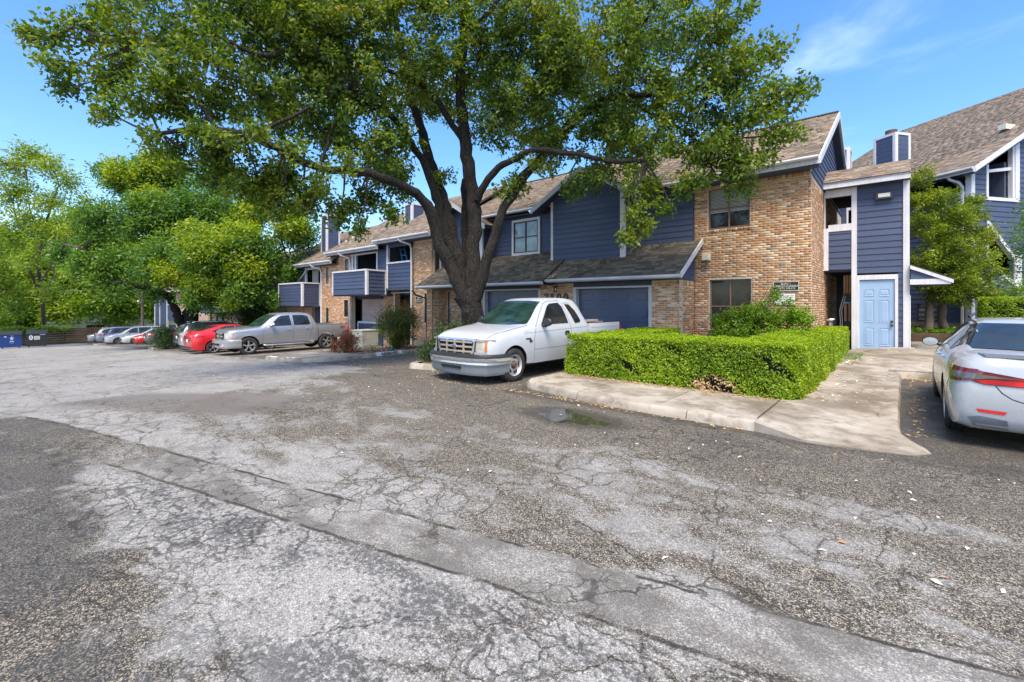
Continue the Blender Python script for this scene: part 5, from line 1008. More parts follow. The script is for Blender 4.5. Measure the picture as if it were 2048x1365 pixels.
FEATHER = [('pale feathery tree rising at the left picture edge above the dumpsters', (-80.69, 4.05, -2.5), [[(-80.69, 4.05, -3.4, 0.224), (-79.25, 3.98, -0.87, 0.208), (-75.1, 3.61, 2.16, 0.196), (-69.57, 3.13, 5.33, 0.16), (-63.55, 3.06, 7.96, 0.117), (-60.1, 3.41, 10.47, 0.084), (-58.05, 3.87, 12.54, 0.046)], [(-75.1, 3.61, 2.16, 0.127), (-68.83, 2.44, 5.25, 0.094), (-63.69, 1.61, 8.29, 0.067), (-61.25, 1.09, 11.18, 0.041)], [(-70.77, 3.41, 4.31, 0.098), (-64.01, 3.98, 6.1, 0.07), (-58.69, 4.63, 8.14, 0.047), (-56.43, 5.27, 10.26, 0.032)], [(-63.55, 3.06, 7.96, 0.073), (-61.51, 2.18, 10.47, 0.056), (-60.21, 1.98, 13.0, 0.032)]], [(-61.42, 0.94, 14.36, 1.3), (-60.04, 2.13, 15.28, 1.2), (-58.67, 3.33, 14.14, 1.2), (-57.46, 4.37, 12.77, 1.0), (-60.73, 1.53, 11.86, 1.4), (-58.67, 3.33, 10.95, 1.2), (-56.95, 4.82, 10.04, 1.0), (-60.39, 1.83, 9.35, 1.3), (-61.59, 0.79, 7.99, 1.4), (-59.18, 2.88, 8.21, 1.1), (-57.46, 4.37, 7.99, 0.9), (-60.04, 2.13, 5.71, 1.0), (-57.29, 4.52, 5.03, 0.9), (-56.09, 5.57, 11.18, 0.6), (-63.48, -0.86, 11.18, 1.6), (-63.48, -0.86, 14.36, 1.4), (-55.74, 5.87, 8.9, 0.8), (-55.23, 6.32, 6.39, 0.8), (-60.27, 3.26, 3.01, 1.0)]), ('tall pale tree half out of frame at the far left', (-73.95, -2.01, -2.5), [[(-73.95, -2.01, -3.1, 0.522), (-73.95, -2.01, 2.12, 0.418), (-71.99, -1.63, 8.24, 0.256), (-70.05, -1.27, 12.1, 0.15)]], [(-71.56, -2.58, 11.1, 2.2), (-69.67, -0.94, 8.6, 2), (-71.94, -2.91, 6.1, 2.2), (-68.92, -0.28, 5.1, 1.8), (-69.29, 0.72, 3.13, 1.5), (-70.43, -1.6, 14.1, 1.8), (-70.01, 1.42, 1.07, 1.1)])]
WOODS = [('yellow green woodland tree above the blue dumpster', (-95.6, 1.69, -2.7), [[(-95.6, 1.69, -4.13, 0.427), (-95.17, 2.07, -0.58, 0.341), (-96.0, 1.35, 2.27, 0.256), (-96.41, 1.0, 5.11, 0.128)]], [(-96.41, 1.0, 5.11, 3.0), (-94.26, 2.86, 6.54, 2.6), (-94.37, 1.44, 1.56, 2.4), (-92.92, 4.03, 2.98, 2.2), (-98.02, -0.4, 2.27, 3), (-96.28, 2.43, 9.5, 2.2)], 'feather'), ('tall mid green tree behind the black dumpster', (-93.89, 5.84, -2.7), [[(-93.89, 5.84, -4.31, 0.513), (-93.44, 6.22, -0.65, 0.411), (-93.89, 5.84, 2.29, 0.308), (-93.89, 5.84, 8.15, 0.154)]], [(-93.89, 5.84, 8.15, 3.2), (-93.55, 4.8, 3.72, 2.6), (-91.67, 7.76, 5.22, 2.8), (-91.92, 6.22, 0.47, 2.0), (-89.19, 8.59, 1.56, 1.8), (-92.78, 6.8, 12.55, 2.2)], 'wood'), ('dense green tree beyond the middle of the fence', (-99.4, 8.99, -2.7), [[(-99.4, 8.99, -4.86, 0.48), (-98.92, 9.41, -0.86, 0.384), (-95.76, 9.51, 2.32, 0.28), (-94.88, 10.27, 6.99, 0.14)]], [(-94.88, 10.27, 6.99, 3.4), (-91.79, 11.64, 3.08, 2.8), (-94.68, 9.12, 2.31, 2.6), (-94.75, 11.71, 11.8, 2.6), (-92.95, 10.63, 0.01, 1.8), (-91.94, 12.82, -0.01, 1.6)], 'wood'), ('leaning dark trunked tree beyond the fence near the white roof', (-99.99, 11.13, -2.7), [[(-100.3, 10.86, -5.04, 0.411), (-99.87, 11.24, -1.75, 0.411), (-97.91, 11.62, 0.32, 0.365), (-94.87, 12.93, 3.14, 0.32), (-93.36, 14.24, 7.94, 0.16)]], [(-93.36, 14.24, 7.94, 3.4), (-90.28, 15.6, 3.91, 2.8), (-92.66, 13.53, 2.33, 2.6), (-93.13, 15.77, 10.46, 2.4), (-90.95, 16.34, 0.74, 1.8), (-94.57, 13.19, 5.54, 2)], 'wood'), ('tree beyond the right end of the fence', (-96.57, 19.41, -2.7), [[(-96.57, 19.41, -5.41, 0.607), (-96.04, 19.86, -1.07, 0.485), (-94.09, 18.91, 2.38, 0.355), (-94.09, 18.91, 5.75, 0.177)]], [(-94.09, 18.91, 5.75, 3), (-95.36, 17.8, 2.38, 2.4), (-94.04, 20.28, 3.24, 2.6), (-94.68, 19.72, 9.23, 2.6), (-93.62, 21.97, 5.86, 2.6)], 'wood'), ('pale green tree behind the left fence end', (-107.79, -0.95, -2.7), [[(-107.79, -0.95, -4.68, 0.544), (-107.32, -0.54, -0.79, 0.436), (-108.09, -1.21, 2.32, 0.327), (-108.38, -1.46, 5.43, 0.163)]], [(-108.38, -1.46, 5.43, 3.4), (-106.03, 0.58, 2.32, 3), (-109.55, -2.48, 10.1, 3), (-103.36, 1.58, -0.75, 1.6), (-101.05, 3.59, -0.75, 1.5), (-108.74, -0.45, 11.8, 2.4)], 'feather'), ('deep green tree behind the far building corner', (-97.65, 26.41, -2.7), [[(-97.65, 26.41, -5.95, 0.653), (-97.09, 26.9, -1.29, 0.523), (-97.65, 26.41, 2.45, 0.392), (-97.65, 26.41, 5.25, 0.196)]], [(-97.65, 26.41, 5.25, 3.4), (-94.84, 28.86, 6.18, 3.4), (-92.02, 31.31, 3.38, 3), (-88.85, 34.07, 6.18, 3.4), (-99.77, 24.57, 8.05, 3)], 'wood')]
YEW = [(0.49,20.3,5.92,0.37),(0.8,20.57,5.17,0.51),(0.54,20.08,4.3,0.61),(1.18,20.9,4.42,0.63),(1.68,21.6,4.67,0.49),(1.92,22.07,5.26,0.27),(1.93,21.82,4.03,0.46),(1.15,20.48,3.46,0.67),(0.51,19.92,3.14,0.55),(1.78,21.42,3.17,0.61),(2.24,22.09,2.71,0.27),(1.22,20.53,2.57,0.61),(0.6,20.13,2.49,0.44),(1.74,21.39,2.33,0.51),(2.05,21.79,1.97,0.29),(0.37,20.2,5.17,0.3),(1.48,21.03,1.92,0.32),(0.98,20.46,2.0,0.37)]
# ------------------------------------------------------------------ vegetation
def leaves(name, C, spread, per, L, Wd, mat, parent=None, seed=1, up=.35, kind=None, out=None, squash=1.0):
    r = np.random.default_rng(seed); C = np.asarray(C, dtype=float); n = len(C)*per
    P = np.repeat(C[:, :3], per, 0)+np.clip(r.normal(0, 1, (n, 3)), -1.7, 1.7)*spread*np.array([1, 1, squash])
    N = r.normal(0, 1, (n, 3)); N /= np.linalg.norm(N, axis=1, keepdims=True)
    N[:, 2] = np.abs(N[:, 2])*.6+up
    if out is not None: N = N*.8+np.repeat(out, per, 0)
    N /= np.linalg.norm(N, axis=1, keepdims=True)
    A = np.cross(N, r.normal(0, 1, (n, 3))); A /= np.linalg.norm(A, axis=1, keepdims=True); S = np.cross(N, A)
    l = (L*r.uniform(.6, 1.25, n))[:, None]; w = (Wd*r.uniform(.7, 1.2, n))[:, None]; dr = N*l*.16
    V = np.stack([P, P+A*l*.45+S*w*.5+dr*.5, P+A*l-dr, P+A*l*.45-S*w*.5+dr*.5], 1)
    return quads(name, V, M[mat], parent, kind)
def scatter(lobes, dens, seed=1, hollow=.45):
    """cluster centres spread through ellipsoidal masses; lobes: (x, y, z, r) or (x, y, z, rx, ry, rz)"""
    r = np.random.default_rng(seed); out = []
    for lb in lobes:
        c = np.array(lb[:3]); rr = np.array(lb[3:] if len(lb) == 6 else [lb[3], lb[3], lb[3]*.8]); n = max(5, int(dens*np.prod(rr)**(2/3)))
        d = r.normal(0, 1, (n, 3)); d /= np.linalg.norm(d, axis=1, keepdims=True)
        rad = (hollow+(1-hollow)*r.random(n)**.6)[:, None]*(1+.18*r.normal(0, 1, (n, 1)))
        out.append(c+d*rad*rr)
    return np.concatenate(out)
def twigs(name, A, Bp, r0, mat, parent, seed=1):
    """thin three sided twigs from A to Bp with a kink"""
    r = np.random.default_rng(seed); A, Bp = np.asarray(A, float), np.asarray(Bp, float); n = len(A); mid = (A+Bp)/2+r.normal(0, .07, (n, 3))*np.linalg.norm(Bp-A, axis=1, keepdims=True)
    V = []
    for P, Q, ra, rb in ((A, mid, r0, r0*.75), (mid, Bp, r0*.75, r0*.4)):
        d = Q-P; d /= np.linalg.norm(d, axis=1, keepdims=True)+1e-9; a = np.cross(d, [0.3, 0.5, 0.81]); a /= np.linalg.norm(a, axis=1, keepdims=True)+1e-9; b = np.cross(d, a)
        ring = [a*math.cos(t)+b*math.sin(t) for t in (0, 2.1, 4.2)]
        for k in range(3): V.append(np.stack([P+ring[k]*ra, P+ring[(k+1) % 3]*ra, Q+ring[(k+1) % 3]*rb, Q+ring[k]*rb], 1))
    return quads(name, np.concatenate(V), M[mat], parent, 'stuff')
def limbs(name, LS, mat, parent, n=10, seed=3):
    rr = random.Random(seed); b = MB()
    for L in LS:
        P = [Vector(p[:3]) for p in L]; Rd = [p[3] for p in L]; Q, S = [], []
        for i in range(len(P)-1):                                   # Catmull-Rom refinement with knots in the outline
            p0, p1, p2, p3 = P[max(i-1, 0)], P[i], P[i+1], P[min(i+2, len(P)-1)]
            k = max(2, int((p2-p1).length/.18)) if Rd[i] > .05 else 3
            k = min(k, 14)
            for j in range(k):
                t = j/k; Q.append(.5*((2*p1)+(p2-p0)*t+(2*p0-5*p1+4*p2-p3)*t*t+(3*p1-p0-3*p2+p3)*t**3)); S.append((Rd[i]+(Rd[i+1]-Rd[i])*t)*rr.uniform(.93, 1.08))
        Q.append(P[-1]); S.append(Rd[-1])
        Q = [q_ if i_ in (0, len(Q)-1) else q_+Vector((rr.gauss(0, .16), rr.gauss(0, .16), rr.gauss(0, .16)))*S[i_] for i_, q_ in enumerate(Q)]; b.tube(Q, S, n)
    return b.build(name, M[mat], parent, smooth=True)
def tree(name, label, base, LS, lobes, dens, spread, per, L, Wd, mat, bark='bark', seed=1, group=None, tw=.012, cat='tree', hollow=.45, up=.35, tdens=.35):
    t = thing(name, label, cat, base, group=group)
    tr = limbs('trunk', LS, bark, t)
    C = scatter(lobes, dens, seed, hollow); leaves('crown', C, spread, per, L, Wd, mat, t, seed+1, up)
    if tw:
        pts = np.array([p[:3] for Lb in LS for p in Lb[1:]]); lc = np.array([l[:3] for l in lobes])
        near = pts[np.argmin(np.linalg.norm(lc[:, None]-pts[None], axis=2), 1)]
        twigs('branches', near, lc, tw*3.2, 'twig' if bark == 'bark' else bark, t, seed+2)
        k = np.random.default_rng(seed+3).random(len(C)) < tdens; own = lc[np.argmin(np.linalg.norm(C[:, None]-lc[None], axis=2), 1)]
        twigs('twigs', own[k], C[k], tw, 'twig' if bark == 'bark' else bark, t, seed+4)
    return t
tree('oak_tree', 'large spreading oak with a dark lichened trunk behind the white pickup', (-9.6, 9.3, -.1), OAK_LIMBS, OAK_LOBES, 52, .115, 46, .125, .068, 'oak', seed=11, tw=.010, hollow=.25, up=.2, tdens=.8)
leaves('trunk_sprout', scatter([(-10.4, 9.6, 3.3, .28), (-9.9, 8.9, .75, .2)], 150, 5), .07, 14, .09, .05, 'oak', bpy.data.objects['oak_tree'], 8)
tree('ash_tree', 'broad bright green ash tree with a forked dark trunk beside the parked dark suv', ASH_BASE, ASH_LIMBS, ASH_LOBES, 66, .24, 24, .25, .11, 'ash', seed=21, tw=.024, hollow=.4, tdens=.7)
leaves('crown', scatter(ASH_HIGHLIGHTS, 100, 24, .55), .24, 26, .25, .11, 'ash_highlight', bpy.data.objects['ash_tree'], 25)  # highlight masses of the crown, painted by the lighter leaf colour
for i, (lab, base, L_, lobes) in enumerate(FEATHER):
    tree('honey_locust_tree', lab, base, L_, lobes, 26, .38, 22, .34, .13, 'feather', 'palebark', seed=31+i, group='pale trees near the dumpsters', tw=.03, hollow=.2, tdens=.9)
for i, (lab, base, L_, lobes, m_) in enumerate(WOODS):
    tree('woodland_tree', lab, base, L_, lobes, 24, .7, 24, .55, .26, m_, 'palebark', seed=51+i, group='trees beyond the wooden fence', tw=.05, hollow=.5, tdens=.12)
leaves('background_woodland', scatter([(-150+8*math.cos(i*2.1), -60+i*9, 2+3*math.sin(i*1.7), 9, 8, 7.5) for i in range(22)], 9, 71), 1.2, 16, 1.2, .7, 'wood', None, 72, kind='stuff')
# ---- clipped hedges: leaves over the surface of a rounded body
def hedge(name, label, boxes, ztop, zb, mat, dens=2600, L=.042, Wd=.024, seed=1, cat='hedge', group=None, dead=None, core='soffit'):
    c0 = np.mean([[b[0]+b[1], b[2]+b[3]] for b in boxes], 0)/2; t = thing(name, label, cat, (c0[0], c0[1], zb), group=group); r = np.random.default_rng(seed)
    cm = MB()
    for x0, x1, y0, y1 in boxes: cm.box(x0+.13, x1-.13, y0+(.2 if len(boxes) > 1 else .12), y1-.10, zb, ztop-.12)
    cm.build('stems_and_core', M['hedgecore'], t)  # solid dark box inside the leaves, closes off views through the hedge
    Ps, Ns = [], []
    for x0, x1, y0, y1 in boxes:
        for face, area in (('t', (x1-x0)*(y1-y0)), ('x0', (y1-y0)*(ztop-zb)), ('x1', (y1-y0)*(ztop-zb)), ('y0', (x1-x0)*(ztop-zb)), ('y1', (x1-x0)*(ztop-zb))):
            n = int(area*dens); u, v = r.random(n), r.random(n); dep = -np.abs(r.normal(0, .045, n))+.01
            if face == 't': P = np.stack([x0+u*(x1-x0), y0+v*(y1-y0), ztop+dep], 1); N = np.tile([0, 0, 1.], (n, 1))
            elif face[0] == 'x': s = -1 if face == 'x0' else 1; P = np.stack([(x0 if s < 0 else x1)+s*dep, y0+u*(y1-y0), zb+v*(ztop-zb)], 1); N = np.tile([s, 0, .15], (n, 1))
            else: s = -1 if face == 'y0' else 1; P = np.stack([x0+u*(x1-x0), (y0 if s < 0 else y1)+s*dep, zb+v*(ztop-zb)], 1); N = np.tile([0, s, .15], (n, 1))
            Ps.append(P); Ns.append(N)
    P, N = np.concatenate(Ps), np.concatenate(Ns)
    keep = np.ones(len(P), bool)
    for i, (x0, x1, y0, y1) in enumerate(boxes):                    # nothing inside the body
        keep &= ~((P[:, 0] > x0+.16) & (P[:, 0] < x1-.16) & (P[:, 1] > y0+.16) & (P[:, 1] < y1-.16) & (P[:, 2] < ztop-.16))
    cx, cy = boxes[0][1], boxes[0][2]; rc = .45                          # the near corner is clipped round
    for sx, ex in ((1, boxes[0][1]),):
        dx, dy = sx*(P[:, 0]-ex)+rc, (cy+rc)-P[:, 1]; h_ = np.hypot(dx, dy); k_ = (dx > 0) & (dy > 0) & (h_ > rc-.03) & (len(boxes) > 1)
        fac = np.where(k_, np.minimum(1, (rc-.02)/np.maximum(h_, 1e-6)), 1); P[:, 0] = np.where(k_, ex-sx*rc+sx*dx*fac, P[:, 0]); P[:, 1] = np.where(k_, cy+rc-dy*fac, P[:, 1])
    # rounded shoulders, lumps, thin spots
    lump = np.sin(P[:, 0]*5.1+np.sin(P[:, 1]*4.3)*1.3)*np.sin(P[:, 2]*6.3+P[:, 0]*2.2)+.6*np.sin(P[:, 0]*11+P[:, 2]*9+P[:, 1]*8); P = P+N*(lump*.02)[:, None]
    top = np.clip((P[:, 2]-(ztop-.16))/.16, 0, 1); P = P-N*((top**2)*.07*(N[:, 2] < .9))[:, None]
    thin = (np.sin(P[:, 0]*3.7+1.1)*np.sin(P[:, 2]*5.2+P[:, 0])+.5*np.sin(P[:, 0]*8.3+P[:, 2]*11.7+P[:, 1]*6)); keep &= ~((thin > .92) & (N[:, 2] < .9) & (r.random(len(P)) < .88)); cl = np.sin(P[:, 0]*17+2*np.sin(P[:, 2]*9))*np.sin(P[:, 2]*19+2*np.sin(P[:, 0]*7+P[:, 1]*8))*np.cos(P[:, 1]*15); keep &= ~((cl > .38) & (r.random(len(P)) < .7))
    P, N = P[keep], N[keep]
    if dead is not None:
        d = np.array(dead); dd = np.linalg.norm((P-d[:3])/d[3:6], axis=1)+r.normal(0, .15, len(P)); k = dd < 1
        leaves('dead_patch', P[k], .012, 1, L*1.15, Wd*1.2, 'dead', t, seed+5, 0.0, 'stuff', out=N[k]*.6); P, N = P[~k], N[~k]
    leaves('foliage', P, .012, 2, L, Wd, mat, t, seed+1, 0.05, out=N*.55)
    return t
g = G('hedge_interior'); M['hedgecore'] = g.set((.018, .022, .008), .95)
HB = [(-5.72, -1.24, 8.42, 10.1), (-5.72, -4.7, 10.1, 12.6), (-2.35, -1.24, 10.1, 16.7)]
hedge('clipped_hedge', 'bright green clipped boxwood hedge on the curbed corner with a dead tan patch', HB, 1.0, .12, 'box', 3300, seed=81, dead=(-2.55, 8.42, .22, .38, .25, .20))
hedge('clipped_hedge', 'bright green clipped hedge at the right edge above the white sedan roof', [(1.75, 4.5, 18.75, 20.0)], 1.87, 1.25, 'box', 1300, .05, .03, seed=85)
hedge('clipped_shrub', 'small clipped green cube shrub beside the downspout on the far brick corner', [(-18.75, -18.2, 12.5, 13.1)], .62, -.3, 'box', 1500, .05, .03, seed=87, cat='shrub')
def shrub(name, label, lobes, mat, dens=160, per=20, L=.07, Wd=.03, spread=.07, seed=1, zb=0.0, stem='twig', cat='shrub', up=.35, group=None, hollow=.3):
    c = lobes[0]; t = thing(name, label, cat, (c[0], c[1], zb), group=group); C = scatter(lobes, dens, seed, hollow); leaves('foliage', C, spread, per, L, Wd, mat, t, seed+1, up)
    r = random.Random(seed); b = MB()
    for l in lobes:
        for k in range(3): b.tube([(c[0]+r.uniform(-.1, .1), c[1]+r.uniform(-.1, .1), zb), ((c[0]+l[0])/2, (c[1]+l[1])/2, (zb+l[2])/2), (l[0]+r.uniform(-.2, .2), l[1], l[2]+l[3]*.3*k)], [.018, .014, .006], 5)
    b.build('stems_and_core', M[stem], t, smooth=True); return t
shrub('laurel_bush', 'leafy mid green bush in front of the office window and signs', [(-3.9, 13.65, 1.0, .45), (-3.45, 13.7, 1.3, .50), (-2.9, 13.7, 1.35, .48), (-2.4, 13.7, 1.4, .46), (-2.05, 13.8, 1.3, .36), (-3.1, 13.5, .85, .55), (-2.3, 13.5, .85, .55), (-2.72, 13.95, 1.85, .16), (-2.62, 13.95, 2.05, .10), (-4.0, 13.65, .6, .4), (-3.6, 13.5, .8, .5)], 'boxdark', 270, 26, .085, .036, .07, 91, .12)
shrub('nandina_bush', 'tall dark nandina bush with reddish tips beside the beige cabinet', [(-16.2, 11.2, .35, .7), (-15.8, 11.3, .85, .75), (-16.5, 11.2, .95, .7), (-16.2, 11.2, 1.3, .6), (-15.6, 11.4, 1.1, .5), (-16.9, 11.1, .8, .5), (-16.1, 11.2, -.05, .5)], 'nandina', 190, 30, .085, .028, .09, 93, -.25)
leaves('new_growth', scatter([(-16.2, 11.15, 1.65, .5, .45, .2), (-16.9, 11.0, 1.2, .35), (-15.6, 11.3, 1.4, .35)], 150, 94), .08, 14, .075, .025, 'redleaf', bpy.data.objects['nandina_bush'], 95, kind='stuff')
shrub('red_nandina_shrub', 'low rusty red nandina shrub in front of the beige cabinet', [(-16.6, 9.1, .1, .52), (-16.25, 9.15, .15, .5), (-16.45, 9.1, .36, .42), (-16.95, 9.0, .05, .36)], 'redleaf', 300, 24, .06, .024, .07, 96, -.25)
for i, (x, y, r_, m_, lb) in enumerate([(-15.5, 9.6, .26, 'nandina', 'small green and red ground shrub in the middle of the mulch bed'), (-15.1, 10.9, .3, 'redleaf', 'small dark red shrub at the foot of the tall nandina'), (-14.9, 11.7, .28, 'nandina', 'low green shrub near the foot of the downspout'), (-17.4, 8.9, .22, 'nandina', 'low brown green shrub at the left end of the mulch bed')]):
    shrub('ground_shrub', lb, [(x, y, gz(x)+.22, r_), (x+.2, y+.1, gz(x)+.15, r_*.7)], m_, 200, 16, .06, .024, .06, 100+i*3, gz(x)+.1, group='low shrubs in the mulch bed')
shrub('loose_bush', 'loose dark green bush on the tree island left of the white pickup bumper', [(-10.1, 8.4, .35, .42), (-9.9, 8.6, .7, .42), (-10.2, 8.7, .85, .36), (-9.6, 8.4, .45, .36), (-10.3, 8.2, .25, .3), (-9.75, 8.9, 1.0, .3), (-9.4, 8.75, .95, .22), (-10.1, 8.0, .3, .35), (-9.8, 8.2, .6, .35)], 'dark', 230, 24, .07, .032, .09, 110, .05)
shrub('small_shrub', 'small bright green shrub tip showing behind the silver pickup tailgate', [(-19.6, 12.3, .35, .35), (-19.3, 12.3, .3, .3)], 'box', 240, 22, .05, .025, .06, 114, -.4)
shrub('round_bush', 'round dark green bush on the far island between the grey sedan and dark suv', [(-36.1, 7.3, -.55, .75, .7, .8), (-36.6, 7.3, -.6, .7, .7, .75), (-36.3, 7.2, -.15, .55)], 'dark', 120, 24, .12, .05, .14, 117, -1.3)
for i, (x, y, z, rs) in enumerate([(-33.2, 12.2, .6, 1.3), (-34.5, 12.0, 1.4, 1.5), (-32.3, 12.4, .2, 1.0), (-35.8, 12.2, .6, 1.3)]):
    shrub('dark_shrub', ['dark overgrown shrub against the shaded wall behind the silver pickup cab', 'tall dark shrub under the ash crown', 'dark shrub below the far balcony', 'dark shrub nearest the ash trunk'][i], [(x, y, z, rs*.8), (x+.5, y, z-.6, rs*.7), (x-.4, y, z+.6, rs*.6)], 'dark', 60, 22, .16, .07, .2, 120+i*3, -1.2, group='overgrown shrubs under the ash tree')
# yew, edge tree, vine and ground cover at the right
YL = [[(.62, 20.5, .6, .13), (.66, 20.6, 1.6, .11), (.8, 20.7, 2.8, .09), (1.0, 20.8, 4.4, .05)], [(1.05, 20.8, .6, .13), (.98, 20.8, 1.7, .10), (1.1, 20.9, 3, .07), (1.4, 21, 4.2, .04)]]
yl = [(D_[0], D_[1], D_[2], D_[3]) for D_ in YEW]
tree('yew_tree', 'yellow green yew tree with twin bare trunks between the stair tower and the tall building', (.8, 20.6, .6), YL, yl, 260, .075, 40, .10, .034, 'yew', 'palebark', seed=141, tw=.01, hollow=.55, up=.6)
tree('young_tree', 'small mid green tree cut off by the right picture edge', (2.75, 16.9, .3), [[(2.75, 16.9, .3, .07), (2.72, 16.9, 2, .05), (2.7, 16.9, 4, .02)]], [(2.5, 16.75, 3.2, .55), (2.75, 17, 3.9, .6), (2.55, 16.9, 2.7, .5), (2.9, 17, 4.4, .5), (2.35, 16.65, 3.6, .35), (2.9, 17.1, 3.0, .6)], 170, .1, 24, .075, .034, 'ash', seed=145, tw=.008)
shrub('climbing_shrub', 'dark green shrub climbing the navy wall left of the right hand hedge', [(2.3, 21.6, 1.9, .32), (2.75, 21.9, 2.2, .34), (2.9, 22.1, 1.7, .4), (3.2, 22.3, 2.3, .35), (2.45, 21.8, 2.45, .22)], 'boxdark', 170, 20, .09, .045, .09, 150, .7)
leaves('ground_cover', np.random.default_rng(5).uniform([-.6, 20.2, .68], [3.2, 21.6, .82], (900, 3)), .07, 12, .08, .04, 'boxdark', None, 152, kind='stuff')
leaves('grass_tuft', np.random.default_rng(6).uniform([-1.22, 14.5, .18], [-.85, 17.1, .24], (240, 3)), .04, 12, .09, .012, 'grass', None, 153, up=-.2, kind='stuff')
leaves('roof_seedling', scatter([(-.35, 18.6, 5.9, .12), (-.05, 18.5, 6.0, .1), (-.6, 18.6, 5.85, .1)], 90, 7), .05, 10, .06, .025, 'redleaf', None, 154); tag(bpy.data.objects['roof_seedling'], 'reddish leaf tips showing over the small tower roof', 'plant')
# ---- fallen leaves
r = np.random.default_rng(77)
def litter(name, P, L, Wd, mat, seed, parent=None):
    P = np.asarray(P, float); n = len(P); r = np.random.default_rng(seed); a = r.uniform(0, 6.28, n); l = (L*r.uniform(.6, 1.3, n))[:, None]; w = (Wd*r.uniform(.7, 1.2, n))[:, None]
    A = np.stack([np.cos(a), np.sin(a), r.normal(0, .12, n)], 1); S = np.stack([-np.sin(a), np.cos(a), r.normal(0, .25, n)], 1); h = np.array([0, 0, 1.])*(.006+.012*r.random((n, 1)))
    return quads(name, np.stack([P+h*.4, P+A*l*.5+S*w*.5+h, P+A*l+h*.6, P+A*l*.5-S*w*.5+h], 1), M[mat], parent, 'stuff')
def drop(n, x0, x1, y0, y1, z=.004): 
    q = r.uniform([x0, y0], [x1, y1], (n, 2)); return np.column_stack([q, [gz(a)+z for a, b in q]])
g = G('bleached_leaf'); M['bleach'] = g.set(g.ramp(g.rnd(), [(0, (.66, .58, .44)), (.6, (.74, .68, .56)), (.8, (.42, .20, .06)), (1, (.5, .33, .14))]), .75)
litter('fallen_leaves', np.concatenate([drop(120, -9, 2.5, 3.6, 6.5), drop(90, -16, -6, 3.5, 8), drop(8, -6, .5, 2.2, 3.4)]), .05, .024, 'bleach', 201)
litter('gutter_leaves', np.concatenate([np.column_stack([q := r.uniform(-6, -1.6, 260), 6.62+.06*r.normal(0, 1, 260)-.0*q, np.full(260, .006)]), drop(160, -8.9, -6.0, 6.3, 7.6), drop(120, -14.2, -9, 7.0, 9.0), np.column_stack([-14.28+.1*r.normal(0, 1, 130), r.uniform(8.6, 12, 130), np.full(130, gz(-14.3)+.01)])]), .055, .03, 'dead', 202)
litter('hedge_leaves', np.concatenate([np.column_stack([r.uniform(-5.7, -1.4, 420), 8.40-np.abs(r.normal(0, .09, 420)), np.full(420, .134)]), np.column_stack([-1.2+.05*r.normal(0, 1, 90), r.uniform(8.6, 14, 90), np.full(90, .14)])]), .055, .03, 'dead', 203)
litter('walk_leaves', np.concatenate([np.column_stack([r.uniform(-1.3, -.3, 90), r.uniform(8.5, 13.5, 90), np.full(90, .15)]), np.column_stack([-1.08+.10*np.abs(r.normal(0, 1, 260)), r.uniform(13.6, 16.3, 260), np.full(260, .235)])]), .055, .03, 'bleach', 204)
litter('bay_leaves', np.concatenate([np.column_stack([r.uniform(-.02, 1.6, 340), 13.52-np.abs(r.normal(0, .13, 340)), np.full(340, .006)]), np.column_stack([.08+np.abs(r.normal(0, .12, 90)), r.uniform(7.6, 13.4, 90), np.full(90, .006)])]), .055, .03, 'dead', 205)
q_ = drop(700, -18.4, -14.7, 8.7, 12.8, .13); litter('bed_leaves', q_, .06, .03, 'bleach', 206)
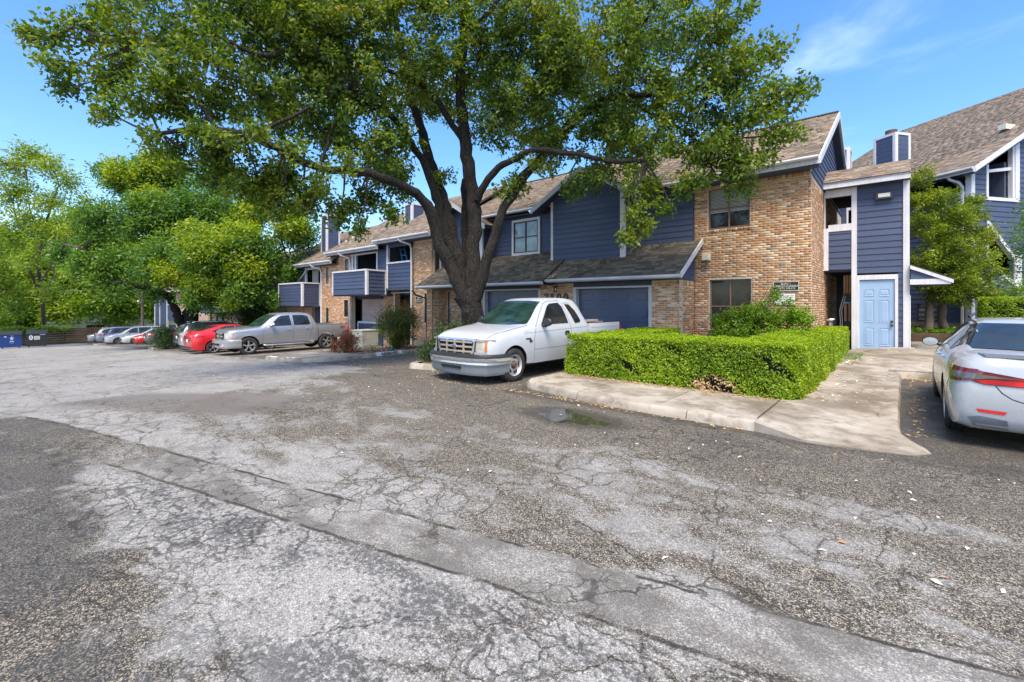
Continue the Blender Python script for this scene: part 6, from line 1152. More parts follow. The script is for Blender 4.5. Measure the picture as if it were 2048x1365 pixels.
# ------------------------------------------------------------------ vehicles (local x forwards, y to the vehicle's left, origin on the ground at mid wheelbase)
def pchip(xs, ys, q):
    xs, ys = np.array(xs, float), np.array(ys, float); h = np.diff(xs); d = np.diff(ys)/h; m = np.zeros(len(xs)); m[0], m[-1] = d[0], d[-1]
    for i in range(1, len(xs)-1):
        if d[i-1]*d[i] > 0: w1, w2 = 2*h[i]+h[i-1], h[i]+2*h[i-1]; m[i] = (w1+w2)/(w1/d[i-1]+w2/d[i])
    k = np.clip(np.searchsorted(xs, q)-1, 0, len(h)-1); t = (q-xs[k])/h[k]
    return (2*t**3-3*t**2+1)*ys[k]+(t**3-2*t**2+t)*h[k]*m[k]+(-2*t**3+3*t**2)*ys[k+1]+(t**3-t**2)*h[k]*m[k+1]
class Car:
    def __init__(s, name, label, cat, loc, rot, sp, paint, group=None):
        s.sp = sp; s.pm = M[paint]; s.x0 = sp['fo']+sp['wb']/2
        s.root = thing(name, label, cat, loc, rot, group, local=True)
        s.body, s.bvh = s.loft('body', sp['rows'])
    def X(s, v): return s.x0-v
    def cut(s, mesh, zones):
        """opens the wheel wells"""
        ob = bpy.data.objects.new('t', mesh); COL.objects.link(ob); b = MB()
        for sx in zones:
            for sd in (1, -1):
                r = s.sp['r']+.055; n = 28; y0, y1 = sd*(s.sp['w']-.36), sd*(s.sp['w']+.3); z0 = s.sp['r']+.01
                ring = [(s.X(sx)+r*math.cos(2*math.pi*k/n), z0+r*math.sin(2*math.pi*k/n)) for k in range(n)]
                b.prism(ring if sd < 0 else ring[::-1], lambda a, d, c: Vector((a, d, c)), y0, y1, 1)
        me2 = b.mesh('c', [M['wellblack'], M['wellblack']]); bm = bmesh.new(); bm.from_mesh(me2); bmesh.ops.recalc_face_normals(bm, faces=bm.faces); bm.to_mesh(me2); bm.free()
        oc = bpy.data.objects.new('c', me2); COL.objects.link(oc)
        md = ob.modifiers.new('b', 'BOOLEAN'); md.operation = 'DIFFERENCE'; md.solver = 'EXACT'; md.object = oc
        dg = bpy.context.evaluated_depsgraph_get(); out = bpy.data.meshes.new_from_object(ob.evaluated_get(dg))
        bpy.data.objects.remove(ob); bpy.data.objects.remove(oc); return out
    def finish(s, me, name, parent=None):
        me.name = name; me.polygons.foreach_set('use_smooth', [True]*len(me.polygons)); me.set_sharp_from_angle(angle=R(38))
        bm = bmesh.new(); bm.from_mesh(me); bvh = BVHTree.FromBMesh(bm); bm.free()
        return link(name, me, parent or s.root), bvh
    def loft(s, name, rows):
        q0, q1 = rows[0][0], rows[-1][0]; q = np.unique(np.concatenate([np.linspace(q0, q1, 44), [r[0] for r in rows]])); c = [r[0] for r in rows]
        cols = [pchip(c, [r[k] for r in rows], q) for k in range(1, 8)]; V, F = [], []
        for i, sx in enumerate(q):
            zb, zs, wm, zt, wb, zr, wr = [float(k[i]) for k in cols]; h = zr-zt
            half = [(wm*.80, zb), (wm*.955, zb+.045), (wm*.992, zb+(zs-zb)*.5), (wm, zs), (wm*.55+wb*.45+.006, zs+(zt-zs)*.6), (wb, zt), (wb+(wr-wb)*.30, zt+h*.34), (wb+(wr-wb)*.88, zt+h*.84), (wr-.03, zr-h*.035), (wr*.80, zr+.008), (wr*.35, zr+.018)]
            ring = half+[(-y, z) for y, z in half[::-1]]; V += [(s.X(sx), y, z) for y, z in ring]
        n = len(ring)
        for i in range(len(q)-1):
            for k in range(n): F.append((i*n+k, i*n+(k+1) % n, (i+1)*n+(k+1) % n, (i+1)*n+k))
        F += [tuple(range(n))[::-1], tuple(range((len(q)-1)*n, len(q)*n))]
        me = bpy.data.meshes.new(name); me.from_pydata(V, [], F); me.materials.append(s.pm); me.materials.append(M['wellblack'])
        bm = bmesh.new(); bm.from_mesh(me); bmesh.ops.recalc_face_normals(bm, faces=bm.faces); bm.to_mesh(me); bm.free()
        return s.finish(s.cut(me, [z for z in s.sp['wheels'] if q0 < z < q1]), name)
    def proj(s, ax, a, b, bvh, off):
        """ax y+/y-: (s, z) seen from the side; x+/x-: (y, z) from the front/rear; z: (s, y) from above"""
        if ax[0] == 'y': sg = 1 if ax[1] == '+' else -1; o, d = Vector((s.X(a), sg*4, b)), Vector((0, -sg, 0))
        elif ax[0] == 'x': sg = 1 if ax[1] == '+' else -1; o, d = Vector((sg*6, a, b)), Vector((-sg, 0, 0))
        elif ax[0] == 'd': sg = 1 if ax[1] == '+' else -1; k = math.sqrt(.5); d = Vector((k, -sg*k, 0)); o = Vector((s.X(s.sp['L']), sg*s.sp['w'], b))-d*3+Vector((k, sg*k, 0))*a      # rear corner, seen diagonally
        else: o, d = Vector((s.X(a), b, 5)), Vector((0, 0, -1))
        h = bvh.ray_cast(o, d)
        if h[0] is None and ax[0] == 'd': h = bvh.find_nearest(o+d*3)
        elif h[0] is None:
            h = bvh.find_nearest(o+d*(4.0-s.sp['w']) if ax[0] == 'y' else (o+d*(6-s.x0) if ax == 'x+' else o+d*(6-(s.sp['L']-s.x0))))
        n = h[1] if h[1].dot(d) < 0 else -h[1]
        return h[0]+n*off
    def panel(s, name, poly, ax, mat, off=.004, bvh=None, parent=None, cell=.055, label=None):
        bm = bmesh.new(); bm.faces.new([bm.verts.new((a, b, 0)) for a, b in poly])
        for k in (0, 1):
            lo, hi = min(p[k] for p in poly), max(p[k] for p in poly); v = math.floor(lo/cell)*cell+cell
            while v < hi-1e-4:
                g = bm.verts[:]+bm.edges[:]+bm.faces[:]; co = [0, 0, 0]; co[k] = v; no = [0, 0, 0]; no[k] = 1
                bmesh.ops.bisect_plane(bm, geom=g, plane_co=co, plane_no=no); v += cell
        for v in bm.verts: v.co = s.proj(ax, v.co.x, v.co.y, bvh or s.bvh, off)
        for f in bm.faces: f.smooth = True
        me = bpy.data.meshes.new(name); bm.to_mesh(me); bm.free(); me.materials.append(M[mat] if isinstance(mat, str) else mat)
        return tag(link(name, me, parent or s.root), label)
    def both(s, name, poly, mat, off=.009, bvh=None, label=None):
        return [s.panel(name, poly, ax, mat, off, bvh, label=label) for ax in ('y+', 'y-')]
    def mirror(s, name, poly, ax, mat, off=.004):
        s.panel(name, poly, ax, mat, off); s.panel(name, [(-a, b) for a, b in poly][::-1], ax, mat, off)
    def gap(s, lines, w=.008, ax=('y+', 'y-'), mat='black', name='panel_gap', bvh=None, off=.002, parent=None):
        b = MB()
        for a_ in ax:
            for L in lines:
                pts = []
                for p, q in zip(L, L[1:]):
                    n = max(1, int(math.dist(p, q)/.07)); pts += [(p[0]+(q[0]-p[0])*i/n, p[1]+(q[1]-p[1])*i/n) for i in range(n)]
                pts.append(L[-1])
                for p, q in zip(pts, pts[1:]):
                    d = math.dist(p, q) or 1; nx, ny = -(q[1]-p[1])/d*w/2, (q[0]-p[0])/d*w/2
                    b.add([s.proj(a_, *c, bvh or s.bvh, off) for c in ((p[0]+nx, p[1]+ny), (q[0]+nx, q[1]+ny), (q[0]-nx, q[1]-ny), (p[0]-nx, p[1]-ny))], [(0, 1, 2, 3)])
        return b.build(name, M[mat], parent or s.root, fix=False)
    def wheels(s, style, wt=.235):
        r = s.sp['r']; w = wt; f = lambda x, h, y: Vector((x, h, y)); e = w/2
        prof = [(r*.62, -e+.01), (r*.76, -e), (r*.93, -e+.012), (r*.985, -e+.03)]+[p for h in (-.06, 0, .06) for p in ((r, h-.016), (r*.978, h-.012), (r*.978, h+.004), (r, h+.008))]+[(r*.985, e-.03), (r*.93, e-.012), (r*.76, e), (r*.66, e-.012), (r*.62, e-.03), (r*.60, e-.12)]
        ty = MB().lathe(prof, f, 36).mesh('wheel', M['rubber'], smooth=True)
        b = MB(); R_ = r*.645
        if style == 'steel':
            b.lathe([(R_, e-.012), (R_*.94, e-.03), (R_*.9, e-.075), (R_*.78, e-.07), (R_*.52, e-.035), (R_*.40, e-.04), (R_*.36, e-.055)], f, 36, 0); b.lathe([(R_*.38, e-.06), (R_*.30, e-.03), (R_*.2, e+.01), (0, e+.015)], f, 20, 2)
            for k in range(5):
                a = 2*math.pi*k/5+.5; c = [((R_*.66+R_*.13*math.cos(t))*math.cos(a)-R_*.26*math.sin(t)*math.sin(a), (R_*.66+R_*.13*math.cos(t))*math.sin(a)+R_*.26*math.sin(t)*math.cos(a)) for t in (2*math.pi*j/14 for j in range(14))]
                b.add([f(x, e-.044, y) for x, y in c]+[f(x*.96, e-.02 if 0 else e-.046, y*.96) for x, y in c], [tuple(range(14))], 1)
            for k in range(5): a = 2*math.pi*k/5; b.lathe([(.011, e-.03), (.011, e-.015), (0, e-.012)], lambda x, h, y, a=a: Vector((x+.062*math.cos(a), h, y+.062*math.sin(a))), 6, 2)
        else:
            ns, sw = {'five': (5, .20), 'six': (6, .13), 'ten': (10, .085), 'star': (5, .13)}[style]
            b.lathe([(R_, e-.008), (R_*.96, e-.012), (R_*.92, e-.04), (R_*.90, e-.11)], f, 36, 0); b.lathe([(R_*.91, e-.10), (0, e-.09)], f, 24, 1)
            for k in range(ns):
                a = 2*math.pi*k/ns+.3; ca, sa = math.cos(a), math.sin(a); q = []
                for rr_, ww, hh in ((R_*.12, sw*.75, e-.03), (R_*.55, sw*.8, e-.022), (R_*.95, sw*1.25, e-.02)):
                    for u in (-1, 1): q.append((rr_*ca-u*ww*R_*.7*sa, hh, rr_*sa+u*ww*R_*.7*ca))
                q += [(x, h-.05, y) for x, h, y in q]
                b.add(q, [(0, 1, 3, 2), (2, 3, 5, 4), (0, 2, 8, 6), (2, 4, 10, 8), (1, 7, 9, 3), (3, 9, 11, 5), (4, 5, 11, 10)], 0)
            b.lathe([(R_*.24, e-.05), (R_*.22, e-.015), (R_*.17, e-.008), (0, e-.008)], f, 20, 0); b.lathe([(R_*.12, e-.007), (0, e-.005)], f, 14, 2)
        rim = b.mesh('rim', [M['steel'] if style == 'steel' else M['alloy'], M['wellblack'], M['rust'] if style == 'steel' else M['black']], smooth=True)
        for sx in s.sp['wheels']:
            for sd in (1, -1):
                o = link('wheel', ty, s.root); o.location = (s.X(sx), sd*(s.sp['w']-e-.012), r); o.rotation_euler = (0, sx*1.3, 0 if sd > 0 else math.pi); link('rim', rim, o)
    def sweepb(s, name, path, prof, mat, smooth=True, parent=None):
        """horizontal bar across the front or rear; path in (s, y)"""
        return MB().sweep([(s.X(a), y) for a, y in path], prof, caps=True).build(name, M[mat], parent or s.root, smooth=smooth)
    def wing_mirror(s, sx, z, mat, yb=None, big=1.0, stalk=.06):
        for sd in (1, -1):
            y = sd*((yb or s.sp['w']-.05)+.10); b = MB(); k = big; c = Vector((s.X(sx), y, z))
            prof = [(0, .055), (.07, .05), (.105, .02), (.11, -.03), (.10, -.045)]
            b.lathe([(r_*k, h) for r_, h in prof], lambda x, h, yy: c+Vector((h*1.3, x*1.05, yy*.72)), 16); o = b.build('wing_mirror', M[mat], s.root, smooth=True)
            MB().lathe([(.096*k, -.046), (0, -.047)], lambda x, h, yy: c+Vector((h*1.3, x*1.05, yy*.72)), 16).build('mirror_glass', M['chrome'], o)
            MB().tube([c+Vector((0, -sd*.08, -.03)), c+Vector((.02, -sd*(.08+stalk+.05), -.07))], [.03, .035], 6).build('mirror_stalk', M['black'], o)
    def handle(s, sx, z, mat='chrome', L=.17, bvh=None):
        for ax, sd in (('y+', 1), ('y-', -1)):
            p = s.proj(ax, sx, z, bvh or s.bvh, .0); q = s.proj(ax, sx+L, z, bvh or s.bvh, .0); u = Vector((0, sd, 0))
            MB().tube([p-u*.005, p+u*.03, q+u*.03, q-u*.005], [.013, .015, .015, .013], 6).build('door_handle', M[mat], s.root, smooth=True)
def seal(c, lines, w=.008, ax=('y+', 'y-'), **k): return c.gap(lines, w, ax, **k)
M['bumpergrey'] = plain('blue_grey_bumper_plastic', (0.17, 0.19, 0.21), 0.45, var=0.2, vs=2)
# ---- pickups
def bed(c, s0, s1, ztop, wm, zb=.5):
    P = [(wm*.9, zb), (wm*.985, zb+.10), (wm, zb+.36), (wm*.985, ztop-.03), (wm*.965, ztop), (wm*.86, ztop), (wm*.86, zb+.12), (-wm*.86, zb+.12), (-wm*.86, ztop), (-wm*.965, ztop), (-wm*.985, ztop-.03), (-wm, zb+.36), (-wm*.985, zb+.10), (-wm*.9, zb)]
    b = MB(); n = 24
    for i in range(n+1):
        x = c.X(s0+(s1-s0)*i/n); b.v += [(x, y, z) for y, z in P]
    k = len(P); b.f = [(i*k+j, i*k+(j+1) % k, (i+1)*k+(j+1) % k, (i+1)*k+j) for i in range(n) for j in range(k)]+[tuple(range(k))[::-1], tuple(range(n*k, (n+1)*k))]; b.mi = [0]*len(b.f)
    me = b.mesh('cargo_bed', [c.pm, M['wellblack']]); bm = bmesh.new(); bm.from_mesh(me); bmesh.ops.recalc_face_normals(bm, faces=bm.faces); bm.to_mesh(me); bm.free()
    o, bv = c.finish(c.cut(me, [z for z in c.sp['wheels'] if s0 < z < s1]), 'cargo_bed')
    MB().box(c.X(s1-.05), c.X(s1), -wm*.86, wm*.86, zb+.13, ztop-.01).build('tailgate', c.pm, c.root); MB().box(c.X(s0+.05), c.X(s0), -wm*.86, wm*.86, zb+.13, ztop-.02).build('bed_headboard', c.pm, c.root)
    for sd in (1, -1): MB().box(c.X(s1), c.X(s0), sd*wm*.90-.05, sd*wm*.90+.05, ztop+.0015, ztop+.02).build('bed_rail_cap', M['black'], c.root)
    MB().box(c.X(s1), c.X(s0-2.9), -.45, .45, .28, zb+.05).build('chassis', M['black'], c.root)
    return o, bv
F150 = dict(L=5.72, w=1.0, wb=3.52, fo=.94, r=.368, wheels=(.94, 4.46), rows=[(.19, .46, .70, .76, .87, .75, .93, .70), (.26, .42, .72, .90, .91, .86, .965, .79), (.5, .38, .75, .975, .99, .93, 1.06, .83), (1.0, .35, .78, .995, 1.07, .95, 1.15, .84), (1.5, .31, .8, 1.0, 1.13, .95, 1.22, .82), (1.7, .30, .8, 1.0, 1.15, .95, 1.34, .79), (2.05, .30, .8, 1.0, 1.16, .95, 1.62, .71), (2.3, .30, .8, 1.0, 1.17, .95, 1.77, .67), (2.6, .30, .8, 1.0, 1.17, .95, 1.83, .66), (3.2, .30, .8, 1.0, 1.17, .95, 1.845, .66), (3.65, .31, .8, 1.0, 1.17, .95, 1.81, .66), (3.82, .33, .8, 1.0, 1.17, .95, 1.67, .70), (3.92, .34, .8, .995, 1.17, .945, 1.40, .78), (3.97, .36, .8, .985, 1.15, .93, 1.21, .85)])
def white_pickup():
    c = Car('pickup_truck', 'old white extended cab pickup with beige grille parked under the oak', 'pickup truck', (-7.34, 9.20, .0), R(-90.5), F150, 'p_white'); T_ = c.root
    bo, bb = bed(c, 4.0, 5.66, 1.17, .985)
    c.panel('windscreen', [(-.80, 1.235), (-.4, 1.21), (.4, 1.21), (.80, 1.235), (.63, 1.745), (.3, 1.77), (-.3, 1.77), (-.63, 1.745)], 'x+', 'wglass', .011)
    c.both('side_window', [(1.93, 1.205), (2.38, 1.62), (2.52, 1.70), (2.9, 1.725), (3.0, 1.62), (3.04, 1.215)], 'cglass'); c.both('side_window', [(3.16, 1.69), (3.36, 1.68), (3.52, 1.52), (3.62, 1.27), (3.58, 1.22), (3.34, 1.20)], 'cglass')
    c.gap([[(1.62, .30), (1.60, .9), (1.72, 1.17), (2.3, 1.70), (2.5, 1.765), (2.96, 1.78), (3.06, 1.70), (3.12, 1.1), (3.12, .31), (1.62, .30)], [(3.12, 1.72), (3.4, 1.72)]], .015, mat='bumpergrey'); c.gap([[(1.62, .66), (3.95, .67)], [(1.3, 1.04), (3.95, 1.10)]], .006, mat='badge', name='crease_shade'); c.gap([[(4.06, 1.06), (5.6, 1.04)]], .006, mat='badge', name='crease_shade', bvh=bb); c.gap([[(3.978, .34), (3.978, 1.18)]], .016)  # body creases are flat dark strips, their shade put into colour
    c.gap([[(.27, -.78), (.8, -.86), (1.52, -.84), (1.55, 0), (1.52, .84), (.8, .86), (.27, .78)]], .014, ('z',), name='bonnet_gap')
    for k in (-1, 1): c.gap([[(1.56, .1+.45*k), (1.60, -.32+.45*k)]], .022, ('z',), name='wiper', off=.02)
    # grille: chrome surround, beige bars, dark backing
    x = c.X(.10); gp = [(-.50, .90), (.50, .90), (.58, .93), (.60, .87), (.555, .66), (.50, .62), (-.50, .62), (-.555, .66), (-.60, .87), (-.58, .93)]
    gp = [(-.57, .955), (.57, .955), (.605, .92), (.555, .66), (.505, .61), (-.505, .61), (-.555, .66), (-.605, .92)]; n = len(gp)
    inn = [(a*.93, .78+(b-.78)*.80) for a, b in gp]; bw = lambda y: -.05*(abs(y)/.6)**2
    g_ = MB(); g_.add([(x+.045+bw(a), a, b) for a, b in gp]+[(x+.05+bw(a), a, b) for a, b in inn]+[(x-.15, a*1.02, b) for a, b in gp], [(i, (i+1) % n, n+(i+1) % n, n+i) for i in range(n)]+[(i, 2*n+i, 2*n+(i+1) % n, (i+1) % n) for i in range(n)]); gr = g_.build('grille', M['chrome'], T_)
    MB().add([(x+.012+bw(a), a, b) for a, b in inn], [tuple(range(n))]).build('grille_backing', M['wellblack'], gr)
    for z in (.885, .785, .685): MB().sweep([(x+.03+bw(y), y) for y in (-.52, -.3, 0, .3, .52)], [(-.02, z-.018), (.012, z-.018), (.012, z+.018), (-.02, z+.018)]).build('grille_bar', M['beige'], gr)
    for y in (-.27, 0, .27): MB().box(x+.01+bw(y), x+.038+bw(y), y-.022, y+.022, .645, .925).build('grille_bar', M['beige'], gr)
    MB().lathe([(0, .065), (.075, .062), (.09, .04)], lambda a, h, b: Vector((x+h, a, .785+b*.42)), 20).build('oval_emblem', M['ovalblue'], gr, smooth=True); MB().lathe([(.078, .060), (.10, .055), (.10, .03)], lambda a, h, b: Vector((x+h, a, .785+b*.44)), 20).build('emblem_ring', M['chrome'], gr, smooth=True); letters('Ford', .055, M['silverm'], gr, (x+.067, 0, .785), (R(90), 0, R(90)), 'emblem_script', .001, 0, 1.2)
    for sd in (1, -1):
        for nm, mt, a, b, z0, z1 in (('headlight', 'lens', .635, .80, .69, .915), ('turn_signal', 'amber', .805, .925, .695, .90)):
            hb = MB(); pts = []
            for i in range(6):
                y = a+(b-a)*i/5; xx = x+.02+bw(.6)*.2-.26*max(0, (y-.62)/.3)**2
                pts.append((xx, sd*y, z0+(.02 if y < .65 else 0))); pts.append((xx-.015, sd*y, z1-(.02 if y < .65 else 0)))
            hb.add(pts+[(px-.08, py*.99, pz) for px, py, pz in pts], [(2*i, 2*i+2, 2*i+3, 2*i+1) for i in range(5)]+[(2*i, 12+2*i, 14+2*i, 2*i+2) for i in range(5)]+[(2*i+1, 2*i+3, 15+2*i, 13+2*i) for i in range(5)]); hb.build(nm, M[mt], T_, smooth=True)
        hs = MB(); P_ = [(.61, x+.03), (.75, x-.01), (.94, x-.27)]
        for (y0, xa), (y1, xb) in zip(P_, P_[1:]):
            for z0, z1 in ((.63, .69), (.915, .95)): hs.add([(xa, sd*y0, z0), (xb, sd*y1, z0), (xb, sd*y1, z1), (xa, sd*y0, z1), (xa-.06, sd*y0*.97, z0), (xb-.06, sd*y1*.97, z0), (xb-.06, sd*y1*.97, z1), (xa-.06, sd*y0*.97, z1)], [(0, 1, 2, 3), (3, 2, 6, 7), (0, 4, 5, 1)])
        hs.build('headlight_trim', M['chrome'], T_)
    pth = [(.75, -1.0), (.42, -.985), (.16, -.90), (.02, -.60), (-.02, -.3), (-.03, 0), (-.02, .3), (.02, .60), (.16, .90), (.42, .985), (.75, 1.0)]
    c.sweepb('front_bumper', pth, [(-.10, .40), (.0, .395), (.03, .43), (.025, .47), (.045, .50), (.045, .565), (.02, .58), (-.12, .58)], 'chrome'); c.sweepb('bumper_pad', pth, [(-.14, .57), (.055, .573), (.05, .60), (.005, .635), (-.12, .645)], 'black'); c.sweepb('valance', pth, [(-.10, .20), (-.035, .195), (.0, .26), (-.01, .33), (.012, .40), (-.10, .41)], 'bumpergrey')
    MB().box(c.X(-.03)-.01, c.X(-.03)+.025, -.30, .30, .33, .385).build('air_intake', M['wellblack'], T_)
    MB().lathe([(0, .10), (.10, .09), (.13, .04), (.12, -.04), (0, -.05)], lambda a, h, b: Vector((c.X(1.98)+h*.6, 1.10+a*.9, 1.27+b*.75)), 14).build('wing_mirror', M['black'], T_, smooth=True); MB().lathe([(0, .10), (.10, .09), (.13, .04), (.12, -.04), (0, -.05)], lambda a, h, b: Vector((c.X(1.98)+h*.6, -1.10+a*.9, 1.27+b*.75)), 14).build('wing_mirror', M['black'], T_, smooth=True)
    for sd in (1, -1): MB().tube([(c.X(1.96), sd*1.06, 1.19), (c.X(1.98), sd*.93, 1.19)], .045, 8).build('mirror_bracket', M['black'], T_)
    for ax in ('y+', 'y-'): c.panel('door_handle', [(2.82, .955), (2.86, .925), (2.98, .925), (3.02, .955), (3.02, 1.005), (2.98, 1.03), (2.86, 1.03), (2.82, 1.005)], ax, 'black', .012); c.panel('fender_badge', [(1.30, .93), (1.48, .93), (1.48, .885), (1.52, .885), (1.52, .83), (1.42, .83), (1.42, .90), (1.30, .90)], ax, 'badge', .008)
    c.panel('inspection_sticker', [(.50, 1.27), (.62, 1.27), (.60, 1.36), (.48, 1.36)], 'x+', 'stickblue', .008); c.panel('permit_sticker', [(.55, 1.37), (.61, 1.37), (.60, 1.43), (.54, 1.43)], 'x+', 'stickgreen', .008)
    for sd in (1, -1): MB().box(c.X(5.68), c.X(5.62), sd*.93-.055, sd*.93+.055, .74, 1.12).build('tail_light', M['redlens'], T_)
    MB().box(c.X(5.78), c.X(5.67), -.9, .9, .48, .66).build('rear_bumper', M['chrome'], T_)
    cg = MB(); rr = random.Random(3)
    for i in range(14): y = rr.uniform(-.7, .7); cg.tube([(c.X(4.1+rr.random()*.3), y, 1.12+rr.random()*.1), (c.X(5.2+rr.random()*.3), y+rr.uniform(-.1, .1), 1.14+rr.random()*.08)], .02, 5)
    cg.build('cargo_bundle', M['pale'], None); o = bpy.data.objects['cargo_bundle']; o.matrix_world = T_.matrix_basis; tag(o, 'pale timber offcuts piled in the bed of the white pickup', 'timber pile')
    c.wheels('steel', .25)
white_pickup()
SILV = dict(L=5.85, w=1.015, wb=3.66, fo=.97, r=.405, wheels=(.97, 4.63), rows=[(.17, .55, .82, .84, 1.02, .81, 1.09, .76), (.25, .50, .83, .94, 1.07, .90, 1.135, .84), (.5, .46, .84, .985, 1.10, .95, 1.17, .86), (1.0, .43, .86, 1.01, 1.15, .96, 1.22, .86), (1.45, .42, .87, 1.015, 1.19, .96, 1.27, .84), (1.65, .42, .87, 1.015, 1.20, .96, 1.38, .80), (2.0, .42, .87, 1.015, 1.21, .96, 1.66, .73), (2.3, .42, .87, 1.015, 1.22, .96, 1.81, .69), (2.6, .42, .87, 1.015, 1.23, .96, 1.87, .68), (3.2, .42, .87, 1.015, 1.23, .96, 1.885, .68), (3.75, .42, .87, 1.015, 1.24, .96, 1.86, .68), (3.98, .43, .87, 1.015, 1.24, .96, 1.72, .71), (4.10, .44, .87, 1.01, 1.24, .955, 1.45, .80), (4.16, .46, .87, 1.0, 1.22, .94, 1.28, .87)])
def silver_pickup():
    c = Car('pickup_truck', 'clean silver crew cab pickup with alloy wheels and an amber cornered headlamp', 'pickup truck', (-23.42, 9.43, gz(-23.4)+.02), R(-90.5), SILV, 'p_silver'); T_ = c.root
    bo, bb = bed(c, 4.19, 5.80, 1.26, 1.0, .58)
    c.panel('windscreen', [(-.80, 1.29), (-.4, 1.265), (.4, 1.265), (.80, 1.29), (.65, 1.79), (-.65, 1.79)], 'x+', 'wglass', .011)
    c.both('side_window', [(1.86, 1.27), (2.3, 1.66), (2.46, 1.75), (2.84, 1.775), (2.88, 1.29)], 'cglass'); c.both('side_window', [(2.99, 1.29), (2.99, 1.78), (3.5, 1.775), (3.72, 1.72), (3.80, 1.36), (3.74, 1.30)], 'cglass')
    c.gap([[(1.56, .50), (1.55, .95), (1.66, 1.22), (2.25, 1.76), (2.45, 1.82), (2.93, 1.835), (2.94, .50), (1.56, .50)], [(2.94, 1.835), (3.6, 1.835), (3.86, 1.74), (3.92, 1.25), (3.80, .95), (3.72, .50), (2.94, .50)]], .010); c.gap([[(4.17, .46), (4.17, 1.24)]], .02)
    c.gap([[(1.62, .66), (2.90, .66)], [(2.97, .66), (3.68, .66)], [(1.62, .755), (2.90, .755)], [(2.97, .755), (3.68, .755)]], .012, mat='grey', name='side_moulding')
    c.gap([[(.28, -.82), (.8, -.90), (1.5, -.86), (1.52, 0), (1.5, .86), (.8, .90), (.28, .82)]], .008, ('z',), name='bonnet_gap')
    c.handle(2.62, 1.10); c.handle(3.52, 1.12); c.wing_mirror(1.95, 1.36, 'p_silver', 1.0, 1.25)
    x = c.X(.10); bk = lambda y: -.08*(abs(y)/.6)**2
    gr = MB().box(x-.06, x+.02, -.60, .60, .60, 1.02).build('grille', M['wellblack'], T_)
    for z0, z1 in ((.985, 1.03), (.60, .64), (.835, .885)): MB().sweep([(x+.05+bk(y), y) for y in (-.62, -.3, 0, .3, .62)], [(-.03, z0), (.02, z0), (.02, z1), (-.03, z1)]).build('grille_bar', M['p_silver' if z0 == .835 else 'chrome'], gr)
    for z in (.69, .74, .79, .915, .95): MB().sweep([(x+.025+bk(y), y) for y in (-.6, -.3, 0, .3, .6)], [(-.03, z-.01), (.015, z-.01), (.015, z+.01), (-.03, z+.01)]).build('grille_bar', M['chrome'], gr)
    MB().add([(x+.085, y, .86+z) for y, z in ((-.15, -.02), (-.06, -.02), (-.055, -.055), (.055, -.055), (.06, -.02), (.15, -.02), (.13, .03), (.055, .03), (.055, .06), (-.055, .06), (-.055, .03), (-.13, .03))], [tuple(range(12))]).build('gold_emblem', M['gold'], gr)
    for sd in (1, -1):
        for nm, mt, a, b, z0, z1 in (('headlight', 'lens', .64, .875, .74, 1.01), ('turn_signal', 'amber', .88, .965, .76, .98), ('fog_light', 'lens', .62, .74, .44, .53)):
            pts = []
            for i in range(6):
                y = a+(b-a)*i/5; xx = x+(.03 if z0 > .6 else .12)-.26*max(0, (y-.64)/.33)**2; pts += [(xx, sd*y, z0), (xx-.02, sd*y, z1)]
            MB().add(pts+[(p-.08, q, z) for p, q, z in pts], [(2*i, 2*i+2, 2*i+3, 2*i+1) for i in range(5)]+[(2*i+1, 2*i+3, 15+2*i, 13+2*i) for i in range(5)]+[(10, 22, 23, 11)]).build(nm, M[mt], T_, smooth=True)
    pth = [(.66, -1.02), (.42, -1.0), (.14, -.90), (.0, -.6), (-.04, 0), (.0, .6), (.14, .90), (.42, 1.0), (.66, 1.02)]
    c.sweepb('front_bumper', pth, [(-.12, .36), (.0, .34), (.04, .44), (.03, .50), (.05, .57), (.05, .68), (.0, .72), (-.14, .72)], 'p_silver'); MB().box(c.X(-.04)-.03, c.X(-.04)+.055, -.42, .42, .46, .54).build('air_intake', M['wellblack'], T_)
    for sd in (1, -1):
        MB().tube([(c.X(1.6), sd*.99, .42), (c.X(1.7), sd*1.08, .40), (c.X(3.85), sd*1.08, .40), (c.X(3.95), sd*.99, .42)], .042, 8).build('side_step', M['chrome'], T_, smooth=True)
        MB().box(c.X(5.81), c.X(5.72), sd*.94-.05, sd*.94+.075, .80, 1.19).build('tail_light', M['redlens'], T_)
    for sd, rz in ((1, R(180)), (-1, 0)): letters('Z71', .15, M['badgered'], T_, (c.X(5.5), sd*1.005, 1.10), (R(90), 0, rz), 'side_badge', .003, .006, 1.25); letters('SILVERADO', .06, M['silverm'], T_, (c.X(1.95), sd*1.02, .80), (R(90), 0, rz), 'door_script', .003, 0)
    MB().box(c.X(5.92), c.X(5.81), -.92, .92, .52, .72).build('rear_bumper', M['chrome'], T_); MB().tube([(c.X(1.75), .7, 1.3), (c.X(1.78), .7, 1.75)], .006, 4).build('aerial', M['black'], T_)
    c.wheels('five', .265)
silver_pickup()
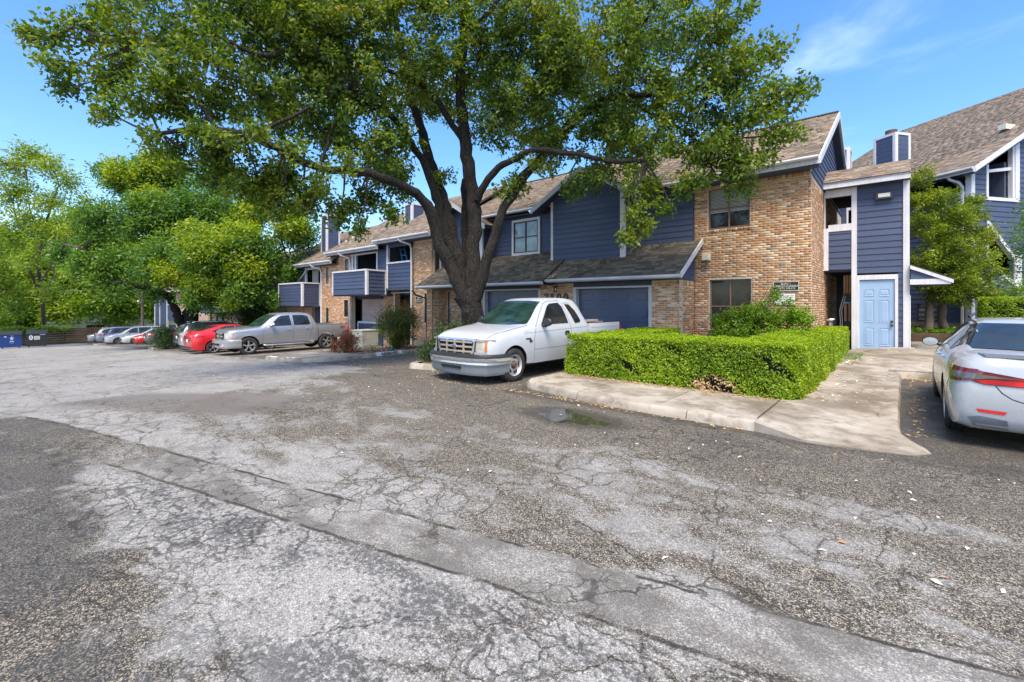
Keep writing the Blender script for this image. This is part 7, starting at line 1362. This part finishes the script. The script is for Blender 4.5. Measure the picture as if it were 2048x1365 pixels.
# ---- cars
SEDAN = dict(L=4.88, w=.92, wb=2.82, fo=.96, r=.335, wheels=(.96, 3.78), rows=[(0, .28, .50, .52, .60, .48, .66, .42), (.06, .22, .5, .70, .64, .66, .71, .58), (.25, .18, .52, .84, .70, .80, .77, .68), (.6, .17, .56, .90, .77, .85, .85, .74), (1.1, .17, .6, .92, .86, .87, .95, .75), (1.38, .17, .62, .92, .91, .87, 1.0, .73), (1.75, .17, .63, .92, .94, .87, 1.19, .66), (2.2, .17, .64, .92, .955, .87, 1.38, .59), (2.7, .17, .65, .92, .965, .87, 1.44, .57), (3.2, .17, .66, .92, .975, .87, 1.425, .57), (3.65, .17, .67, .92, .985, .87, 1.32, .60), (4.05, .17, .68, .92, 1.0, .86, 1.17, .66), (4.3, .18, .68, .915, 1.0, .84, 1.085, .70), (4.6, .19, .66, .905, .99, .82, 1.07, .69), (4.74, .22, .64, .885, .965, .785, 1.055, .655), (4.83, .28, .62, .84, .92, .74, 1.0, .60), (4.87, .37, .60, .78, .86, .69, .93, .55)])
SUV = dict(L=4.75, w=.93, wb=2.75, fo=.93, r=.36, wheels=(.93, 3.68), rows=[(0, .34, .62, .60, .78, .56, .86, .50), (.08, .27, .62, .78, .84, .72, .93, .64), (.3, .24, .65, .88, .92, .82, 1.0, .72), (.9, .24, .7, .93, 1.03, .88, 1.10, .76), (1.25, .24, .72, .93, 1.07, .88, 1.15, .75), (1.6, .24, .73, .93, 1.09, .88, 1.36, .69), (2.0, .24, .74, .93, 1.10, .88, 1.58, .63), (2.5, .24, .75, .93, 1.11, .88, 1.67, .61), (3.3, .24, .76, .93, 1.13, .88, 1.675, .61), (4.0, .24, .77, .93, 1.15, .88, 1.64, .61), (4.35, .25, .77, .92, 1.16, .86, 1.56, .62), (4.52, .27, .76, .90, 1.14, .83, 1.38, .66), (4.66, .32, .74, .86, 1.08, .79, 1.16, .68), (4.75, .42, .72, .80, .98, .72, 1.04, .62)])
HATCH = dict(L=4.52, w=.90, wb=2.70, fo=.90, r=.325, wheels=(.90, 3.60), rows=[(0, .28, .50, .52, .62, .48, .68, .42), (.06, .22, .5, .70, .66, .66, .73, .58), (.25, .17, .52, .83, .71, .78, .78, .68), (.6, .16, .56, .885, .78, .83, .86, .73), (1.1, .16, .6, .90, .87, .85, .95, .74), (1.35, .16, .62, .90, .92, .85, 1.0, .72), (1.75, .16, .63, .90, .95, .85, 1.20, .65), (2.2, .16, .64, .90, .96, .85, 1.38, .58), (2.7, .16, .65, .90, .97, .85, 1.43, .56), (3.2, .16, .66, .90, .985, .85, 1.405, .56), (3.7, .16, .67, .90, 1.0, .85, 1.31, .58), (4.1, .17, .68, .895, 1.02, .83, 1.18, .63), (4.28, .18, .67, .88, 1.01, .80, 1.12, .66), (4.42, .24, .65, .84, .93, .76, 1.0, .62), (4.5, .34, .62, .76, .84, .68, .90, .55)])
VAN = dict(L=5.1, w=.98, wb=3.0, fo=.97, r=.335, wheels=(.97, 3.97), rows=[(0, .30, .55, .55, .68, .52, .74, .46), (.07, .24, .55, .75, .74, .70, .82, .62), (.3, .2, .58, .90, .84, .84, .91, .74), (.8, .19, .63, .96, .95, .90, 1.02, .78), (1.15, .19, .66, .98, 1.01, .92, 1.12, .77), (1.6, .19, .68, .98, 1.05, .92, 1.40, .71), (2.0, .19, .69, .98, 1.06, .92, 1.60, .66), (2.5, .19, .7, .98, 1.07, .92, 1.72, .65), (3.5, .19, .71, .98, 1.08, .92, 1.735, .65), (4.4, .19, .72, .98, 1.09, .92, 1.70, .65), (4.75, .2, .72, .97, 1.09, .91, 1.62, .66), (4.95, .24, .72, .95, 1.08, .88, 1.40, .70), (5.05, .30, .7, .90, 1.04, .84, 1.14, .72), (5.1, .42, .68, .84, .98, .78, 1.02, .66)])
def simple_car(name, label, cat, loc, rot, sp, paint, kind, rim='five', plate=True, tail='redlens', group='cars parked along the building', near=False):
    c = Car(name, label, cat, loc, rot, sp, paint, group); L = sp['L']
    if kind in ('sedan', 'hatch'):
        k = L/4.88
        c.panel('windscreen', [(-.70, 1.02), (.70, 1.02), (.56, 1.355), (-.56, 1.355)], 'x+', 'cglass', .011)
        c.panel('rear_window', [(-.64, 1.135 if kind == 'sedan' else 1.16), (.64, 1.135 if kind == 'sedan' else 1.16), (.545, 1.37), (-.545, 1.37)], 'x-', 'cglass', .011)
        f = lambda P: [(a*k, b) for a, b in P]
        c.both('side_window', f([(1.66, 1.0), (2.12, 1.275), (2.4, 1.36), (2.72, 1.38), (2.72, 1.01)]), 'cglass'); c.both('side_window', f([(2.79, 1.015), (2.79, 1.38), (3.2, 1.365), (3.5, 1.295), (3.62, 1.04)]), 'cglass'); c.both('side_window', f([(3.68, 1.045), (3.57, 1.27), (3.92, 1.13)]), 'cglass')
        c.gap([f([(1.55, .24), (1.52, .8), (1.62, .96), (2.1, 1.30), (2.42, 1.395), (2.75, 1.41), (2.76, .24), (1.55, .24)]), f([(2.76, 1.41), (3.2, 1.395), (3.55, 1.31), (3.66, 1.0), (3.55, .75), (3.42, .55), (3.40, .24), (2.76, .24)])], .008)
        c.handle(2.52*k, .90, 'chrome' if paint != 'p_red' else 'p_red', .16); c.handle(3.30*k, .925, 'chrome' if paint != 'p_red' else 'p_red', .16); c.wing_mirror(1.86*k, 1.03, 'black' if near else paint, .88, .95)
    elif kind == 'suv':
        c.panel('windscreen', [(-.70, 1.17), (.70, 1.17), (.58, 1.56), (-.58, 1.56)], 'x+', 'cglass', .011); c.panel('rear_window', [(-.66, 1.20), (.66, 1.20), (.58, 1.55), (-.58, 1.55)], 'x-', 'cglass', .011)
        c.both('side_window', [(1.55, 1.13), (1.98, 1.47), (2.2, 1.57), (2.5, 1.60), (2.5, 1.15)], 'cglass'); c.both('side_window', [(2.57, 1.15), (2.57, 1.605), (3.4, 1.605), (3.46, 1.17)], 'cglass'); c.both('side_window', [(3.53, 1.18), (3.48, 1.6), (4.0, 1.57), (4.28, 1.38), (4.2, 1.22)], 'cglass')
        c.gap([[(1.45, .3), (1.42, .95), (1.5, 1.1), (1.95, 1.5), (2.3, 1.63), (2.53, 1.64), (2.53, .3), (1.45, .3)], [(2.53, 1.64), (3.45, 1.64), (3.5, 1.15), (3.35, .8), (3.28, .3), (2.53, .3)]], .008); c.handle(2.3, 1.03); c.handle(3.1, 1.05); c.wing_mirror(1.75, 1.2, paint, .9, 1.1)
        for sd in (1, -1): MB().tube([(c.X(2.1), sd*.60, 1.66), (c.X(2.2), sd*.60, 1.71), (c.X(4.0), sd*.60, 1.71), (c.X(4.1), sd*.60, 1.66)], .018, 6).build('roof_rail', M['chrome'], c.root)
    else:
        c.panel('windscreen', [(-.76, 1.12), (.76, 1.12), (.62, 1.60), (-.62, 1.60)], 'x+', 'cglass', .011); c.panel('rear_window', [(-.68, 1.2), (.68, 1.2), (.62, 1.6), (-.62, 1.6)], 'x-', 'cglass', .011)
        c.both('side_window', [(1.5, 1.09), (1.98, 1.47), (2.25, 1.60), (2.55, 1.64), (2.55, 1.11)], 'cglass'); c.both('side_window', [(2.63, 1.11), (2.63, 1.645), (3.65, 1.65), (3.65, 1.12)], 'cglass'); c.both('side_window', [(3.73, 1.12), (3.73, 1.645), (4.5, 1.62), (4.7, 1.5), (4.7, 1.18)], 'cglass')
        c.gap([[(1.4, .26), (1.38, .9), (1.9, 1.45), (2.2, 1.64), (2.59, 1.68), (2.59, .26), (1.4, .26)], [(2.59, 1.68), (3.69, 1.68), (3.69, .26), (2.59, .26)]], .009); c.handle(2.35, .98); c.handle(2.75, .98); c.wing_mirror(1.75, 1.13, paint, .95, 1.1)
    zt = {'sedan': 0, 'hatch': .0, 'suv': .12, 'van': .06}[kind]; wr = sp['w']
    for sd in (1, -1):
        q = lambda P: [(sd*a, b+zt) for a, b in (P if sd > 0 else P)]
        c.panel('headlight', q([(.40*wr, .60), (.78*wr, .58), (.86*wr, .74), (.50*wr, .69)]), 'x+', 'lens', .006)
        c.panel('tail_light', q([(.42*wr, .80), (.80*wr, .74), (.86*wr, .93), (.46*wr, .90)]), 'x-', tail, .006)
        ax = 'y+' if sd > 0 else 'y-'
        c.panel('headlight', [(.22, .62+zt), (.55, .70+zt), (.62, .78+zt), (.22, .76+zt)], ax, 'lens', .006); c.panel('tail_light', [(L-.55, .86+zt), (L-.12, .76+zt), (L-.10, .90+zt), (L-.40, .95+zt)], ax, tail, .006)
    c.panel('grille', [(-.42, .36+zt*.6), (.42, .36+zt*.6), (.46, .56+zt), (-.46, .56+zt)], 'x+', 'black', .006)
    c.panel('lower_bumper', [(-.62, .28+zt*.5), (.62, .28+zt*.5), (.66, .37+zt*.5), (-.66, .37+zt*.5)], 'x-', 'black', .006)
    if plate: c.panel('number_plate', [(-.15, .60+zt), (.15, .60+zt), (.15, .75+zt), (-.15, .75+zt)], 'x-', 'white', .012)
    MB().box(c.X(L-.5), c.X(.6), -.6, .6, .16, .3).build('underbody', M['black'], c.root)
    c.wheels(rim); return c
def near_sedan():
    c = simple_car('sedan', 'pearl white sedan seen from behind at the right edge beside the walkway', 'car', (1.33, 10.03, 0), R(90.0), SEDAN, 'p_pearl', 'sedan', 'ten', False, 'darkred', None, True); T_ = c.root; L = 4.88; T_.scale = (1, 1, 1.03)
    for o in [o for o in T_.children if o.name.startswith(('tail_light', 'lower_bumper', 'rear_window'))]: bpy.data.objects.remove(o)
    c.panel('rear_window', [(-.66, 1.10), (-.70, 1.14), (-.60, 1.36), (-.5, 1.385), (.5, 1.385), (.60, 1.36), (.70, 1.14), (.66, 1.10)], 'x-', 'cglass', .011)
    for sd, ax in ((1, 'y+'), (-1, 'y-')):
        m = lambda P: [(sd*a, b) for a, b in P]
        tl = c.panel('tail_light', m([(.20, .80), (.26, .83), (.60, .885), (.745, .91), (.77, .86), (.755, .78), (.62, .74), (.30, .735)]), 'x-', 'darkred', .009, cell=.03)
        c.panel('clear_lens', m([(.36, .822), (.60, .85), (.73, .862), (.745, .81), (.68, .795), (.58, .815)]), 'x-', 'smoked', .014, parent=tl, cell=.03); c.panel('red_lens', m([(.24, .795), (.58, .80), (.70, .78), (.62, .748), (.31, .745)]), 'x-', 'redlens', .015, parent=tl, cell=.03)
        c.panel('tail_light', [(4.36, .91), (4.62, .92), (4.80, .905), (4.80, .76), (4.62, .75), (4.48, .82)], ax, 'darkred', .009, cell=.03); c.panel('clear_lens', [(4.56, .85), (4.78, .86), (4.78, .80), (4.64, .785)], ax, 'smoked', .014, cell=.03)
        c.panel('tail_light', [(-.17, .775), (-.165, .905), (.02, .915), (.19, .905), (.19, .77), (.02, .755)], 'd'+ax[1], 'darkred', .0095, cell=.03); c.panel('clear_lens', [(-.16, .80), (-.16, .86), (.0, .865), (.13, .855), (.10, .80), (0, .79)], 'd'+ax[1], 'smoked', .0145, cell=.03)
        c.panel('reflector', m([(.46, .42), (.66, .43), (.69, .465), (.44, .455)]), 'x-', 'redlens', .008, cell=.06)
        c.panel('bumper_insert', m([(.42, .24), (.70, .26), (.76, .36), (.66, .385), (.44, .36)]), 'x-', 'bumpergrey', .006, cell=.06)
        c.gap([[(sd*.53, .735), (sd*.48, .66), (sd*.40, .60), (sd*.28, .56), (0, .55)]], .010, ('x-',)); c.gap([[(4.52, .74), (4.44, .62), (4.40, .50)]], .022, (ax,), name='bumper_vent')
        c.gap([[(3.3, .29), (3.5, .5)], [(1.4, .20), (3.45, .20)]], .03, (ax,), mat='black', name='sill_trim')
    c.sweepb('boot_spoiler', [(4.62, -.62), (4.76, -.58), (4.80, -.3), (4.81, 0), (4.80, .3), (4.76, .58), (4.62, .62)][::-1], [(-.06, 1.06), (-.02, 1.085), (.035, 1.085), (.02, 1.045), (-.05, 1.04)], 'p_pearl')
    c.panel('plate_recess', [(-.28, .56), (.28, .56), (.30, .70), (-.30, .70)], 'x-', 'bumpergrey', .006); c.panel('roof_joint', [(2.0, .545), (3.6, .545), (3.6, .56), (2.0, .56)], 'z', 'black', .004)
near_sedan()
simple_car('hatchback', 'bright red hatchback nosed in beside the silver pickup', 'car', (-27.1, 8.6, gz(-27.1)), R(90), HATCH, 'p_red', 'hatch', 'star')
simple_car('sedan', 'white sedan nosed in between the red hatchback and the dark suv', 'car', (-30.1, 9.3, gz(-30.1)), R(90), SEDAN, 'p_pearl', 'sedan')
simple_car('suv', 'black suv nosed in next to the round bush island', 'car', (-33.0, 9.65, gz(-33)), R(90), SUV, 'p_black', 'suv')
simple_car('sedan', 'dark grey sedan rear end left of the round bush', 'car', (-50.5, 11.2, gz(-50.5)), R(90), SEDAN, 'p_grey', 'sedan')
simple_car('sedan', 'red sedan parked nose out behind the dark grey sedan', 'car', (-53.6, 10.8, gz(-53.6)), R(-90), SEDAN, 'p_red', 'sedan')
simple_car('sedan', 'pale silver sedan parked nose out next to the small curb pad', 'car', (-56.6, 10.3, gz(-56.6)), R(-90), SEDAN, 'p_pearl', 'sedan')
simple_car('minivan', 'pale silver minivan parked nose out', 'car', (-60.5, 9.65, gz(-60.5)), R(-90), VAN, 'p_pearl', 'van', 'six')
simple_car('suv', 'blue suv rear end left of the silver minivan', 'car', (-64.0, 10.1, gz(-64)), R(90), SUV, 'p_blue', 'suv')
simple_car('suv', 'white suv rear end with a red tail lamp in the far corner', 'car', (-67.6, 9.75, gz(-67.6)), R(90), SUV, 'p_pearl', 'suv')
simple_car('suv', 'champagne grey suv parked nose out next to the wooden fence', 'car', (-71.6, 9.35, gz(-71.6)), R(-90), SUV, 'p_champ', 'suv')
# ------------------------------------------------------------------ small things
X_ = thing('transformer_box', 'beige green electrical cabinet standing in the mulch bed behind the red shrub', 'utility cabinet', (-19.4, 11.6, gz(-19)))
b = MB(); b.box(-19.9, -18.95, 11.2, 12.05, gz(-19)+.05, .42); b.build('cabinet', M['xfmr'], X_); MB().box(-19.93, -18.92, 11.17, 12.08, .42, .46).build('lid', M['xfmr'], X_)
for y in (11.23, 11.64): MB().box(-18.949, -18.937, y, y+.38, -.28, .38).build('door_panel', M['xfmr'], X_)
for i, (x, z, m) in enumerate(((-19.75, .22, 'cream'), (-19.4, .28, 'badgered'), (-19.4, .1, 'badgered'), (-19.75, .05, 'grey'))): MB().box(x, x+.14, 11.186, 11.199, z, z+.05).build('warning_label', M[m], X_)
t = MB().lathe([(0, .62), (.10, .6), (.13, .54), (.12, .5), (.12, 0)], lambda x, h, y: Vector((-20.1+x*.8, 10.7+y*.8, gz(-19.7)+h)), 16).build('pedestal_post', M['white'], None, smooth=True); tag(t, 'short pale utility post with a domed cap at the silver pickup tail', 'post')
t = MB().lathe([(0, .1), (.06, .08), (.085, .0), (.06, -.07), (0, -.085)], lambda x, h, y: Vector((-15.0+x, 10.15+y, gz(-15)+.2+h)), 14).build('garden_globe', M['greenhose'], None, smooth=True); tag(t, 'small teal ball lying at the curb edge of the mulch bed', 'ball')
# dumpsters
def dumpster(label, x, y, rz, body, logo):
    z = gz(x); t = thing('dumpster', label, 'dumpster', (x, y, z), rz, local=True); t.scale = (.9, .68, 1.14); mb = MB()
    prof = [(-.75, .12), (.62, .12), (.80, 1.18), (-.75, 1.38)]
    mb.prism(prof, lambda a, d, c: Vector((a, d, c)), -1.05, 1.05); mb.build('bin', M[body], t)
    MB().prism([(.86, 1.16), (.86, 1.22), (-.78, 1.46), (-.78, 1.38)], lambda a, d, c: Vector((a, d, c)), -1.08, 1.08).build('lid', M['lid'], t)
    for i in range(15): MB().prism([(.86, 1.222), (.86, 1.245), (-.76, 1.48), (-.76, 1.455)], lambda a, d, c: Vector((a, d, c)), -1.02+i*.14, -.97+i*.14).build('lid_rib', M['lid'], t)
    for s in (1, -1): MB().box(-.2, .35, s*1.055-.03*(s < 0), s*1.055+.03*(s > 0)+.04*s*0, .75, .95).build('fork_pocket', M[body], t); MB().box(-.6, -.4, s*.8-.06, s*.8+.06, 0, .12).build('foot', M['black'], t); MB().box(.3, .5, s*.8-.06, s*.8+.06, 0, .12).build('foot', M['black'], t)
    f = lambda y, z_, o=.012: Vector((.62+.18*(z_-.12)/1.06+o, y, z_)); fr = (R(90)-.168, 0, R(90))
    def star(cy, cz, r0, r1, m, n=5, o=.012): pts = [((r0 if i % 2 == 0 else r1)*math.sin(math.pi*i/n), (r0 if i % 2 == 0 else r1)*math.cos(math.pi*i/n)) for i in range(2*n)]; return MB().add([f(cy+a, cz+b_, o) for a, b_ in pts], [tuple(range(2*n))]).build('emblem', M[m], t)
    def disc(cy, cz, r_, m, o=.012): return MB().add([f(cy+r_*math.cos(k*.314), cz+r_*math.sin(k*.314), o) for k in range(20)], [tuple(range(20))]).build('emblem', M[m], t)
    if logo == 'star':
        star(.1, .86, .24, .12, 'stickblue'); star(.1, .86, .20, .10, 'white', o=.016); star(.1, .86, .14, .07, 'badgered', o=.02); disc(.1, .85, .06, 'white', .024)
        for w, z_, m in ((.42, .60, 'white'), (.42, .48, 'stickblue'), (.3, 1.10, 'stickblue')): MB().add([f(.1-w/2, z_-.02), f(.1+w/2, z_-.02), f(.1+w/2, z_+.02), f(.1-w/2, z_+.02)], [(0, 1, 2, 3)]).build('printed_line', M[m], t)
        MB().add([f(-.62, .98), f(-.4, .98), f(-.4, 1.06), f(-.62, 1.06)], [(0, 1, 2, 3)]).build('label_plate', M['white'], t)
    else:
        disc(-.58, .88, .21, 'white'); star(-.58, .88, .15, .09, 'dumpblue', 3, .016); disc(-.58, .87, .05, 'white', .02)
        MB().add([f(-.28, .68), f(.3, .68), f(.3, 1.0), f(-.28, 1.0)], [(0, 1, 2, 3)]).build('label_plate', M['cream'], t)
        for i in range(4): MB().add([f(-.24, .72+i*.065, .016), f(.24-.05*(i % 2), .72+i*.065, .016), f(.24-.05*(i % 2), .745+i*.065, .016), f(-.24, .745+i*.065, .016)], [(0, 1, 2, 3)]).build('printed_line', M['grey'], t)
        MB().add([f(.32, 1.08), f(.85, 1.10), f(.85, 1.15), f(.32, 1.13)], [(0, 1, 2, 3)]).build('printed_line', M['white'], t)
dumpster('blue dumpster with a star emblem and a dark ribbed lid by the fence', -65.0, 1.05, R(-2), 'dumpblue', 'star'); dumpster('black dumpster with a round white emblem and a cream label by the fence', -65.0, 2.78, R(-3), 'dumpblack', 'disc')
# fence: posts and individual boards
rf = random.Random(8); FN = thing('board_fence', 'brown horizontal board fence across the far end of the parking lot', 'fence', (-76.5, 8, gz(-76.5)))
zf_ = gz(-76.5); y = -14.0
while y < 30:
    MB().box(-76.60, -76.48, y-.06, y+.06, zf_-.1, zf_+2.0).build('post', M['fence'], FN)
    for k in range(7):
        z0 = zf_+.06+k*.265; d = rf.uniform(-.008, .008); MB().box(-76.47+d, -76.44+d, y+.02, y+2.43, z0+rf.uniform(-.006, .006), z0+.245).build('board', M['fence'], FN)
    y += 2.45
leaves('fence_vine', np.random.default_rng(3).uniform([-76.5, -6, zf_+1.6], [-76.0, 6.2, zf_+2.15], (260, 3)), .16, 14, .2, .1, 'wood', None, 9); tag(bpy.data.objects['fence_vine'], 'bright vine spilling over the fence top behind the dumpsters', 'vine')
# white roofed house beyond the fence
H = thing('house', 'low white roofed house glimpsed through the trees beyond the fence', 'house', (-95, 10, -3.4)); MB().box(-99, -92, 5, 22, -3.5, -1.0).build('wall', M['cream'], H)
MB().prism([(4.5, -1.05), (13.5, 1.2), (22.5, -1.05)], lambda a, d, c: Vector((-91.5-d, a, c)), 0, 8).build('roof', M['white'], H); MB().box(-91.99, -91.95, 9, 11, -2.8, -1.5).build('window', M['pane'], H)
# leaning utility pole, lamp and wire near the far corner
U = thing('utility_pole', 'leaning pale wooden utility pole at the corner of the farthest building', 'pole', (-71.8, 12.0, gz(-71.8))); pipe(U, 'pole', [(-72.0, 12.2, gz(-72)), (-71.6, 12.1, 4.2)], .16, 'palebark'); pipe(U, 'bracket_arm', [(-71.75, 12.0, 1.6), (-71.2, 11.4, 3.6)], .05, 'grey'); MB().lathe([(0, .15), (.14, .1), (.1, -.1), (0, -.12)], lambda x, h, y: Vector((-71.6+x, 11.7+y, 2.0+h)), 10).build('lamp', M['lampglass'], U, smooth=True)
w_ = [(-71.7, 12.1, 3.6)]+[(-71.7-i*1.2, 12.1-i*6.5, 3.6-1.1*math.sin(math.pi*i/8)) for i in range(1, 9)]; t = MB().tube(w_, .02, 5).build('power_cable', M['grey'], None); tag(t, 'thin sagging power cable strung across the trees at the left', 'cable')
tag(bpy.data.objects['green_pipe'], 'short dark green pipe lying under the left end of the hedge', 'pipe')
